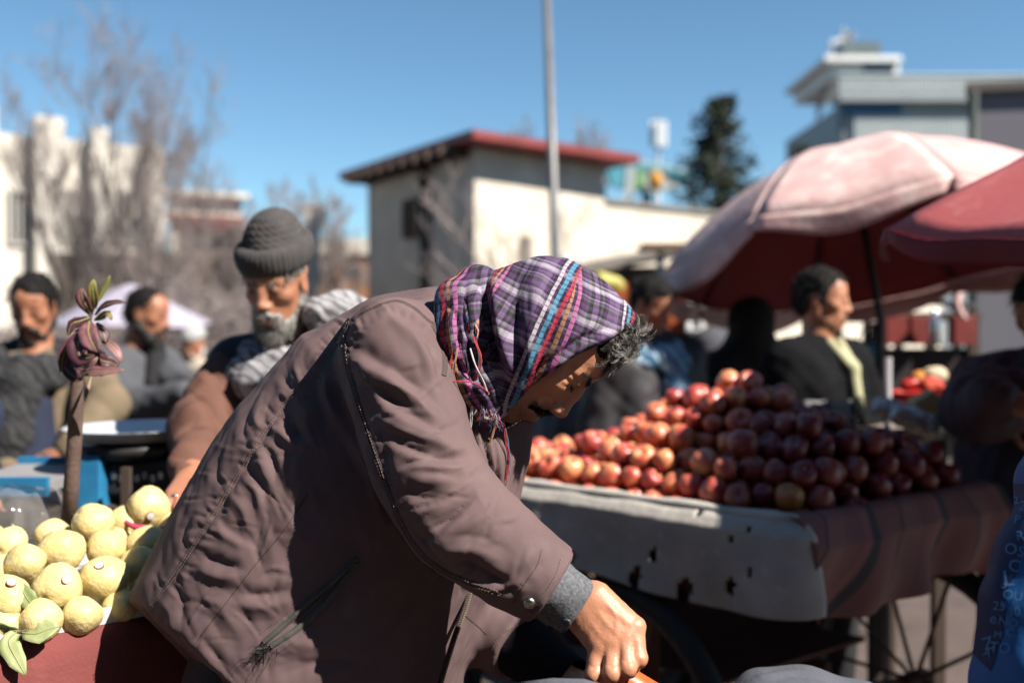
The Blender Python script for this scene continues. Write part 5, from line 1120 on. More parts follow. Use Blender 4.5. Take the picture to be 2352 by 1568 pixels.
hand_prims(B, P(1300, 1568, 1.63), P(1400, 1640, 1.60) - P(1290, 1560, 1.64), np.array([.1, -.5, .8]), -1, (20, 35, 25))
def face_tint(V):
    q = (V - HC) @ HR.T; c = np.ones((len(V), 3))
    near = np.linalg.norm(q, axis=1) < .16
    x, y, z = q.T
    beard = np.clip(1 - np.abs((z + .088) / .040), 0, 1) * np.clip((x + .02) / .03, 0, 1) * near
    beard = np.maximum(beard, np.clip(1 - np.hypot((z + .050) / .012, np.maximum(np.abs(y) - .022, 0) / .012), 0, 1) * (x > .06) * near)
    c -= (beard * .55)[:, None] * np.array([.95, 1.0, 1.0])
    lip = np.exp(-((z + .0735) / .006) ** 2 - (np.maximum(np.abs(y) - .016, 0) / .006) ** 2) * (x > .07) * near
    c = c * (1 - lip[:, None] * (1 - np.array([.72, .48, .50])))
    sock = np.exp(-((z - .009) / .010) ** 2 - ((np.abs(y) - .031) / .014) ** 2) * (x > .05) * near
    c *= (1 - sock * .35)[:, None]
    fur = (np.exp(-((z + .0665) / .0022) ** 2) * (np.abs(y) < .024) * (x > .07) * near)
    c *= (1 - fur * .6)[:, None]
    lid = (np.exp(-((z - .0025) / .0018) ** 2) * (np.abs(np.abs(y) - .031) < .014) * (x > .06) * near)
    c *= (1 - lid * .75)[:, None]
    return np.clip(c, .05, 1)
def fc(*a): return [((1180 + x / 4.9) * .9187, (780 + y / 4.9) * .9187) for x, y in a]
FACEF = [(fc((1010, 1030), (880, 1030), (740, 1065), (640, 1130)), 6, 2.6, 'v'), (fc((960, 990), (860, 1000), (740, 1030)), 8, 1.8, 'r'), (fc((1240, 905), (1150, 910), (1080, 880)), 5, 1.4, 'v'), (fc((1160, 700), (1215, 745), (1280, 835)), 5, 1.8, 'v'), (fc((1185, 770), (1215, 800), (1265, 850)), 5, .9, 'r'),
 (fc((1130, 790), (1160, 820), (1170, 860)), 5, 1.0, 'v'), (fc((1590, 560), (1540, 650), (1490, 740)), 6, .9, 'v'), (fc((1660, 560), (1600, 660), (1550, 760)), 6, .9, 'v'), (fc((800, 1195), (750, 1165), (700, 1130)), 5, 3.0, 'v'), (fc((1020, 1010), (990, 1060), (1040, 1110)), 5, 2.0, 'v'),
 ([(1372, 1402), (1398, 1436), (1424, 1462)], 5, .9, 'r'), ([(1388, 1382), (1424, 1416), (1452, 1438)], 5, .9, 'r'), ([(1352, 1420), (1374, 1452), (1394, 1474)], 5, .8, 'r'), ([(1400, 1392), (1418, 1424), (1414, 1452)], 4.5, 1.1, 'r'), ([(1452, 1456), (1456, 1486), (1455, 1522)], 6, 1.3, 'v'), ([(1422, 1470), (1424, 1500), (1422, 1540)], 6, 1.3, 'v'), ([(1388, 1482), (1386, 1510), (1382, 1548)], 6, 1.3, 'v'),
 ([(1464, 1496), (1474, 1502), (1482, 1500)], 4, 1.2, 'v'), ([(1432, 1514), (1441, 1520), (1450, 1516)], 4, 1.2, 'v'), ([(1396, 1524), (1405, 1530), (1414, 1526)], 4, 1.2, 'v'), ([(1354, 1526), (1363, 1532), (1372, 1528)], 4, 1.2, 'v')]
body, BV, BQ = skin_mesh('body', B, .0030, SKIN, man, 1, disp=lambda V, N: folds(V, N, FACEF) + .0005 * wob(V, 260, None, 1), colf=face_tint)
btree = bvh(BV, BQ)
def on_face(x, y, z):
    o = LW(x + .06, y, z); l, n, i, dd = btree.ray_cast(Vector(o), Vector(-HR[0]))
    return (np.array(l), np.array(n)) if l is not None else (LW(x, y, z), HR[0])
R_ = random.Random(3)
HAIR_K = mat('hair_black', (.012, .010, .009), rough=.45); HAIR_G = mat('hair_grey', (.30, .28, .26), rough=.45); HAIR_W = mat('hair_white', (.52, .50, .46), rough=.5)
mo = Body()
for y in (-1, 1): mo.chain([LW(.1005, .002 * y, -.0500), LW(.0985, .014 * y, -.0535), LW(.090, .028 * y, -.0615), LW(.078, .036 * y, -.0720)], [.0036, .0042, .0036, .0018], .004)
mst, _, _ = skin_mesh('moustache', mo, .0026, mat('moustache_black', (.035, .028, .024), rough=.8, spec=.1, bump=1, bscale=500), body, 0, disp=lambda V, N: .0012 * wob(V, 500) + .0008 * wob(V, 900, None, 1))
rt, dr, ln = [], [], []
for i in range(1500):                                   # moustache
    y = R_.uniform(-.036, .036); z = -.043 - .011 * R_.random() - abs(y) * .34
    if i % 3 == 0: y = R_.uniform(-.016, .016); z = R_.uniform(-.054, -.046)
    l, n = on_face(.10, y, z); rt.append(l - n * .001); dr.append(n * .18 + HR[1] * y * 16 + -HR[2] * .8); ln.append(R_.uniform(.005, .010))
strands('moustache_hair', rt, dr, ln, [HAIR_K] * 6 + [HAIR_G], mst, .00024, .001, 3, 3, seed=1)
rt, dr, ln = [], [], []
for i in range(700):                                   # eyebrows
    s = R_.choice((-1, 1)); t = R_.random(); y = s * (.009 + .044 * t); z = .024 + .007 * math.sin(t * 2.6) + R_.uniform(-.006, .006) * (1 - .6 * t)
    l, n = on_face(.09, y, z); rt.append(l - n * .001); dr.append(n * .22 + HR[1] * s * .9 + HR[2] * R_.uniform(-.2, .5)); ln.append(R_.uniform(.006, .011))
strands('eyebrows', rt, dr, ln, [HAIR_K, HAIR_G], body, .00030, .0006, 3, 3, seed=2)
mo = Body()
for y in (-1, 1): mo.chain([LW(.1005, .002 * y, -.0500), LW(.0985, .014 * y, -.0535), LW(.090, .028 * y, -.0615), LW(.078, .036 * y, -.0720)], [.0036, .0042, .0036, .0018], .004)
mst, _, _ = skin_mesh('moustache', mo, .0026, mat('moustache_black', (.035, .028, .024), rough=.8, spec=.1, bump=1, bscale=500), body, 0, disp=lambda V, N: .0012 * wob(V, 500) + .0008 * wob(V, 900, None, 1))
rt, dr, ln = [], [], []
for i in range(1500):                                   # stubble on chin and jaw
    y = R_.uniform(-.05, .05); z = R_.uniform(-.125, -.078)
    l, n = on_face(.09, y, z); rt.append(l - n * .0005); dr.append(n + R_.uniform(-.5, .5) * HR[1] - HR[2] * .5); ln.append(R_.uniform(.001, .0028))
strands('stubble', rt, dr, ln, [HAIR_K, HAIR_K, HAIR_G], body, .00028, 0, 1, 3, seed=4)
rt, dr, ln = [], [], []
for i in range(140):
    s = -1; y = s * (.017 + .028 * R_.random()); l, n = on_face(.09, y, .003); rt.append(l - n * .0005); dr.append(n * .9 - HR[2] * .6); ln.append(.007)
strands('eyelashes', rt, dr, ln, [HAIR_K], body, .00045, 0, 2, 3, seed=5)
# --- forelock of grey curls
hb = Body()
for q in [((.066, -.030, .085), .020), ((.074, .0, .085), .022), ((.070, .03, .08), .020), ((.056, -.046, .078), .016)]:
    p = LW(*q[0]); hb.ell(p, (q[1],) * 3, None, .015)
hair, _, _ = skin_mesh('hair', hb, .003, mat('hair_matte', (.012, .011, .010), (.03, .028, .026), scale=120, rough=1, spec=.05, bump=1, bscale=300), man, 1, disp=lambda V, N: .006 * wob(V, 160) + .003 * wob(V, 330, None, 1))
mb = MB()
for i in range(230):                                    # locks, each a bundle of strands on a curling path
    u0 = R_.uniform(1386, 1446); v0 = np.interp(u0, [1386, 1446], [794, 752]) + R_.uniform(-8, 22); d0 = R_.uniform(1.535, 1.640)
    p0 = P(u0, v0, d0); ang = R_.uniform(-.3, 1.6); out = np.array([math.cos(ang), R_.gauss(-.25, .45), -math.sin(ang)]); out = nrm(out)
    L_ = R_.uniform(.026, .058); sw = R_.choice((-1, 1, 1)) * R_.uniform(1.8, 4.6); ax_ = nrm(np.array([R_.gauss(0, .3), 1, R_.gauss(0, .3)]))
    path = [p0]; d_ = out; n_ = 12
    for k in range(n_):
        a_ = sw / n_ * (.3 + 1.6 * k / n_)
        d_ = nrm(d_ * math.cos(a_) + np.cross(ax_, d_) * math.sin(a_) + np.array([.01, 0, -.055])); path.append(path[-1] + d_ * L_ / n_)
    m_ = R_.choices((0, 1, 2), (4, 5, 2))[0]
    for q in range(15):
        o_ = np.array([R_.gauss(0, .0022), R_.gauss(0, .0022), R_.gauss(0, .0022)]); fz = np.array([R_.gauss(0, .0024), R_.gauss(0, .0024), R_.gauss(0, .0024)]); ln_ = R_.randint(8, n_)
        mb.tube([path[k] + o_ * (1 - .3 * k / n_) + fz * (k / n_) ** 2 for k in range(ln_ + 1)], [.00048 * (1 - .55 * k / n_) for k in range(ln_ + 1)], 3, False, mi=m_ if R_.random() < .75 else R_.randrange(3))
mb.build('curls', [HAIR_K, HAIR_G, HAIR_W], hair, True)

# --- jacket
J = Body()
SQ = 1.26; Y0 = 1.70
class Squeezed(Body):
    def __call__(s, X):
        Z = X.copy(); Z[:, 1] = Y0 + (Z[:, 1] - Y0) * SQ; return Body.__call__(s, Z)
T = Squeezed()
tc_ = [(600, 1760, 400), (636, 1640, 392), (694, 1440, 362), (764, 1270, 342), (850, 1112, 326), (936, 965, 286), (1004, 884, 190), (1066, 846, 138)]
T.chain([P(a, b, 1.70) for a, b, c in tc_], [pxr(c, 1.70) for a, b, c in tc_], .06)
ARM = [(902, 806, 1.535, 112), (925, 900, 1.505, 118), (958, 1010, 1.475, 116), (990, 1100, 1.455, 116), (1050, 1188, 1.445, 114), (1125, 1245, 1.44, 104), (1200, 1300, 1.437, 92), (1275, 1350, 1.435, 82), (1330, 1388, 1.435, 76)]
A = Body(); A.chain([P(a, b, c) for a, b, c, r in ARM], [pxr(r, c) for a, b, c, r in ARM], .03)
cuff_c = P(1262, 1348, 1.437); cuff_d = nrm(P(1330, 1388, 1.435) - P(1200, 1300, 1.437)); A.cut(cuff_c, cuff_d, .004)
A2 = Body(); AR2 = [(900, 830, 1.88, 95), (940, 1050, 1.90, 95), (1000, 1310, 1.84, 100), (1130, 1430, 1.75, 92), (1245, 1520, 1.67, 86)]
A2.chain([P(a, b, c) for a, b, c, r in AR2], [pxr(r, c) for a, b, c, r in AR2], .03)
A2.cut(P(1196, 1486, 1.70), P(1245, 1520, 1.67) - P(1130, 1430, 1.75), .004)
h0, h1, h2 = P(320, 1410, 1.66), P(420, 1518, 1.535), P(700, 1800, 1.50); hemp = h1
hemn = nrm(np.cross(h1 - h0, h2 - h0)); hemn = hemn if hemn[2] < 0 else -hemn
T.cut(hemp, hemn, .008)
yoke = Body(); yoke.cone(P(1030, 800, 1.66), P(905, 806, 1.54), .085, .076, .04); yoke.cone(P(1030, 810, 1.70), P(905, 830, 1.88), .085, .076, .04)
VA, VB = P(1120, 915, 1.505), P(1178, 1190, 1.480)
class Jacket:
    def __call__(s, X):
        d = smin(T(X), yoke(X), .045)
        pa = X - VA; ba = VB - VA; h_ = np.clip((pa @ ba) / (ba @ ba), 0, 1); d = smax(d, .078 - np.linalg.norm(pa - h_[:, None] * ba, axis=1), .012)   # hollow beside the arm where the front hangs back
        d = smin(d, A(X), .030); d = smin(d, A2(X), .03)
        # soft sag of the cloth between arm and flank, and hollow where the collar opens
        c = P(1105, 900, 1.62); d = smax(d, -(np.linalg.norm((X - c) / np.array([1, 1.1, 1.2]), axis=1) - .060), .02)
        return d
    def bounds(s):
        l1, h1 = T.bounds(); l2, h2 = A.bounds(); l3, h3 = A2.bounds()
        lo = np.minimum(np.minimum(l1, l2), l3); hi = np.maximum(np.maximum(h1, h2), h3); lo[2] = max(lo[2], .72); return lo, hi
def cr(x, y): return (275.6 + .625 * x, 588 + .625 * y)        # crop to frame units
def CR(*a): return [cr(*q) for q in a]
FOLDS = [
 # sleeve, from the shoulder down
 (CR((862, 352), (930, 400), (1010, 440), (1090, 520)), 20, 13, 's'),
 (CR((870, 420), (960, 470), (1060, 500), (1170, 600)), 15, 7, 'r'),
 (CR((1000, 205), (1070, 260), (1130, 350), (1180, 470)), 17, 9, 's'),
 (CR((930, 470), (1010, 560), (1120, 620), (1230, 680)), 18, 9, 's'),
 (CR((960, 600), (1080, 660), (1190, 700), (1270, 730)), 17, 8, 'r'),
 (CR((985, 680), (1100, 730), (1220, 760), (1310, 750)), 16, 8, 's'),
 (CR((1010, 780), (1120, 800), (1230, 830)), 20, 6, 'r'),
 (CR((1040, 860), (1130, 890), (1240, 880)), 18, 5, 'v'),
 (CR((1146, 1046), (1190, 1000), (1250, 945), (1322, 872)), 10, 8, 's'),
 (CR((1165, 1030), (1280, 960), (1340, 920)), 22, 8, 's'),
 (CR((1180, 1075), (1300, 1075), (1400, 1120)), 16, 6, 'r'),
 (CR((1210, 1120), (1290, 1135), (1380, 1190), (1450, 1240)), 14, 7, 'v'),
 (CR((1260, 1180), (1360, 1210), (1460, 1200), (1520, 1160)), 13, 7, 's'),
 (CR((1330, 1240), (1430, 1225), (1500, 1190)), 10, 8, 'v'),
 (CR((1070, 1000), (1130, 1070), (1220, 1170)), 18, 6, 'v'),
 (CR((905, 640), (940, 760), (960, 880)), 16, 6, 'r'),
 (CR((930, 780), (960, 880), (1000, 980)), 10, 5, 'v'),
 (CR((760, 440), (770, 540), (800, 600)), 14, 8, 'r'),
 (CR((800, 470), (840, 580), (880, 700)), 13, 6, 'v'),
 (CR((850, 650), (880, 720), (930, 800)), 14, 7, 'r'),
 # upper back
 (CR((640, 370), (650, 430), (690, 470)), 12, 3.7, 'r'),
 (CR((600, 440), (620, 480), (660, 500)), 10, 3.7, 'v'),
 (CR((640, 510), (690, 570), (700, 660), (720, 700)), 18, 7.4, 'r'),
 (CR((600, 560), (640, 640), (700, 690)), 14, 5.6, 'v'),
 (CR((560, 620), (610, 670), (680, 700)), 13, 5.0, 'r'),
 (CR((520, 690), (560, 760), (570, 830)), 11, 4.3, 'v'),
 (CR((500, 700), (530, 800), (560, 850)), 15, 4.3, 'r'),
 (CR((455, 790), (510, 850), (530, 930)), 13, 4.3, 's'),
 (CR((400, 870), (450, 930), (470, 1010)), 13, 3.7, 'r'),
 (CR((345, 970), (400, 1020), (470, 1060)), 13, 4.3, 's'),
 (CR((280, 1090), (350, 1120), (450, 1150)), 16, 5.0, 'v'),
 (CR((270, 1130), (360, 1180), (470, 1170)), 15, 3.7, 'r'),
 (CR((200, 1200), (230, 1270), (220, 1350)), 12, 3.7, 'v'),
 (CR((150, 1260), (190, 1320), (180, 1400)), 13, 3.1, 'r'),
 (CR((430, 1240), (530, 1245), (630, 1225)), 15, 5.0, 'v'),
 (CR((400, 1270), (520, 1290), (640, 1260)), 18, 3.7, 'r'),
 (CR((300, 1240), (380, 1300), (440, 1400)), 20, 4.3, 'r'),
 (CR((470, 560), (450, 640), (470, 700)), 10, 3.1, 'v'),
 (CR((520, 520), (500, 600), (520, 640)), 10, 3.7, 'r'),
 (CR((370, 720), (350, 800), (380, 850)), 10, 3.1, 'v'),
 (CR((260, 960), (230, 1030), (250, 1080)), 11, 3.1, 'v'),
 (CR((690, 700), (650, 800), (690, 900)), 22, 5.0, 'r'),
 (CR((600, 900), (640, 1000), (720, 1080)), 26, 4.3, 'r'),
 (CR((520, 960), (500, 1080), (540, 1180)), 24, 3.7, 'v'),
 (CR((480, 1470), (620, 1420), (760, 1440)), 24, 5.0, 'r'),
 (CR((620, 1530), (760, 1480), (900, 1500)), 20, 4.3, 'v'),
 (CR((300, 1400), (360, 1480), (420, 1560)), 16, 3.7, 'v'),
 # shoulder and collar
 (CR((880, 190), (960, 170), (1060, 180)), 12, 4, 'r'),
 (CR((1080, 230), (1130, 330), (1150, 430)), 14, 5, 'r'),
]
ARMHOLE = CR((846, 232), (822, 290), (838, 400), (870, 520), (910, 640), (950, 760), (990, 870), (1030, 970), (1090, 1070), (1180, 1150), (1290, 1200), (1400, 1240))
BACKSEAM = CR((848, 240), (800, 330), (745, 405), (680, 480), (630, 520), (590, 572), (530, 660), (480, 740), (420, 835), (350, 950), (285, 1050), (210, 1165), (115, 1290))
SHOULDER = CR((850, 235), (920, 195), (1010, 165), (1080, 190), (1150, 245), (1200, 225))
PUCK = []; Rp = random.Random(17)
for seam, sd_ in ((BACKSEAM, (1, -1)), (ARMHOLE, (1, -1)), (SHOULDER, (1,))):
    dp_ = densify(seam, 3.0); i = 4
    while i < len(dp_) - 4:
        t_ = nrm(dp_[i+2] - dp_[i-2]); n_ = np.array([-t_[1], t_[0]])
        for q_ in sd_:
            if Rp.random() < .75:
                L_ = Rp.uniform(14, 46); a_ = t_ * Rp.uniform(-.5, .5) + n_ * q_; PUCK.append(([tuple(dp_[i] + a_ * 5), tuple(dp_[i] + a_ * L_ * .5 + t_ * Rp.uniform(-3, 3)), tuple(dp_[i] + a_ * L_)], Rp.uniform(4, 7), Rp.uniform(.8, 2.2), Rp.choice('rvv')))
        i += Rp.randint(3, 8)
dp_ = densify([(902, 830), (940, 940), (975, 1050), (1030, 1150), (1110, 1235), (1210, 1305)], 3.0)
for i in range(46):
    k_ = Rp.randrange(4, len(dp_) - 4); t_ = nrm(dp_[k_+3] - dp_[k_-3]); n_ = np.array([-t_[1], t_[0]]); c_ = dp_[k_] + n_ * Rp.uniform(-75, 75); a_ = nrm(n_ + t_ * Rp.uniform(-.9, .5)); L_ = Rp.uniform(22, 60); PUCK.append(([tuple(c_ - a_ * L_), tuple(c_ + t_ * Rp.uniform(-6, 6)), tuple(c_ + a_ * L_)], Rp.uniform(4, 9), Rp.uniform(.8, 2.6), Rp.choice('vvrs')))
for i in range(60):
    c_ = np.array([Rp.uniform(420, 800), Rp.uniform(1000, 1540)]); a_ = nrm([Rp.gauss(.6, .5), Rp.gauss(.2, .6)]); L_ = Rp.uniform(20, 60); PUCK.append(([tuple(c_ - a_ * L_), tuple(c_ + np.array([a_[1], -a_[0]]) * Rp.uniform(-7, 7)), tuple(c_ + a_ * L_)], Rp.uniform(4, 9), Rp.uniform(.5, 1.6), Rp.choice('vvrs')))
def jdisp(V, N):
    D = folds(V, N, FOLDS) + folds(V, N, PUCK)
    D += folds(V, N, [(BACKSEAM, 9, 2.5, 'v'), (ARMHOLE, 8, 2.5, 'v'), (SHOULDER, 7, 1.5, 'v')])
    ax_ = P(936, 965, 1.7) - P(694, 1440, 1.7)
    D += .0022 * (np.clip(1 - np.abs(wob(V, 17, (np.array([.55, 0, -.83]), 2.2), 2)) * 1.6, 0, 1) ** 2 - .3) + .0016 * (np.clip(1 - np.abs(wob(V, 24, (np.array([.8, 0, .55]), 2.4), 1)) * 1.8, 0, 1) ** 2 - .3)
    D += .0009 * wob(V, 36, (P(936, 965, 1.7) - P(694, 1440, 1.7), .45)) + .0012 * wob(V, 95, (P(936, 965, 1.7) - P(694, 1440, 1.7), 1.8), 1) + .0008 * wob(V, 150, None, 2)
    return D
jacket, JV, JQ = skin_mesh('jacket', Jacket(), .0036, TAUPE, man, 2, disp=jdisp)
jtree = bvh(JV, JQ)
ribbon('back_seam', jtree, BACKSEAM, 13, .0022, TAUPE_D, jacket); ribbon('sleeve_seam', jtree, ARMHOLE, 14, .0022, TAUPE_D, jacket)
ribbon('shoulder_seam', jtree, SHOULDER, 9, .0016, TAUPE_D, jacket, prof=(0, 1, 0))
HEM = [(328, 1392), (352, 1425), (400, 1470), (460, 1525), (520, 1566)]
ribbon('hem_seam', jtree, HEM, 7, .0012, TAUPE_D, jacket, prof=(0, 1, 0))
ribbon('panel_seam', jtree, CR((690, 870), (600, 1010), (500, 1130), (400, 1260), (270, 1430)), 4, .0008, TAUPE_D, jacket, prof=(0, 1, 0))
ribbon('collar_seam', jtree, CR((1150, 250), (1185, 320), (1195, 400), (1190, 440)), 14, .0016, TAUPE_D, jacket)
stitches('stitching', jtree, BACKSEAM, THREAD, jacket, 7, 4.4, 1.4, .0030, (-3.2, 3.2))
stitches('stitching', jtree, ARMHOLE, THREAD, jacket, 7, 4.4, 1.4, .0030, (-3.4, 3.4))
stitches('stitching', jtree, HEM, THREAD, jacket, 7, 4.4, 1.2, .0018, (0,))
stitches('stitching', jtree, SHOULDER, THREAD, jacket, 7, 4.4, 1.1, .0022, (0,))
# slanting zip pocket with two welts and a frayed end
PK = CR((530, 1418), (620, 1340), (700, 1265), (790, 1190), (870, 1110)); PK2 = CR((556, 1432), (650, 1370), (730, 1295), (800, 1215), (868, 1124))
pocket = ribbon('pocket', jtree, PK, 16, .0042, PIPE, jacket, prof=(0, 1, 1, 0)); 
ribbon('welt', jtree, PK2, 17, .0045, PIPE, pocket, prof=(0, 1, 1, 0))
ribbon('zip_tape', jtree, CR((560, 1400), (660, 1320), (760, 1230), (850, 1140)), 5, .0012, TAUPE_D, pocket, prof=(0, 1, 0))
stitches('stitching', jtree, CR((510, 1390), (610, 1310), (720, 1205), (820, 1120)), THREAD, pocket, 6, 4, 1, .0012)
stitches('stitching', jtree, CR((580, 1455), (670, 1390), (760, 1300), (830, 1220)), THREAD, pocket, 6, 4, 1, .0012)
rt, dr, ln = [], [], []
for i in range(46):
    l, n = hit(jtree, 612 + R_.gauss(0, 7), 1482 + R_.gauss(0, 6))
    if l is None: continue
    rt.append(l + n * .003); dr.append(np.array([-.6 + R_.gauss(0, .5), -.35, -.9 + R_.gauss(0, .5)])); ln.append(R_.uniform(.008, .028))
strands('frayed_threads', rt, dr, ln, [PIPE, DARKC], pocket, .0006, .002, 6, 3, seed=8)
# cuff band, snap button, shirt cuff
CUFFL = [(1196, 1400), (1240, 1390), (1283, 1340), (1296, 1286)]
ribbon('cuff_edge', jtree, [(1220, 1404), (1256, 1372), (1287, 1325), (1296, 1284)], 15, .0022, TAUPE_D, jacket)
stitches('stitching', jtree, [(1212, 1394), (1246, 1366), (1276, 1320), (1288, 1282)], THREAD, jacket, 6, 4, 1.2, .0012)
ribbon('cuff_seam', jtree, [(1178, 1384), (1205, 1340), (1232, 1300), (1244, 1262)], 4, .0010, TAUPE_D, jacket, prof=(0, 1, 0))
l, n = hit(jtree, 1216, 1384)
if l is not None: MB().lathe([(.0001, .0055), (.0055, .005), (.0085, .003), (.0092, 0), (.008, -.002)], l, 20, n).build('snap_button', mat('snap_metal', (.5, .48, .44), (.3, .28, .25), scale=120, rough=.3, metal=1, bump=.2), jacket, True)
fd = nrm(P(1346, 1392, 1.435) - P(1125, 1245, 1.44)); sx = nrm(np.cross(fd, [0, 0, 1])); sy = np.cross(fd, sx)
def sleeve_end(name, c0, c1, r0, r1, m, parent, flat=1.0, th=.003, wav=.0015, n=40, rings=10):
    V = []; Fc = []
    c0 = np.asarray(c0); c1 = np.asarray(c1); dd = nrm(c1 - c0); a1 = nrm(np.cross(dd, [0.05, 0, 1])); a2 = np.cross(dd, a1)
    prof = [(i / rings, 0) for i in range(rings + 1)] + [(1 + .012, -.5), (1, -1), (.8, -1), (.4, -1)]
    for f, o in prof:
        for k in range(n):
            t = 2 * math.pi * k / n; r = r0 + (r1 - r0) * f + o * th + wav * math.sin(3 * t + f * 5) * (.4 + f) + .0007 * math.sin(9 * t + f * 14)
            V.append(c0 + (c1 - c0) * f + r * (math.cos(t) * a1 * flat + math.sin(t) * a2))
    for i in range(len(prof) - 1):
        for k in range(n): Fc.append((i*n+k, i*n+(k+1) % n, (i+1)*n+(k+1) % n, (i+1)*n+k))
    return mesh(name, V, Fc, m, parent)
scuff = sleeve_end('shirt_cuff', P(1225, 1322, 1.437), P(1327, 1392, 1.433), .046, .0425, GREYC, man, 1.0)
ctree = BVHTree.FromPolygons([tuple(np.array(v.co) + WORG['person']) for v in scuff.data.vertices], [tuple(p.vertices) for p in scuff.data.polygons])
l, n = hit(ctree, 1302, 1428)
if l is not None: MB().lathe([(.0001, .002), (.004, .003), (.006, .0025), (.0065, 0)], l, 16, n).build('button', mat('shirt_button', (.06, .065, .07), rough=.4), scuff, True)
stitches('stitching', ctree, [(1352, 1345), (1352, 1375), (1335, 1410), (1305, 1438)], mat('grey_thread', (.10, .105, .115), rough=.9), scuff, 5, 3.2, 1, .0004)
kc = sleeve_end('knit_cuff', P(1165, 1462, 1.72), P(1310, 1568, 1.635), .056, .046, DARKC, man, 1.0, .004, .002)
stitches('stitching', jtree, [(1128, 1496), (1146, 1462), (1176, 1440), (1212, 1428)], THREAD, jacket, 6, 4, 1.0, .0012)
stitches('stitching', jtree, [(1064, 1408), (1094, 1434), (1120, 1456)], mat('dark_thread', (.05, .035, .035), rough=.9), jacket, 5, 4, 1.0, .0010)
# front zip: metal teeth on a dark tape, down the open edge
ZP = densify([(1166, 1006, 1.66), (1172, 1060, 1.645), (1166, 1110, 1.632), (1150, 1160, 1.62)], 5)
ZP2 = densify([(1082, 1345, 1.60), (1066, 1400, 1.585), (1044, 1460, 1.57), (1022, 1530, 1.56), (1004, 1590, 1.55)], 5)
for zp in (ZP, ZP2):
    mb = MB(); pts = [P(*q) for q in zp]; mb.tube(pts, .0045, 6)
    zt = mb.build('front_placket', TAUPE_D, jacket, True)
    mb = MB()
    for i in range(0, len(pts) - 1):
        t = nrm(pts[i+1] - pts[i]); mb.box(pts[i] + np.array([.0035, -.0038, 0]), (.002, .0036, .003), ax=np.array([t, nrm(np.cross(t, [0, 1, 0])), [0, 1, 0]]))
    mb.build('zip_teeth', ZIPM, zt)
# inner collar flap hanging open below the scarf
cf = Body(); cf.chain([P(1075, 950, 1.575), P(1105, 1050, 1.575), P(1125, 1130, 1.58)], [.030, .034, .026], .03); cf.chain([P(1120, 960, 1.62), P(1150, 1050, 1.625), P(1148, 1130, 1.61)], [.022, .018, .014], .03)
skin_mesh('collar_flap', cf, .004, TAUPE, jacket, 1, disp=lambda V, N: folds(V, N, [([(1068, 960), (1090, 1040), (1120, 1120)], 9, 6, 'v'), ([(1100, 950), (1118, 1040), (1140, 1120)], 8, 7, 'v'), ([(1128, 1000), (1140, 1060), (1140, 1140)], 7, 5, 'c')]))
# trousers and shoes
tr = Body(); tr.chain([hipn, np.array([-.36, 1.62, .48]), np.array([-.44, 1.64, .10])], [.125, .100, .085], .05); tr.chain([hipf, np.array([-.28, 1.86, .48]), np.array([-.34, 1.90, .10])], [.125, .100, .085], .05)
tr.cone(hipn, hipf, .15, .15, .05)
skin_mesh('trousers', tr, .009, TROUS, man, 2, disp=lambda V, N: .006 * wob(V, 28, (np.array([0, 0, 1]), 2.5)))
for x, y in ((-.40, 1.63), (-.30, 1.89)):
    s = Body(); s.cone((x - .06, y, .05), (x + .14, y - .01, .04), .05, .04, .03); s.cut((x, y, .004), (0, 0, -1), .004)
    skin_mesh('shoe', s, .007, mat('shoe_black', (.015, .014, .013), rough=.45), man)

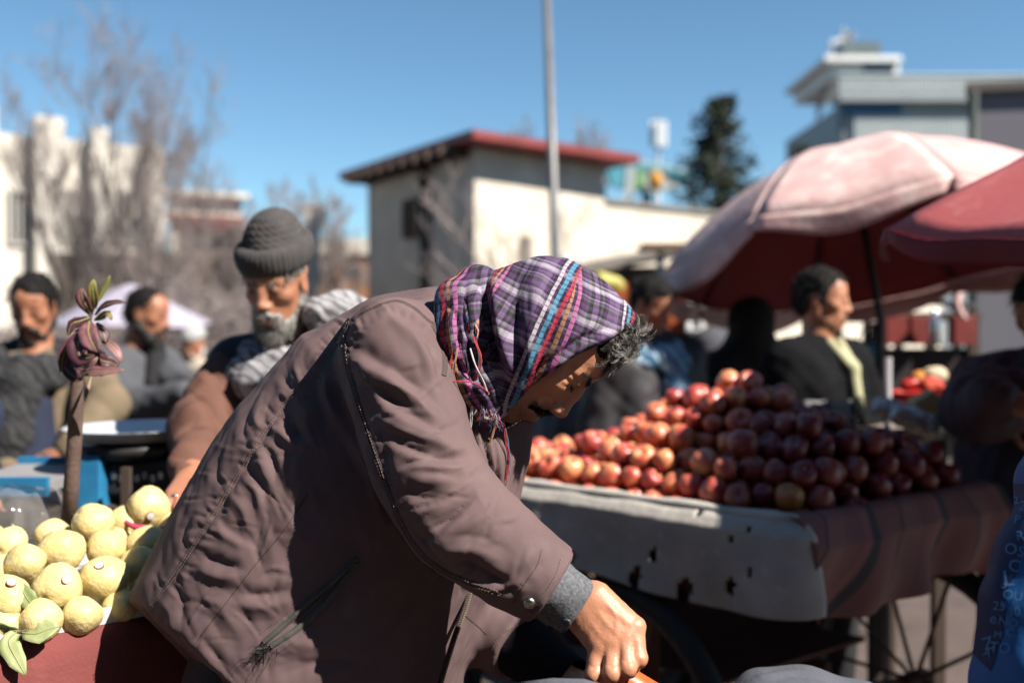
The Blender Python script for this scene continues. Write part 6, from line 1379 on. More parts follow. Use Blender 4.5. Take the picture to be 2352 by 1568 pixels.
# --- plaid headscarf
def plaid(name):
    m = bpy.data.materials.new(name); m.use_nodes = True; nt = m.node_tree; N = nt.nodes; L = nt.links; b = N['Principled BSDF']
    uvn = N.new('ShaderNodeUVMap'); uvn.uv_map = 'UVMap'
    sp = N.new('ShaderNodeSeparateXYZ')
    tn = N.new('ShaderNodeTexNoise'); tn.inputs['Scale'].default_value = 26; tn.inputs['Detail'].default_value = 3; L.new(uvn.outputs[0], tn.inputs['Vector'])
    wv = N.new('ShaderNodeVectorMath'); wv.operation = 'MULTIPLY_ADD'; L.new(tn.outputs['Color'], wv.inputs[0]); wv.inputs[1].default_value = (.005, .005, 0); L.new(uvn.outputs[0], wv.inputs[2])
    L.new(wv.outputs[0], sp.inputs[0])
    def ramp(src, period, stops, off=0):
        d = N.new('ShaderNodeMath'); d.operation = 'MULTIPLY_ADD'; L.new(src, d.inputs[0]); d.inputs[1].default_value = 1 / period; d.inputs[2].default_value = off
        f = N.new('ShaderNodeMath'); f.operation = 'FRACT'; L.new(d.outputs[0], f.inputs[0])
        r = N.new('ShaderNodeValToRGB'); r.color_ramp.interpolation = 'CONSTANT'; e = r.color_ramp.elements
        for i, (p, c, a) in enumerate(stops):
            x = e[i] if i < 2 else e.new(p)
            x.position = p; x.color = (*c, a)
        L.new(f.outputs[0], r.inputs[0]); return r, f
    K = (0.012, 0.012, 0.014); PU = (0.060, 0.024, 0.082); LV = (0.162, 0.114, 0.198); GY = (0.058, 0.060, 0.060); WH = (0.312, 0.282, 0.330); DP = (0.024, 0.011, 0.036)
    BL = (0.054, 0.186, 0.282); RD = (0.324, 0.026, 0.050); TN = (0.288, 0.144, 0.084); PK_ = (0.282, 0.084, 0.198)
    ru, fu = ramp(sp.outputs[0], .138, [(0, LV, .30), (.055, K, .5), (.085, GY, .35), (.12, K, .45), (.15, PU, .4), (.19, LV, .30), (.30, LV, .42), (.36, PU, .4), (.40, K, .6),
        (.43, WH, .93), (.475, DP, .6), (.515, BL, .95), (.565, DP, .6), (.605, RD, .95), (.655, DP, .6), (.695, TN, .93), (.74, DP, .6), (.78, PK_, .93), (.825, K, .6), (.865, PU, .5), (.92, GY, .45), (.955, K, .5)])
    rv, fv = ramp(sp.outputs[1], .066, [(0, K, 1), (.10, PU, 1), (.20, K, 1), (.28, LV, 1), (.36, GY, 1), (.44, WH, 1), (.58, LV, 1), (.64, K, 1), (.70, PU, 1), (.77, K, 1), (.84, LV, 1), (.89, PU, 1), (.94, GY, 1)])
    mx = N.new('ShaderNodeMix'); mx.data_type = 'RGBA'; L.new(ru.outputs['Alpha'], mx.inputs[0]); L.new(rv.outputs[0], mx.inputs[6]); L.new(ru.outputs[0], mx.inputs[7])
    # chain motif and thread-level variation
    sn = N.new('ShaderNodeMath'); sn.operation = 'MULTIPLY'; L.new(sp.outputs[1], sn.inputs[0]); sn.inputs[1].default_value = 640
    s2 = N.new('ShaderNodeMath'); s2.operation = 'SINE'; L.new(sn.outputs[0], s2.inputs[0])
    s3 = N.new('ShaderNodeMapRange'); s3.inputs[1].default_value = -1; s3.inputs[2].default_value = -.3; s3.inputs[3].default_value = .5; s3.inputs[4].default_value = 1; L.new(s2.outputs[0], s3.inputs[0])
    isc = N.new('ShaderNodeMapRange'); isc.inputs[1].default_value = .7; isc.inputs[2].default_value = .8; L.new(ru.outputs['Alpha'], isc.inputs[0])
    lp = N.new('ShaderNodeMix'); lp.data_type = 'FLOAT'; L.new(isc.outputs[0], lp.inputs[0]); lp.inputs[2].default_value = 1; L.new(s3.outputs[0], lp.inputs[3])
    nz = N.new('ShaderNodeTexNoise'); nz.inputs['Scale'].default_value = 900; nz.inputs['Detail'].default_value = 2; L.new(uvn.outputs[0], nz.inputs['Vector'])
    nr = N.new('ShaderNodeMapRange'); nr.inputs[1].default_value = .3; nr.inputs[2].default_value = .7; nr.inputs[3].default_value = .62; nr.inputs[4].default_value = 1.2; L.new(nz.outputs[0], nr.inputs[0])
    mm = N.new('ShaderNodeMath'); mm.operation = 'MULTIPLY'; L.new(lp.outputs[0], mm.inputs[0]); L.new(nr.outputs[0], mm.inputs[1])
    mc = N.new('ShaderNodeMix'); mc.data_type = 'RGBA'; mc.blend_type = 'MULTIPLY'; mc.inputs[0].default_value = 1; L.new(mx.outputs[2], mc.inputs[6])
    cb = N.new('ShaderNodeCombineColor'); [L.new(mm.outputs[0], cb.inputs[i]) for i in range(3)]; L.new(cb.outputs[0], mc.inputs[7])
    L.new(mc.outputs[2], b.inputs['Base Color']); b.inputs['Roughness'].default_value = .85; b.inputs['Specular IOR Level'].default_value = .2
    bp = N.new('ShaderNodeBump'); bp.inputs['Strength'].default_value = .5; bp.inputs['Distance'].default_value = .0012
    ba = N.new('ShaderNodeMath'); ba.operation = 'MULTIPLY_ADD'; L.new(isc.outputs[0], ba.inputs[0]); ba.inputs[1].default_value = .8; L.new(nz.outputs[0], ba.inputs[2])
    L.new(ba.outputs[0], bp.inputs['Height']); L.new(bp.outputs[0], b.inputs['Normal'])
    return m
PLAID = plaid('plaid_cotton')
SD = 1.60; sr = lambda r: pxr(r, SD)
S = Body()
S.ell(P(1262, 768, SD), (sr(168), .098, sr(163)), None, .02)
S.cone(P(1300, 735, SD), P(1418, 738, 1.585), sr(118), sr(34), .05)
S.cone(P(1290, 790, SD), P(1175, 800, SD), .092, .086, .04)
S.cone(P(1215, 760, SD), P(1120, 748, 1.60), sr(148), sr(112), .05)
S.cone(P(1150, 780, SD), P(1120, 900, 1.60), .088, .070, .04)
S.cone(P(1190, 830, 1.585), P(1168, 900, 1.585), .075, .058, .03)
class Scarf:
    def __call__(s, X):
        d = S(X); q = (X - HC) @ HR.T
        # edge of the cloth along the face, dipping behind the jaw
        u, v, dd = project(X)
        ex = np.interp(u, [1100, 1160, 1200, 1250, 1330, 1400, 1452, 1480], [1010, 952, 912, 862, 814, 780, 747, 730])
        d = smax(d, (v - ex) * .00070 * .86, .008)
        cav = np.linalg.norm((q - np.array([.035, 0, -.02])) / np.array([.092, .076, .130]), axis=1)
        return smax(d, -(cav - 1) * .075, .004)
    def bounds(s): return S.bounds()
e1 = nrm(np.array([-.40, 0, -.90])); e2 = nrm(np.array([.90, 0, -.40]))
def scarf_uv(V):
    q = V - P(1262, 775, SD); Rr = .135
    a = q @ e2; b_ = q @ e1
    y = q[:, 1]
    U = Rr * np.arcsin(np.clip(a / Rr, -.99, .99)); W = Rr * np.arcsin(np.clip(b_ / Rr, -.99, .99))
    U = U + .18 * W * W / .1 * np.where(U < 0, -.2, .6) + .003 * wob(V, 30)
    return np.stack([U + 1.057, W + .002 * wob(V, 30, None, 1) + 1.0], 1)
SF = [
 ([(1100, 640), (1116, 720), (1132, 800), (1160, 880)], 16, 22, 'v'),
 ([(1150, 618), (1140, 690), (1150, 770), (1180, 860)], 17, 9, 'r'),
 ([(1190, 640), (1182, 720), (1190, 800), (1196, 870)], 13, 8, 'v'),
 ([(1225, 640), (1224, 730), (1210, 830), (1190, 905)], 15, 8, 'r'),
 ([(1290, 660), (1272, 750), (1236, 840)], 12, 6, 'v'),
 ([(1330, 670), (1310, 760), (1262, 850)], 15, 6, 'r'),
 ([(1060, 655), (1075, 720), (1085, 800)], 14, 8, 'r'),
 ([(1440, 745), (1390, 772), (1320, 806), (1240, 858), (1180, 920)], 8, 5, 'r'),
 ([(1400, 750), (1330, 785), (1250, 838), (1195, 890)], 9, 5, 'v'),
 ([(1250, 620), (1240, 680), (1250, 740)], 16, 5, 'r'),
 ([(1390, 690), (1360, 740), (1310, 780)], 14, 4, 'r'),
 ([(1270, 830), (1320, 790), (1380, 766)], 8, 4, 's'),
]
scarf, SV, SQd = skin_mesh('headscarf', Scarf(), .0036, PLAID, man, 2, disp=lambda V, N: folds(V, N, SF) + .0016 * wob(V, 60, (e1, 2.5)) + .0006 * wob(V, 170, None, 2), uvf=scarf_uv)
# knotted end hanging behind the jaw
E_ = Body()
E_.chain([P(1085, 655, 1.575), P(1048, 690, 1.545), P(1046, 760, 1.53), P(1062, 830, 1.53)], [.030, .030, .033, .034], .02)
E_.chain([P(1110, 650, 1.57), P(1092, 720, 1.545), P(1098, 800, 1.535), P(1105, 870, 1.535)], [.026, .030, .027, .030], .02)
E_.chain([P(1062, 830, 1.53), P(1080, 890, 1.535), P(1100, 925, 1.54)], [.034, .036, .030], .02)
E_.chain([P(1105, 860, 1.535), P(1132, 910, 1.55), P(1146, 950, 1.56)], [.028, .026, .012], .02)
E_.chain([P(1040, 870, 1.54), P(1062, 900, 1.54), P(1110, 930, 1.545)], [.016, .020, .016], .012)
f1 = nrm(np.array([.22, 0, -.97])); f2 = nrm(np.array([.97, -.5, .22]))
def tail_uv(V):
    q = V - P(1075, 780, 1.53); return np.stack([q @ f2 * 1.15 + .93 + .006 * wob(V, 35), q @ f1 * 1.0 + 1.03 + .004 * wob(V, 35, None, 1)], 1)
TF = [([(1070, 650), (1068, 720), (1078, 800), (1090, 900)], 8, 13, 'v'), ([(1046, 680), (1034, 750), (1046, 830)], 9, 7, 'r'), ([(1100, 640), (1112, 700), (1100, 760)], 8, 8, 'v'),
      ([(1060, 760), (1085, 790), (1096, 840)], 8, 7, 'r'), ([(1040, 820), (1075, 860), (1110, 880)], 8, 7, 'v'), ([(1050, 880), (1090, 890), (1130, 925)], 7, 6, 'r'), ([(1090, 840), (1112, 890), (1140, 940)], 7, 7, 'v'),
      ([(1030, 700), (1052, 740), (1056, 800)], 6, 6, 'v')]
tail, TV, TQ = skin_mesh('scarf_end', E_, .0034, PLAID, scarf, 1, disp=lambda V, N: folds(V, N, TF) + .0014 * wob(V, 110, (f1, 2)), uvf=tail_uv)
TH = [mat('thread_red', (.45, .05, .05), rough=.8), mat('thread_white', (.62, .60, .60), rough=.8), mat('thread_tan', (.50, .27, .15), rough=.8), mat('thread_blue', (.06, .24, .36), rough=.8), mat('thread_black', (.02, .02, .025), rough=.8), mat('thread_violet', (.22, .10, .26), rough=.8)]
def thread(path, mi, r=.0011, n=3, wig=.002):
    r *= .62; n += 3; wig *= 1.3
    mb = MB(); base = [P(*q) for q in densify(path, 12)]
    for j in range(n):
        ph = R_.uniform(0, 6); f = [(p + np.array([math.sin(i * .7 + ph + j), .6 * math.cos(i * .9 + ph + 2 * j), .4 * math.sin(i * .5 + j)]) * wig * (.3 + i / len(base))) for i, p in enumerate(base)]
        mb.tube(f, [r * (1 - .4 * i / len(f)) for i in range(len(f))], 5, False)
    mb.build('fringe_thread', TH[mi], tail, True)
thread([(1086, 905, 1.50), (1082, 960, 1.51), (1078, 1010, 1.52), (1076, 1058, 1.53)], 1, .0012, 4)
thread([(1040, 905, 1.50), (1046, 950, 1.51), (1048, 996, 1.52)], 3, .0010, 2, .001)
thread([(1036, 868, 1.50), (1032, 890, 1.505), (1042, 925, 1.51)], 0, .0012, 2)
thread([(1142, 955, 1.53), (1128, 1010, 1.54), (1108, 1060, 1.545), (1098, 1098, 1.55)], 2, .0012, 4)
thread([(1156, 960, 1.54), (1162, 1010, 1.55), (1168, 1055, 1.56), (1160, 1105, 1.565), (1154, 1120, 1.57)], 0, .0012, 4)
thread([(1158, 975, 1.55), (1170, 1040, 1.56), (1166, 1090, 1.57)], 3, .0009, 2)
thread([(1080, 1055, 1.53), (1070, 1075, 1.53), (1064, 1086, 1.535)], 3, .0009, 1)
thread([(1014, 892, 1.485), (1040, 876, 1.478), (1072, 876, 1.478), (1100, 884, 1.485), (1122, 902, 1.50)], 0, .0016, 2, .0005)
thread([(1080, 800, 1.485), (1092, 840, 1.482), (1112, 880, 1.492), (1122, 905, 1.505)], 1, .0016, 3, .0008)
thread([(1086, 770, 1.49), (1098, 800, 1.486), (1104, 830, 1.485), (1092, 868, 1.49)], 0, .0012, 3)
thread([(1040, 810, 1.49), (1034, 835, 1.488), (1030, 858, 1.488), (1040, 872, 1.49)], 0, .0012, 3)
thread([(1050, 800, 1.486), (1046, 830, 1.486), (1036, 866, 1.49)], 2, .0010, 3)
thread([(1118, 920, 1.515), (1110, 950, 1.52), (1126, 962, 1.52), (1136, 945, 1.525)], 1, .0009, 3)
thread([(1092, 745, 1.50), (1096, 758, 1.496), (1092, 774, 1.495)], 2, .0014, 2)
rt, dr, ln = [], [], []
for i in range(150):
    t = R_.random(); p = P(1060 + 85 * t, 905 + 48 * t + R_.uniform(-4, 6), R_.uniform(1.505, 1.54)); rt.append(p); dr.append(np.array([.1 + R_.gauss(0, .3), R_.gauss(-.1, .3), -1])); ln.append(R_.uniform(.008, .03))
strands('frayed_edge', rt, dr, ln, TH, tail, .0005, .003, 6, 3, seed=9)

# --- what he holds and the cloth-covered barrow edge in front of him
ORANGE = mat('orange_plastic', (.62, .13, .025), (.50, .095, .02), scale=30, rough=.35, coat=.2, c3=(.68, .22, .08), s3=60, f3=.25)
mb = MB(); a = P(1372, 1530, 1.440); b_ = P(1560, 1642, 1.45); dd = nrm(b_ - a)
mb.lathe([(.0, -.006), (.014, -.004), (.021, 0), (.0245, .012), (.0245, .12), (.027, .125), (.027, .14), (.0245, .145), (.0245, .34), (.018, .345), (0, .345)], a, 28, dd)
tag(mb.build('plastic_tube', ORANGE, None, True), "orange plastic tube gripped in the stooping man's fist", 'tube')
mb = MB(); pts = [P(1356, 1520, 1.43), P(1346, 1560, 1.43), P(1336, 1610, 1.43)]; mb.tube(pts, [.0012, .0016, .002], 6)
tag(mb.build('thin_stick', mat('stick_wood', (.10, .05, .03), (.2, .1, .06), scale=40), None, True), "thin brown stick poking up under the man's fist", 'stick')
# ================================================================== the other people
def figure(label, head, yaw, pitch=0, body_yaw=None, coat=None, coat_off=.022, hem=.80, trous=None, arms=None, hs=.93, neck_shift=(0, 0, 0), h=.0075, skin=None, bulk=1.0, wr=.007, legs=True, roll=0, tint=None, fl=None, shoulder_drop=.235, name='person'):
    """arms: [(elbow, wrist, finger dir, back-of-hand normal, curl)] right then left, in world space or None; returns root and useful frames"""
    H = P(*head) if len(head) == 3 else np.array(head)
    yw = math.radians(yaw); pi_ = math.radians(pitch)
    f0 = np.array([math.sin(yw), -math.cos(yw), 0.]); fwd = f0 * math.cos(pi_) - np.array([0, 0, 1]) * math.sin(pi_); up = f0 * math.sin(pi_) + np.array([0, 0, 1]) * math.cos(pi_)
    R = frame(fwd, up)
    by = math.radians(yaw if body_yaw is None else body_yaw); bf = np.array([math.sin(by), -math.cos(by), 0.]); bl = np.cross([0, 0, 1], bf)
    nb = H + np.array([0, 0, -.160]) - bf * .015 + np.array(neck_shift)                     # base of the neck
    sh = [nb - bl * .185 * bulk - np.array([0, 0, shoulder_drop - .160]), nb + bl * .185 * bulk - np.array([0, 0, shoulder_drop - .160])]
    hipz = max(.55, nb[2] - .50); hipc = np.array([nb[0], nb[1], 0]) - np.array([neck_shift[0], neck_shift[1], 0]) * 1.0; hipc[2] = hipz
    root = empty(name, (hipc[0], hipc[1], 0), label, 'person')
    B = Body(); Cc = Body(); T_ = Body()
    W = head_prims(B, H, R, hs)
    B.cone(W(-.02, 0, -.05), nb + np.array([0, 0, -.01]), .055 * hs, .060, .03)
    chest = nb + np.array([0, 0, -.17]); waist = (chest + hipc) / 2
    for s in (-1, 1):
        B.cone(nb + bl * .05 * s + np.array([0, 0, -.05]), sh[0 if s < 0 else 1], .055, .058, .03)
        B.chain([chest + bl * .075 * s, waist + bl * .06 * s, hipc + bl * .07 * s], [.105, .095, .105], .05)
        Cc.cone(nb + bl * .045 * s + np.array([0, 0, -.055]), sh[0 if s < 0 else 1], .062 + coat_off, .060 + coat_off, .05)
        Cc.chain([chest + bl * .080 * s * bulk, waist + bl * .075 * s * bulk, hipc + bl * .075 * s * bulk], [(.105 + coat_off) * bulk, (.108 + coat_off) * bulk, (.115 + coat_off) * bulk], .06)
        if hem < hipz: Cc.cone(hipc + bl * .075 * s * bulk, np.array([hipc[0], hipc[1], hem]) + bl * .085 * s * bulk, (.115 + coat_off) * bulk, (.13 + coat_off) * bulk, .06)
        if legs:
            kn = np.array([hipc[0], hipc[1], hipz * .53]) + bl * .09 * s + bf * .03; an = np.array([hipc[0], hipc[1], .08]) + bl * .10 * s
            B.chain([hipc + bl * .085 * s, kn, an], [.085, .055, .040], .03); B.cone(an - np.array([0, 0, .04]), an + bf * .16 - np.array([0, 0, .045]), .035, .028, .03)
            T_.chain([hipc + bl * .085 * s, kn, an + np.array([0, 0, .03])], [.110, .090, .080], .04)
    if hem < hipz: Cc.cut(np.array([hipc[0], hipc[1], hem]), (0, 0, -1), .01)
    arms = arms or [None, None]
    for i, s in enumerate((-1, 1)):
        a = arms[i]
        if a is None: el = sh[i] + bl * .05 * s + np.array([0, 0, -.27]) - bf * .03; wr_ = el + np.array([0, 0, -.23]) + bf * .08; fd = np.array([0, 0, -1.]) + bf * .2; bn = bl * s; cu = (20, 30, 20)
        else: el, wr_, fd, bn, cu = a
        B.chain([sh[i], el, wr_], [.052, .043, .028], .03); hand_prims(B, wr_, fd, np.asarray(bn, float), 1 if s > 0 else -1, cu)
        sl = wr_ + (el - wr_) * .06
        Cc.chain([sh[i], el, sl], [.062 + coat_off * .9, .054 + coat_off * .9, .042 + coat_off * .5], .03)
    def tintf(V):
        q = (V - H) @ R.T / hs; x, y, z = q.T; near = np.linalg.norm(q, axis=1) < .16; c = np.ones((len(V), 3))
        eye = np.exp(-((z - .001) / .007) ** 2 - ((np.abs(y) - .031) / .014) ** 2) * (x > .05) * near; c *= (1 - .85 * eye)[:, None]
        brow = np.exp(-((z - .022) / .005) ** 2 - ((np.abs(y) - .029) / .016) ** 4) * (x > .05) * near; c *= (1 - .85 * brow)[:, None]
        lip = np.exp(-((z + .072) / .007) ** 2 - (y / .018) ** 4) * (x > .06) * near; c *= 1 - lip[:, None] * np.array([.3, .5, .5])
        if tint: c *= tint(x, y, z, near)[:, None]
        return np.clip(c, .03, 1)
    if len(head) == 3 and head[2] > 4: h = max(h, .009)
    bd, BV_, BQ_ = skin_mesh('body', B, h, skin or SKIN2, root, 1, colf=tintf)
    jk = None
    if coat: jk, _, _ = skin_mesh('coat', Cc, h * 1.15, coat, root, 2, disp=lambda V, N: wr * wob(V, 26, (np.array([.3, 0, 1]), 2.0)) + wr * .5 * wob(V, 60, None, 3) + (folds(V, N, fl) if fl else 0))
    if legs and trous: skin_mesh('trousers', T_, h * 1.4, trous, root, 1, disp=lambda V, N: .006 * wob(V, 24, (np.array([0, 0, 1]), 2)))
    return dict(root=root, H=H, R=R, W=W, nb=nb, bf=bf, bl=bl, sh=sh, body=bd, coat=jk, hip=hipc)
def hair_cap(fg, m, low=.03, back=-.06, vol=.012, s=.93, front=.085, name='hair', rough_=.006, h=.006):
    b = Body(); W = fg['W']; R = fg['R']
    b.ell(W(-.014, 0, .040), np.array([.096 + vol, .077 + vol * .55, .084 + vol * 1.25]) * s, R, .01); b.ell(W(-.03, 0, .0), np.array([.080 + vol * .6, .0765 + vol * .3, .085]) * s, R, .02)
    class Hc:
        def __call__(q, X):
            y = (X - fg['H']) @ R.T; d = b(X); line = np.interp(y[:, 0], [-.12, -.040, -.028, .006, .012, .030, .036, front, .13], [-.088, -.078, .018, .024, -.012, -.004, .046, .060 + low * .3, .078])
            return smax(d, (line - y[:, 2]) * .8, .006)
        def bounds(q): return b.bounds()
    o, V, Q = skin_mesh(name, Hc(), h, m, fg['root'], 1, disp=lambda V, N: rough_ * .7 * wob(V, 70) + rough_ * .3 * wob(V, 200, None, 2))
    N = vnormals(V, Q); pick = np.random.default_rng(5).choice(len(V), min(len(V), 420), replace=False); y = (V - fg['H']) @ R.T
    comb = R[0] * .5 - R[2] * .9
    strands('loose_hair', V[pick], [N[k] * .45 + comb * (.9 if y[k, 0] > 0 else .3) + R[1] * (.5 * np.sign(y[k, 1])) for k in pick], [random.uniform(.014, .030) for k in pick], [HAIR_K], o, .0016, .004, 3, 3, seed=7)
    return o
def beard(fg, m, full=1.0, name='beard', h=.006, long=.0):
    b = Body(); W = fg['W']; R = fg['R']
    for y in (-1, 1): b.chain([W(-.004, .064*y, -.02), W(.004, .060*y, -.062), W(.050, .034*y, -.108), W(.072, 0, -.118 - long)], [.010, .018 * full, .021 * full, .022 * full], .012)
    b.cone(W(.072, 0, -.112), W(.076, 0, -.125 - long), .022, .018, .02)
    for y in (-1, 1): b.cone(W(.102, .006*y, -.054), W(.088, .030*y, -.068), .008, .007, .006); b.cone(W(.088, .030*y, -.068), W(.070, .032*y, -.10), .008, .012, .01)
    return skin_mesh(name, b, h, m, fg['root'], 1, disp=lambda V, N: .003 * wob(V, 160) + .002 * wob(V, 300, None, 2))[0]
def wrap(fg, m, rad=.085, thick=.035, drop=.03, name='scarf', h=.0075, extra=(), uvf=None, wr=.007):
    b = Body(); nb, bf, bl = fg['nb'], fg['bf'], fg['bl']
    ring = [nb + np.array([0, 0, .01 - drop * math.cos(a) * .5 - drop * .5]) + bf * (.012 + rad * 1.05 * math.cos(a)) + bl * rad * 1.15 * math.sin(a) for a in np.linspace(0, 2 * math.pi, 13)]
    b.chain(ring, [thick * (1 + .15 * math.sin(i * 2.1)) for i in range(13)], .012)
    ring2 = [q + np.array([0, 0, -thick * .9]) + (q - nb) * np.array([.22, .22, 0]) for q in ring]; b.chain(ring2, [thick * (1 + .2 * math.sin(i * 1.3 + 1)) for i in range(13)], .012)
    for e in extra: b.chain([np.asarray(x) for x in e[0]], list(e[1]), .02)
    return skin_mesh(name, b, h, m, fg['root'], 1, disp=lambda V, N: wr * wob(V, 70, (np.array([.8, .1, .5]), 2.2)) + wr * .4 * wob(V, 150, None, 3), uvf=uvf)[0]
BLK = mat('black_wool', (.013, .013, .015), (.022, .022, .024), scale=9, rough=.9, bump=.3); BEARDK = mat('beard_black', (.010, .009, .008), rough=.6, bump=.6, bscale=300); BEARDG = mat('beard_grey', (.34, .33, .31), (.22, .21, .20), scale=60, rough=.8, bump=.7, bscale=260, stretch=(1, 1, .4)); HAIRB = mat('hair_dark', (.007, .006, .006), (.013, .012, .012), scale=60, rough=.75, spec=.12, bump=.6, bscale=160)
KHAKI = mat('khaki_cloth', (.20, .15, .095), (.155, .115, .072), scale=7, rough=.85, bump=.3); GREYH = mat('grey_fleece', (.085, .088, .098), (.068, .07, .08), scale=7, rough=.9, bump=.3); NAVY = mat('navy_cloth', (.014, .020, .045), (.02, .028, .06), scale=8, rough=.85)
BROWN = mat('brown_shirt', (.155, .070, .048), (.115, .052, .036), scale=7, rough=.85, bump=.3); CHAR = mat('charcoal_vest', (.022, .025, .034), (.03, .034, .044), scale=8, rough=.85, bump=.3); LGREY = mat('pale_trousers', (.26, .26, .27), (.21, .21, .22), scale=8, rough=.9)
def stripes(name, base, dark, sc_, dist=5):
    m = bpy.data.materials.new(name); m.use_nodes = True; nt = m.node_tree; N = nt.nodes; L = nt.links; b = N['Principled BSDF']; tc = N.new('ShaderNodeTexCoord')
    wv = N.new('ShaderNodeTexWave'); wv.inputs['Scale'].default_value = sc_; wv.inputs['Distortion'].default_value = dist; wv.inputs['Detail'].default_value = 2; wv.bands_direction = 'DIAGONAL'; L.new(tc.outputs['Object'], wv.inputs[0])
    rp = N.new('ShaderNodeValToRGB'); e = rp.color_ramp.elements; e[0].position = .18; e[0].color = (*dark, 1); e[1].position = .42; e[1].color = (*base, 1); L.new(wv.outputs[0], rp.inputs[0]); L.new(rp.outputs[0], b.inputs['Base Color']); b.inputs['Roughness'].default_value = .9
    return m
# --- man in the knit cap
K1 = figure('grey-bearded man in a knit cap and pale striped scarf reaching for the guavas', (638, 650, 2.5), -15, 19, -10, BROWN, .012, .62, mat('dark_salwar', (.05, .042, .04)), [(P(452, 985, 2.42), P(440, 1096, 2.15), P(418, 1150, 2.04) - P(440, 1096, 2.15), np.array([.1, -.75, .6]), (25, 40, 25)), (P(850, 960, 2.5), P(800, 1100, 2.3), np.array([-.4, -.3, -.8]), np.array([.3, -.8, .3]), (30, 40, 30))], h=.005, neck_shift=(.035, .075, .0), wr=.013, skin=SKIN2, shoulder_drop=.225, fl=[([(392, 1010), (440, 985), (500, 990)], 13, 14, 's'), ([(388, 1050), (440, 1040), (500, 1060)], 12, 12, 'v'), ([(400, 1085), (450, 1080), (495, 1100)], 11, 9, 's'), ([(430, 900), (470, 930), (520, 1000)], 14, 14, 'v'), ([(450, 860), (500, 900), (530, 960)], 13, 10, 'r'), ([(395, 970), (450, 940), (490, 950)], 12, 10, 'r')])
W = K1['W']; R = K1['R']
vb = Body(); bl, bf, nb = K1['bl'], K1['bf'], K1['nb']
for s in (-1, 1):
    vb.cone(nb + bl * .06 * s + np.array([0, 0, -.045]), nb + bl * .165 * s + np.array([0, 0, -.06]), .092, .088, .05)
    vb.chain([nb + bl * .085 * s + np.array([0, 0, -.17]), nb + bl * .085 * s + np.array([0, 0, -.36]), nb + bl * .09 * s + np.array([0, 0, -.62])], [.138, .140, .150], .05)
vb.cut(nb + np.array([0, 0, -.68]), (0, 0, -1)); vb.ell(nb + bf * .13 + np.array([0, 0, -.06]), (.055, .07, .22), None, .02, True)
skin_mesh('vest', vb, .007, CHAR, K1['root'], 2, disp=lambda V, N: .006 * wob(V, 26, (np.array([.2, 0, 1]), 2.2)))
hb = Body(); hb.ell(W(-.016, 0, .058), (.094, .080, .090), R, .02); hb.ell(W(-.026, 0, .145), (.060, .056, .046), R, .06)
class Cap:
    def __call__(s, X): y = (X - K1['H']) @ R.T; return smax(hb(X), (.048 - y[:, 2] - .10 * y[:, 0]) * .98, .006)
    def bounds(s): return hb.bounds()
def knit(V, N):
    q = (V - K1['H']) @ R.T; a = np.arctan2(q[:, 1], q[:, 0] + .016); return .0022 * np.abs(np.sin(a * 22)) * np.clip((.155 - q[:, 2]) / .05, 0, 1) + .0018 * np.sin(q[:, 2] * 420 + np.sin(a * 22) * 1.5) + .004 * wob(V, 50) * np.clip((q[:, 2] - .08) / .05, 0, 1)
CAPM = mat('charcoal_knit', (.075, .070, .070), (.055, .051, .051), scale=30, rough=.95, bump=.4, bscale=220)
cap, _, _ = skin_mesh('knit_cap', Cap(), .0042, CAPM, K1['root'], 1, disp=knit)
cb = Body(); ring = [W(-.014 + .0955 * math.cos(a), .0795 * math.sin(a), .058 - .010 * math.cos(a)) for a in np.linspace(0, 2 * math.pi, 25)]; cb.chain(ring, [.0115] * 25, .004); cb.chain([q + R[2] * .020 for q in ring], [.0135] * 25, .02); cb.chain([q + R[2] * .038 for q in ring], [.0125] * 25, .02)
def knit2(V, N): q = (V - K1['H']) @ R.T; a = np.arctan2(q[:, 1], q[:, 0] + .016); return .0022 * np.abs(np.sin(a * 26))
skin_mesh('cap_brim', cb, .004, CAPM, cap, 1, disp=knit2)
bo_ = beard(K1, BEARDG, 1.0, h=.005)
bv = np.array([np.array(v.co) for v in bo_.data.vertices]) + WORG[bo_.name]; bn_ = np.array([np.array(v.normal) for v in bo_.data.vertices]); pk_ = np.random.default_rng(2).choice(len(bv), min(len(bv), 1500), replace=False)
strands('beard_hair', bv[pk_], [bn_[k] * .5 - R[2] * .8 + R[0] * .2 for k in pk_], [random.uniform(.008, .022) for k in pk_], [HAIR_W, HAIR_G, HAIR_W, HAIR_K], bo_, .0006, .003, 4, 3, seed=31)
rt, dr, ln = [], [], []
for i in range(700):
    a = R_.uniform(-1.5, 1.5); rt.append(W(-.014 + .098 * math.cos(a), .082 * math.sin(a), .052 + R_.uniform(-.004, .006))); dr.append(-R[2] + R[0] * R_.gauss(.1, .25) + R[1] * R_.gauss(0, .3)); ln.append(R_.uniform(.015, .045) if abs(a) < .9 else .02)
strands('hair', rt, dr, ln, [HAIR_G, HAIR_W, HAIR_K], K1['root'], .0009, .004, 5, 3, seed=12)
PALE = stripes('pale_striped_scarf', (.235, .23, .245), (.085, .085, .095), 15, 7)
wrap(K1, PALE, .10, .042, .06, h=.006, extra=((( nb + bl * .02 + np.array([0, 0, -.05]) + bf * .10, nb + bl * .10 + np.array([0, 0, .0]) + bf * .05, nb + bl * .19 + np.array([0, 0, -.02]), nb + bl * .24 + np.array([0, 0, -.12]) - bf * .04), (.04, .055, .06, .05)), ((P(735, 722, 2.48), P(778, 712, 2.51), P(822, 738, 2.54), P(842, 810, 2.57)), (.042, .048, .046, .045)), ((nb - bl * .06 + bf * .10 + np.array([0, 0, -.09]), nb + bf * .13 + np.array([0, 0, -.12]), nb + bl * .08 + bf * .10 + np.array([0, 0, -.10])), (.035, .042, .04))), wr=.011)
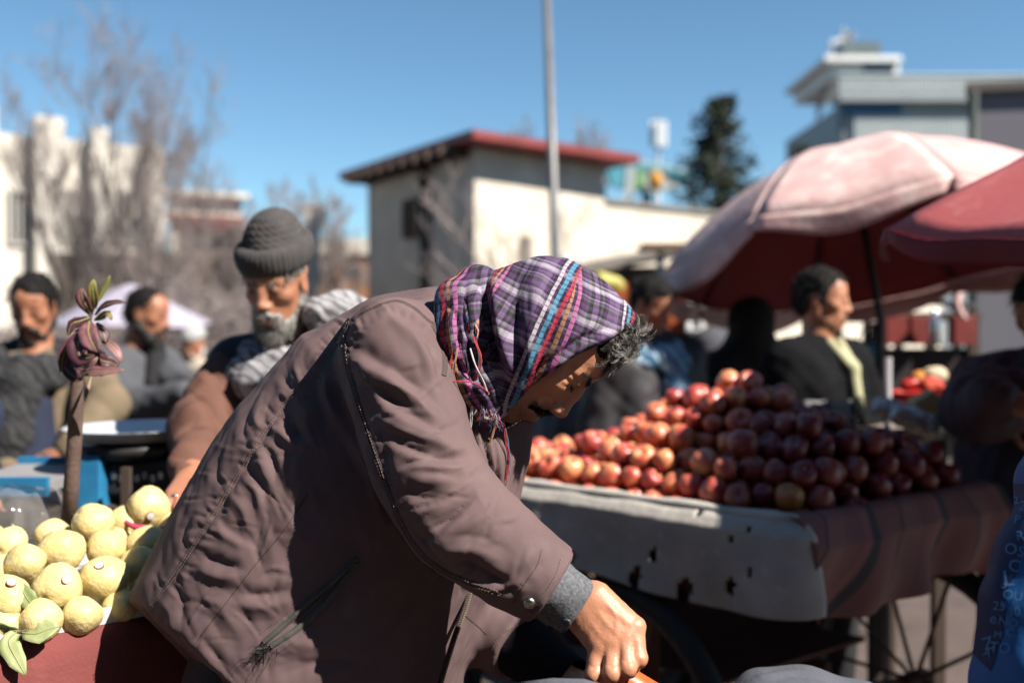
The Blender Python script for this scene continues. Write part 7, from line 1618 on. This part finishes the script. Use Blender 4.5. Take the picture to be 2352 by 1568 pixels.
mb = MB(); q = P(402, 1146, 2.06); mb.lathe([(.010, -.004), (.0125, -.003), (.0125, .003), (.010, .004)], q, 16, nrm(P(418, 1150, 2.04) - P(440, 1096, 2.15))); mb.build('ring', STEEL, K1['root'], True)
# --- bearded man at the left, black scarf
K2 = figure('bearded man in khaki coat and black patterned scarf at far left', (78, 706, 3.6), 6, 18, 10, KHAKI, .016, .35, LGREY, [(P(20, 960, 3.6), P(20, 1080, 3.4), np.array([.1, -.3, -1]), np.array([-.8, -.5, 0]), (25, 40, 25)), (P(252, 930, 3.45), P(158, 1030, 3.25), np.array([-.45, -.35, -.75]), np.array([.3, -.9, .2]), (25, 35, 25))], wr=.010)
hair_cap(K2, HAIRB, vol=.009, front=.075, rough_=.007); beard(K2, BEARDK, .8)
BSCF = stripes('black_patterned_scarf', (.006, .006, .008), (.024, .024, .026), 13, 9)
nb, bl, bf = K2['nb'], K2['bl'], K2['bf']
wrap(K2, BSCF, .10, .045, .07, extra=(((nb + bf * .12 + np.array([0, 0, -.10]), nb + bf * .16 - bl * .03 + np.array([0, 0, -.28]), nb + bf * .16 - bl * .05 + np.array([0, 0, -.50])), (.08, .085, .075)), ((nb + bl * .10 + np.array([0, 0, -.02]), nb + bl * .19 + bf * .03 + np.array([0, 0, -.08])), (.06, .06)), ((nb - bl * .10 + np.array([0, 0, -.02]), nb - bl * .17 + bf * .06 + np.array([0, 0, -.14])), (.06, .07))), wr=.010)
vb = Body(); vb.chain([nb + bf * .10 + np.array([0, 0, -.2]), nb + bf * .13 + np.array([0, 0, -.45]), nb + bf * .12 - bl * .03 + np.array([0, 0, -.62])], [.10, .11, .10], .05); skin_mesh('dark_vest', vb, .009, NAVY, K2['root'], 1, disp=lambda V, N: .008 * wob(V, 30, (np.array([0, 0, 1]), 2)))
# --- man in the grey fleece, black beard, profile
K3 = figure('black-bearded man in grey fleece seen in profile by the lavender umbrella', (338, 722, 4.5), 82, 10, 62, GREYH, .030, .72, mat('dark_jeans', (.02, .022, .028)), [(P(318, 940, 4.25), P(430, 900, 4.1), np.array([.9, -.1, -.2]), np.array([.1, -.5, .8]), (25, 40, 25)), (P(400, 870, 4.5), P(455, 885, 4.4), np.array([.9, 0, -.3]), np.array([0, -.3, .9]), (30, 40, 25))], neck_shift=(-.06, .0, -.01), wr=.009, hs=.97)
hair_cap(K3, HAIRB, vol=.004, rough_=.003); beard(K3, BEARDK, 1.35, long=.03)
cl = Body(); nb, bl, bf = K3['nb'], K3['bl'], K3['bf']; cl.chain([nb + bf * .10 + bl * .05, nb + bf * .13 + np.array([0, 0, -.14]), nb + bf * .15 + np.array([0, 0, -.30])], [.045, .04, .03], .02); skin_mesh('dark_collar', cl, .009, BLK, K3['root'], 1)
MB().tube([nb + bf * .16 - bl * .02 + np.array([0, 0, -.12]), nb + bf * .185 - bl * .02 + np.array([0, 0, -.42])], .004, 6).build('zip', STEEL, K3['root'])
# --- elder seated far back with white cap
K4 = figure('elderly person in cream shawl and white cap seated in the distance', (445, 788, 7.0), -10, 22, -20, mat('cream_shawl', (.42, .37, .29), (.36, .31, .245), scale=6, rough=.9), .045, .55, mat('dark_cloth', (.02, .02, .024)), None, h=.011, wr=.012, hs=.95)
wc = Body(); W = K4['W']; wc.ell(W(-.014, 0, .052), (.105, .088, .082), K4['R']); wc.cut(W(0, 0, .042), -K4['R'][2]); skin_mesh('white_cap', wc, .010, mat('white_cotton', (.42, .42, .42), (.34, .34, .34), scale=9, rough=.9), K4['root'], 1); beard(K4, mat('beard_white', (.5, .49, .47)), 1.0, h=.009)
# --- man in the black jacket
K5 = figure('man in black jacket with grey chest band and yellow shirt behind the apples', (1888, 690, 3.72), 62, 4, 38, mat('black_jacket', (.007, .007, .0085), (.011, .011, .013), scale=8, rough=.9, spec=.06, bump=.3), .030, .62, BLK, [None, (P(1990, 930, 3.9), P(1975, 1010, 3.7), np.array([0, -.4, -1]), np.array([1, 0, 0]), (30, 40, 30))], wr=.010, skin=SKIN)
hair_cap(K5, HAIRB, vol=.011, rough_=.010)
rt, dr, ln = [], [], []; W = K5['W']; R = K5['R']
for i in range(160): a = R_.uniform(-.9, .9); l = W(.100, .018 * a, -.051 - abs(a) * .008); rt.append(l); dr.append(R[0] * .3 + R[1] * a - R[2]); ln.append(.014)
strands('moustache', rt, dr, ln, [HAIR_K], K5['root'], .0012, 0, 2, 3, seed=14)
nb, bl, bf = K5['nb'], K5['bl'], K5['bf']
cl = Body(); cl.chain([nb + bf * .065 + bl * .035 + np.array([0, 0, .0]), nb + bf * .125 + bl * .03 + np.array([0, 0, -.09]), nb + bf * .17 + bl * .01 + np.array([0, 0, -.24])], [.022, .026, .020], .02); cl.chain([nb + bf * .07 - bl * .03, nb + bf * .12 + np.array([0, 0, -.07])], [.02, .02], .02); skin_mesh('shirt_front', cl, .007, mat('pale_yellow_shirt', (.46, .45, .27), (.38, .37, .22), scale=10, rough=.8), K5['root'], 1)
def torso_band(fg, z0, z1, a0, a1, m, name, rr=.165, sq=1.25):
    nb, bl, bf = fg['nb'], fg['bl'], fg['bf']; V = []; n = 24
    for z in np.linspace(z0, z1, 5):
        for a in np.linspace(a0, a1, n): V.append(nb + np.array([0, 0, z]) + bf * rr * math.cos(a) + bl * rr * sq * math.sin(a))
    Fc = np.array([(j*n+i, j*n+i+1, (j+1)*n+i+1, (j+1)*n+i) for j in range(4) for i in range(n-1)]); o = mesh(name, V, Fc, m, fg['root'], True); sd = o.modifiers.new('Solidify', 'SOLIDIFY'); sd.thickness = .008; sw = o.modifiers.new('Shrinkwrap', 'SHRINKWRAP'); sw.target = fg['coat']; sw.offset = .006; sw.wrap_method = 'NEAREST_SURFACEPOINT'
    o.modifiers.move(1, 0); return o
torso_band(K5, -.20, -.275, -1.15, .08, mat('grey_band', (.17, .165, .175)), 'chest_band')
cl = Body(); ring = [nb + bf * (.0 + .085 * math.cos(a)) + bl * .095 * math.sin(a) + np.array([0, 0, -.035 - .02 * math.cos(a)]) for a in np.linspace(.5, 5.78, 12)]; cl.chain(ring, [.026] * 12, .02); skin_mesh('collar', cl, .008, BLK, K5['root'], 1)
# --- man with the blue scarf behind the apples
K6 = figure('young man in dark puffer coat and light blue scarf looking down behind the apples', (1496, 700, 4.3), 48, 26, 30, mat('dark_puffer', (.030, .029, .034), (.042, .040, .046), scale=6, rough=.6, bump=.3), .040, .68, BLK, None, wr=.012, skin=SKIN, bulk=1.05)
hair_cap(K6, HAIRB, vol=.010, rough_=.008)
nb, bl, bf = K6['nb'], K6['bl'], K6['bf']; BLUS = stripes('light_blue_scarf', (.20, .29, .37), (.03, .11, .20), 6)
wrap(K6, BLUS, .095, .040, .06, extra=(((nb + bf * .12 + np.array([0, 0, -.07]), nb + bf * .17 + bl * .02 + np.array([0, 0, -.20]), nb + bf * .19 + bl * .02 + np.array([0, 0, -.30])), (.055, .055, .035)),), wr=.012)
cl = Body(); cl.chain([nb + bf * .20 + np.array([0, 0, -.36]), nb + bf * .20 + np.array([0, 0, -.60])], [.03, .025], .02); skin_mesh('tan_shirt_tail', cl, .009, mat('tan_cloth', (.30, .17, .09)), K6['root'], 1)
# --- crouched figure in puffer jacket between the man's face and the apples
K7 = figure('figure in dark quilted jacket bending behind the left end of the apples', (1350, 815, 4.7), 150, 30, 160, mat('quilted_charcoal', (.12, .112, .126), (.088, .082, .095), scale=5, rough=.6, bump=.4), .060, .60, BLK, None, wr=.014, bulk=1.15)
hair_cap(K7, HAIRB, vol=.010)
# --- black-hooded figure from behind
K8 = figure('figure draped in a black shawl seen from behind, left of the black-jacketed man', (1722, 742, 4.9), 200, 12, 190, mat('dark_grey_skirt', (.050, .052, .056), (.035, .036, .04), scale=5, rough=.9), .035, .30, BLK, None, wr=.012, hs=.9)
sb = Body(); W = K8['W']; nb, bl, bf = K8['nb'], K8['bl'], K8['bf']; sb.ell(W(-.02, 0, .03), (.115, .098, .105), K8['R'], .03); sb.cone(W(-.03, 0, 0), nb + np.array([0, 0, -.06]), .10, .12, .06)
for s in (-1, 1): sb.chain([nb + bl * .06 * s, nb + bl * .15 * s + np.array([0, 0, -.10]), nb + bl * .13 * s + np.array([0, 0, -.32])], [.10, .115, .10], .06)
skin_mesh('black_shawl', sb, .010, BLK, K8['root'], 2, disp=lambda V, N: .010 * wob(V, 22, (np.array([0, 0, 1]), 2.4)))
# --- stooped person with white and pink cap
K9 = figure('stooping person in white and pink cap behind the textile stack', (1652, 702, 6.4), 70, 30, 60, mat('smoky_coat', (.07, .07, .085), (.05, .05, .06), scale=6, rough=.9), .03, .7, BLK, None, h=.011, hs=.95)
wc = Body(); W = K9['W']; wc.ell(W(-.012, 0, .050), (.112, .095, .080), K9['R']); wc.cone(W(.05, 0, .045), W(.17, 0, .030), .07, .045, .03); wc.cut(W(0, 0, .036), -K9['R'][2]); skin_mesh('cap', wc, .010, mat('white_pink_cap', (.52, .47, .44), (.42, .26, .30), scale=7, rough=.85), K9['root'], 1)
# --- person in maroon coat at the right edge
MAR = mat('maroon_quilt', (.085, .036, .042), (.058, .040, .048), scale=7, rough=.75, bump=.4, c3=(.13, .035, .035), s3=9, f3=.3)
K10 = figure('person in maroon quilted coat bending over goods at the right edge', (2398, 716, 3.05), -62, 26, -55, MAR, .045, .80, BLK, [(P(2250, 940, 2.9), P(2290, 915, 2.75), np.array([.6, -.4, -.2]), np.array([-.2, -.6, .7]), (35, 50, 30)), (P(2250, 930, 3.1), P(2300, 950, 2.95), np.array([.6, -.3, -.2]), np.array([-.2, -.6, .7]), (35, 50, 30))], wr=.014, bulk=1.15, skin=SKIN2, neck_shift=(.04, .04, 0))
hair_cap(K10, HAIRB, vol=.014)
# --- person in navy cut by the left edge
K11 = figure('person in navy coat cut off by the left edge of the picture', (-330, 660, 2.35), 40, 10, 40, NAVY, .03, .5, BLK, [(P(-92, 960, 2.30), P(-86, 1090, 2.20), np.array([.2, -.2, -1]), np.array([-.5, -.8, 0]), (25, 40, 25)), None], h=.009)
hair_cap(K11, HAIRB)
# --- child in a blue jacket, right edge, letters printed down the sleeve
BLUEJ = mat('bright_blue_nylon', (.010, .085, .27), (.012, .105, .32), scale=6, rough=.55, bump=.25, bscale=60); BLUED = mat('navy_print', (.006, .018, .075), (.008, .024, .09), scale=30, rough=.6); BLUEL = mat('pale_blue_print', (.09, .24, .48), (.07, .20, .42), scale=30, rough=.6)
K12 = figure('youth in bright blue jacket with lettered sleeve cut by the right edge', (2960, 700, 1.42), -40, 10, -60, None, .04, .7, BLK, [(P(2392, 1390, 1.27), P(2360, 1700, 1.20), np.array([-.2, -.3, -1]), np.array([-.8, -.5, 0]), (25, 40, 25)), None], h=.009)
hair_cap(K12, HAIRB)
jb = Body(); nb, bl, bf = K12['nb'], K12['bl'], K12['bf']
jb.chain([P(2520, 1010, 1.36), P(2468, 1120, 1.32), P(2416, 1290, 1.28), P(2380, 1440, 1.265), P(2356, 1600, 1.25), P(2346, 1690, 1.22)], [.060, .062, .062, .060, .058, .048], .03)
jb.cone(K12['sh'][0], P(2392, 1390, 1.27), .075, .058, .03)
for q in (K12['sh'][0], nb + np.array([0, 0, -.06])): jb.cone(P(2520, 1010, 1.36), q, .07, .085, .04)
for s in (-1, 1): jb.chain([nb + bl * .10 * s + np.array([0, 0, -.08]), nb + bl * .09 * s + np.array([0, 0, -.35]), nb + bl * .09 * s + np.array([0, 0, -.60])], [.10, .125, .130], .05)
jb.chain([K12['sh'][1], K12['sh'][1] + bl * .05 + np.array([0, 0, -.27]) - bf * .03, K12['sh'][1] + bl * .05 + np.array([0, 0, -.49]) + bf * .04], [.085, .08, .065], .03)
jk, V_, Q_ = skin_mesh('jacket', jb, .006, BLUEJ, K12['root'], 2, disp=lambda V, N: .005 * wob(V, 30, (np.array([.3, 0, 1]), .5)) + .003 * wob(V, 70, None, 2))
jt = bvh(V_, Q_)
pan = []
for v in np.linspace(1110, 1500, 60):
    lu = None
    for u in range(2200, 2352 + 120, 2):
        l, n_ = hit(jt, u, v)
        if l is not None: lu = u; break
    if lu is None: continue
    w_ = np.interp(v, [1110, 1300, 1440, 1500], [70, 64, 60, 40]); pan.append([hit(jt, lu + 2 + w_ * k / 8 + (0 if k else 0), v + (0 if v < 1440 else 1.0 * k * (v - 1440) / 12)) for k in range(9)])
V = []; Fc = []
for r_ in pan: V += [(l + n_ * .0012) if l is not None else np.zeros(3) for l, n_ in r_]
for j in range(len(pan) - 1):
    for i in range(8):
        q = [j*9+i, j*9+i+1, (j+1)*9+i+1, (j+1)*9+i]
        if all(np.linalg.norm(V[x]) > .1 for x in q): Fc.append(tuple(q))
lp = mesh('print_panel', V, Fc, BLUED, jk, True)
def print_text(txt, u, v, size, rot):
    cu = bpy.data.curves.new('lettering', 'FONT'); cu.body = txt; cu.size = 1.0; cu.align_x = 'CENTER'; cu.align_y = 'CENTER'; cu.resolution_u = 3
    to = bpy.data.objects.new('lettering', cu); me = bpy.data.meshes.new_from_object(to); bpy.data.objects.remove(to)
    bm = bmesh.new(); bm.from_mesh(me); bmesh.ops.triangulate(bm, faces=bm.faces[:]); bmesh.ops.subdivide_edges(bm, edges=[e for e in bm.edges if e.calc_length() > .2], cuts=1); V = []; ok = True; c, s = math.cos(rot), math.sin(rot)
    for x in bm.verts:
        a, b = x.co.x * size, -x.co.y * size; l, n_ = hit(jt, u + a * c - b * s, v + a * s + b * c)
        if l is None: ok = False; break
        V.append(l + n_ * .0024)
    bm.verts.ensure_lookup_table(); Fc = [tuple(w.index for w in f.verts) for f in bm.faces]; bm.free()
    if ok: mesh('lettering', V, Fc, BLUEL, lp, False)
for t_, u, v, sz, ro in [('2', 2352, 1165, 34, .2), ('2', 2338, 1150, 26, -.1), ('P', 2340, 1195, 26, .1), ('O', 2325, 1262, 36, 0), ('S', 2348, 1268, 34, .2), ('C', 2332, 1300, 40, .3), ('L', 2318, 1330, 52, -.1), ('OU', 2328, 1368, 30, .15), ('25', 2298, 1392, 28, .1), ('30', 2330, 1405, 30, -.1), ('e', 2285, 1420, 36, 0), ('NO', 2318, 1428, 28, .2), ('M', 2295, 1458, 24, .1), ('TO', 2300, 1488, 34, .1), ('Z', 2274, 1478, 42, -.3), ('C', 2322, 1452, 26, 0), ('A', 2272, 1500, 26, .4), ('5', 2310, 1345, 24, .5), ('R', 2346, 1232, 30, -.2), ('7', 2308, 1395, 22, 0)]: print_text(t_, u, v, sz, ro)
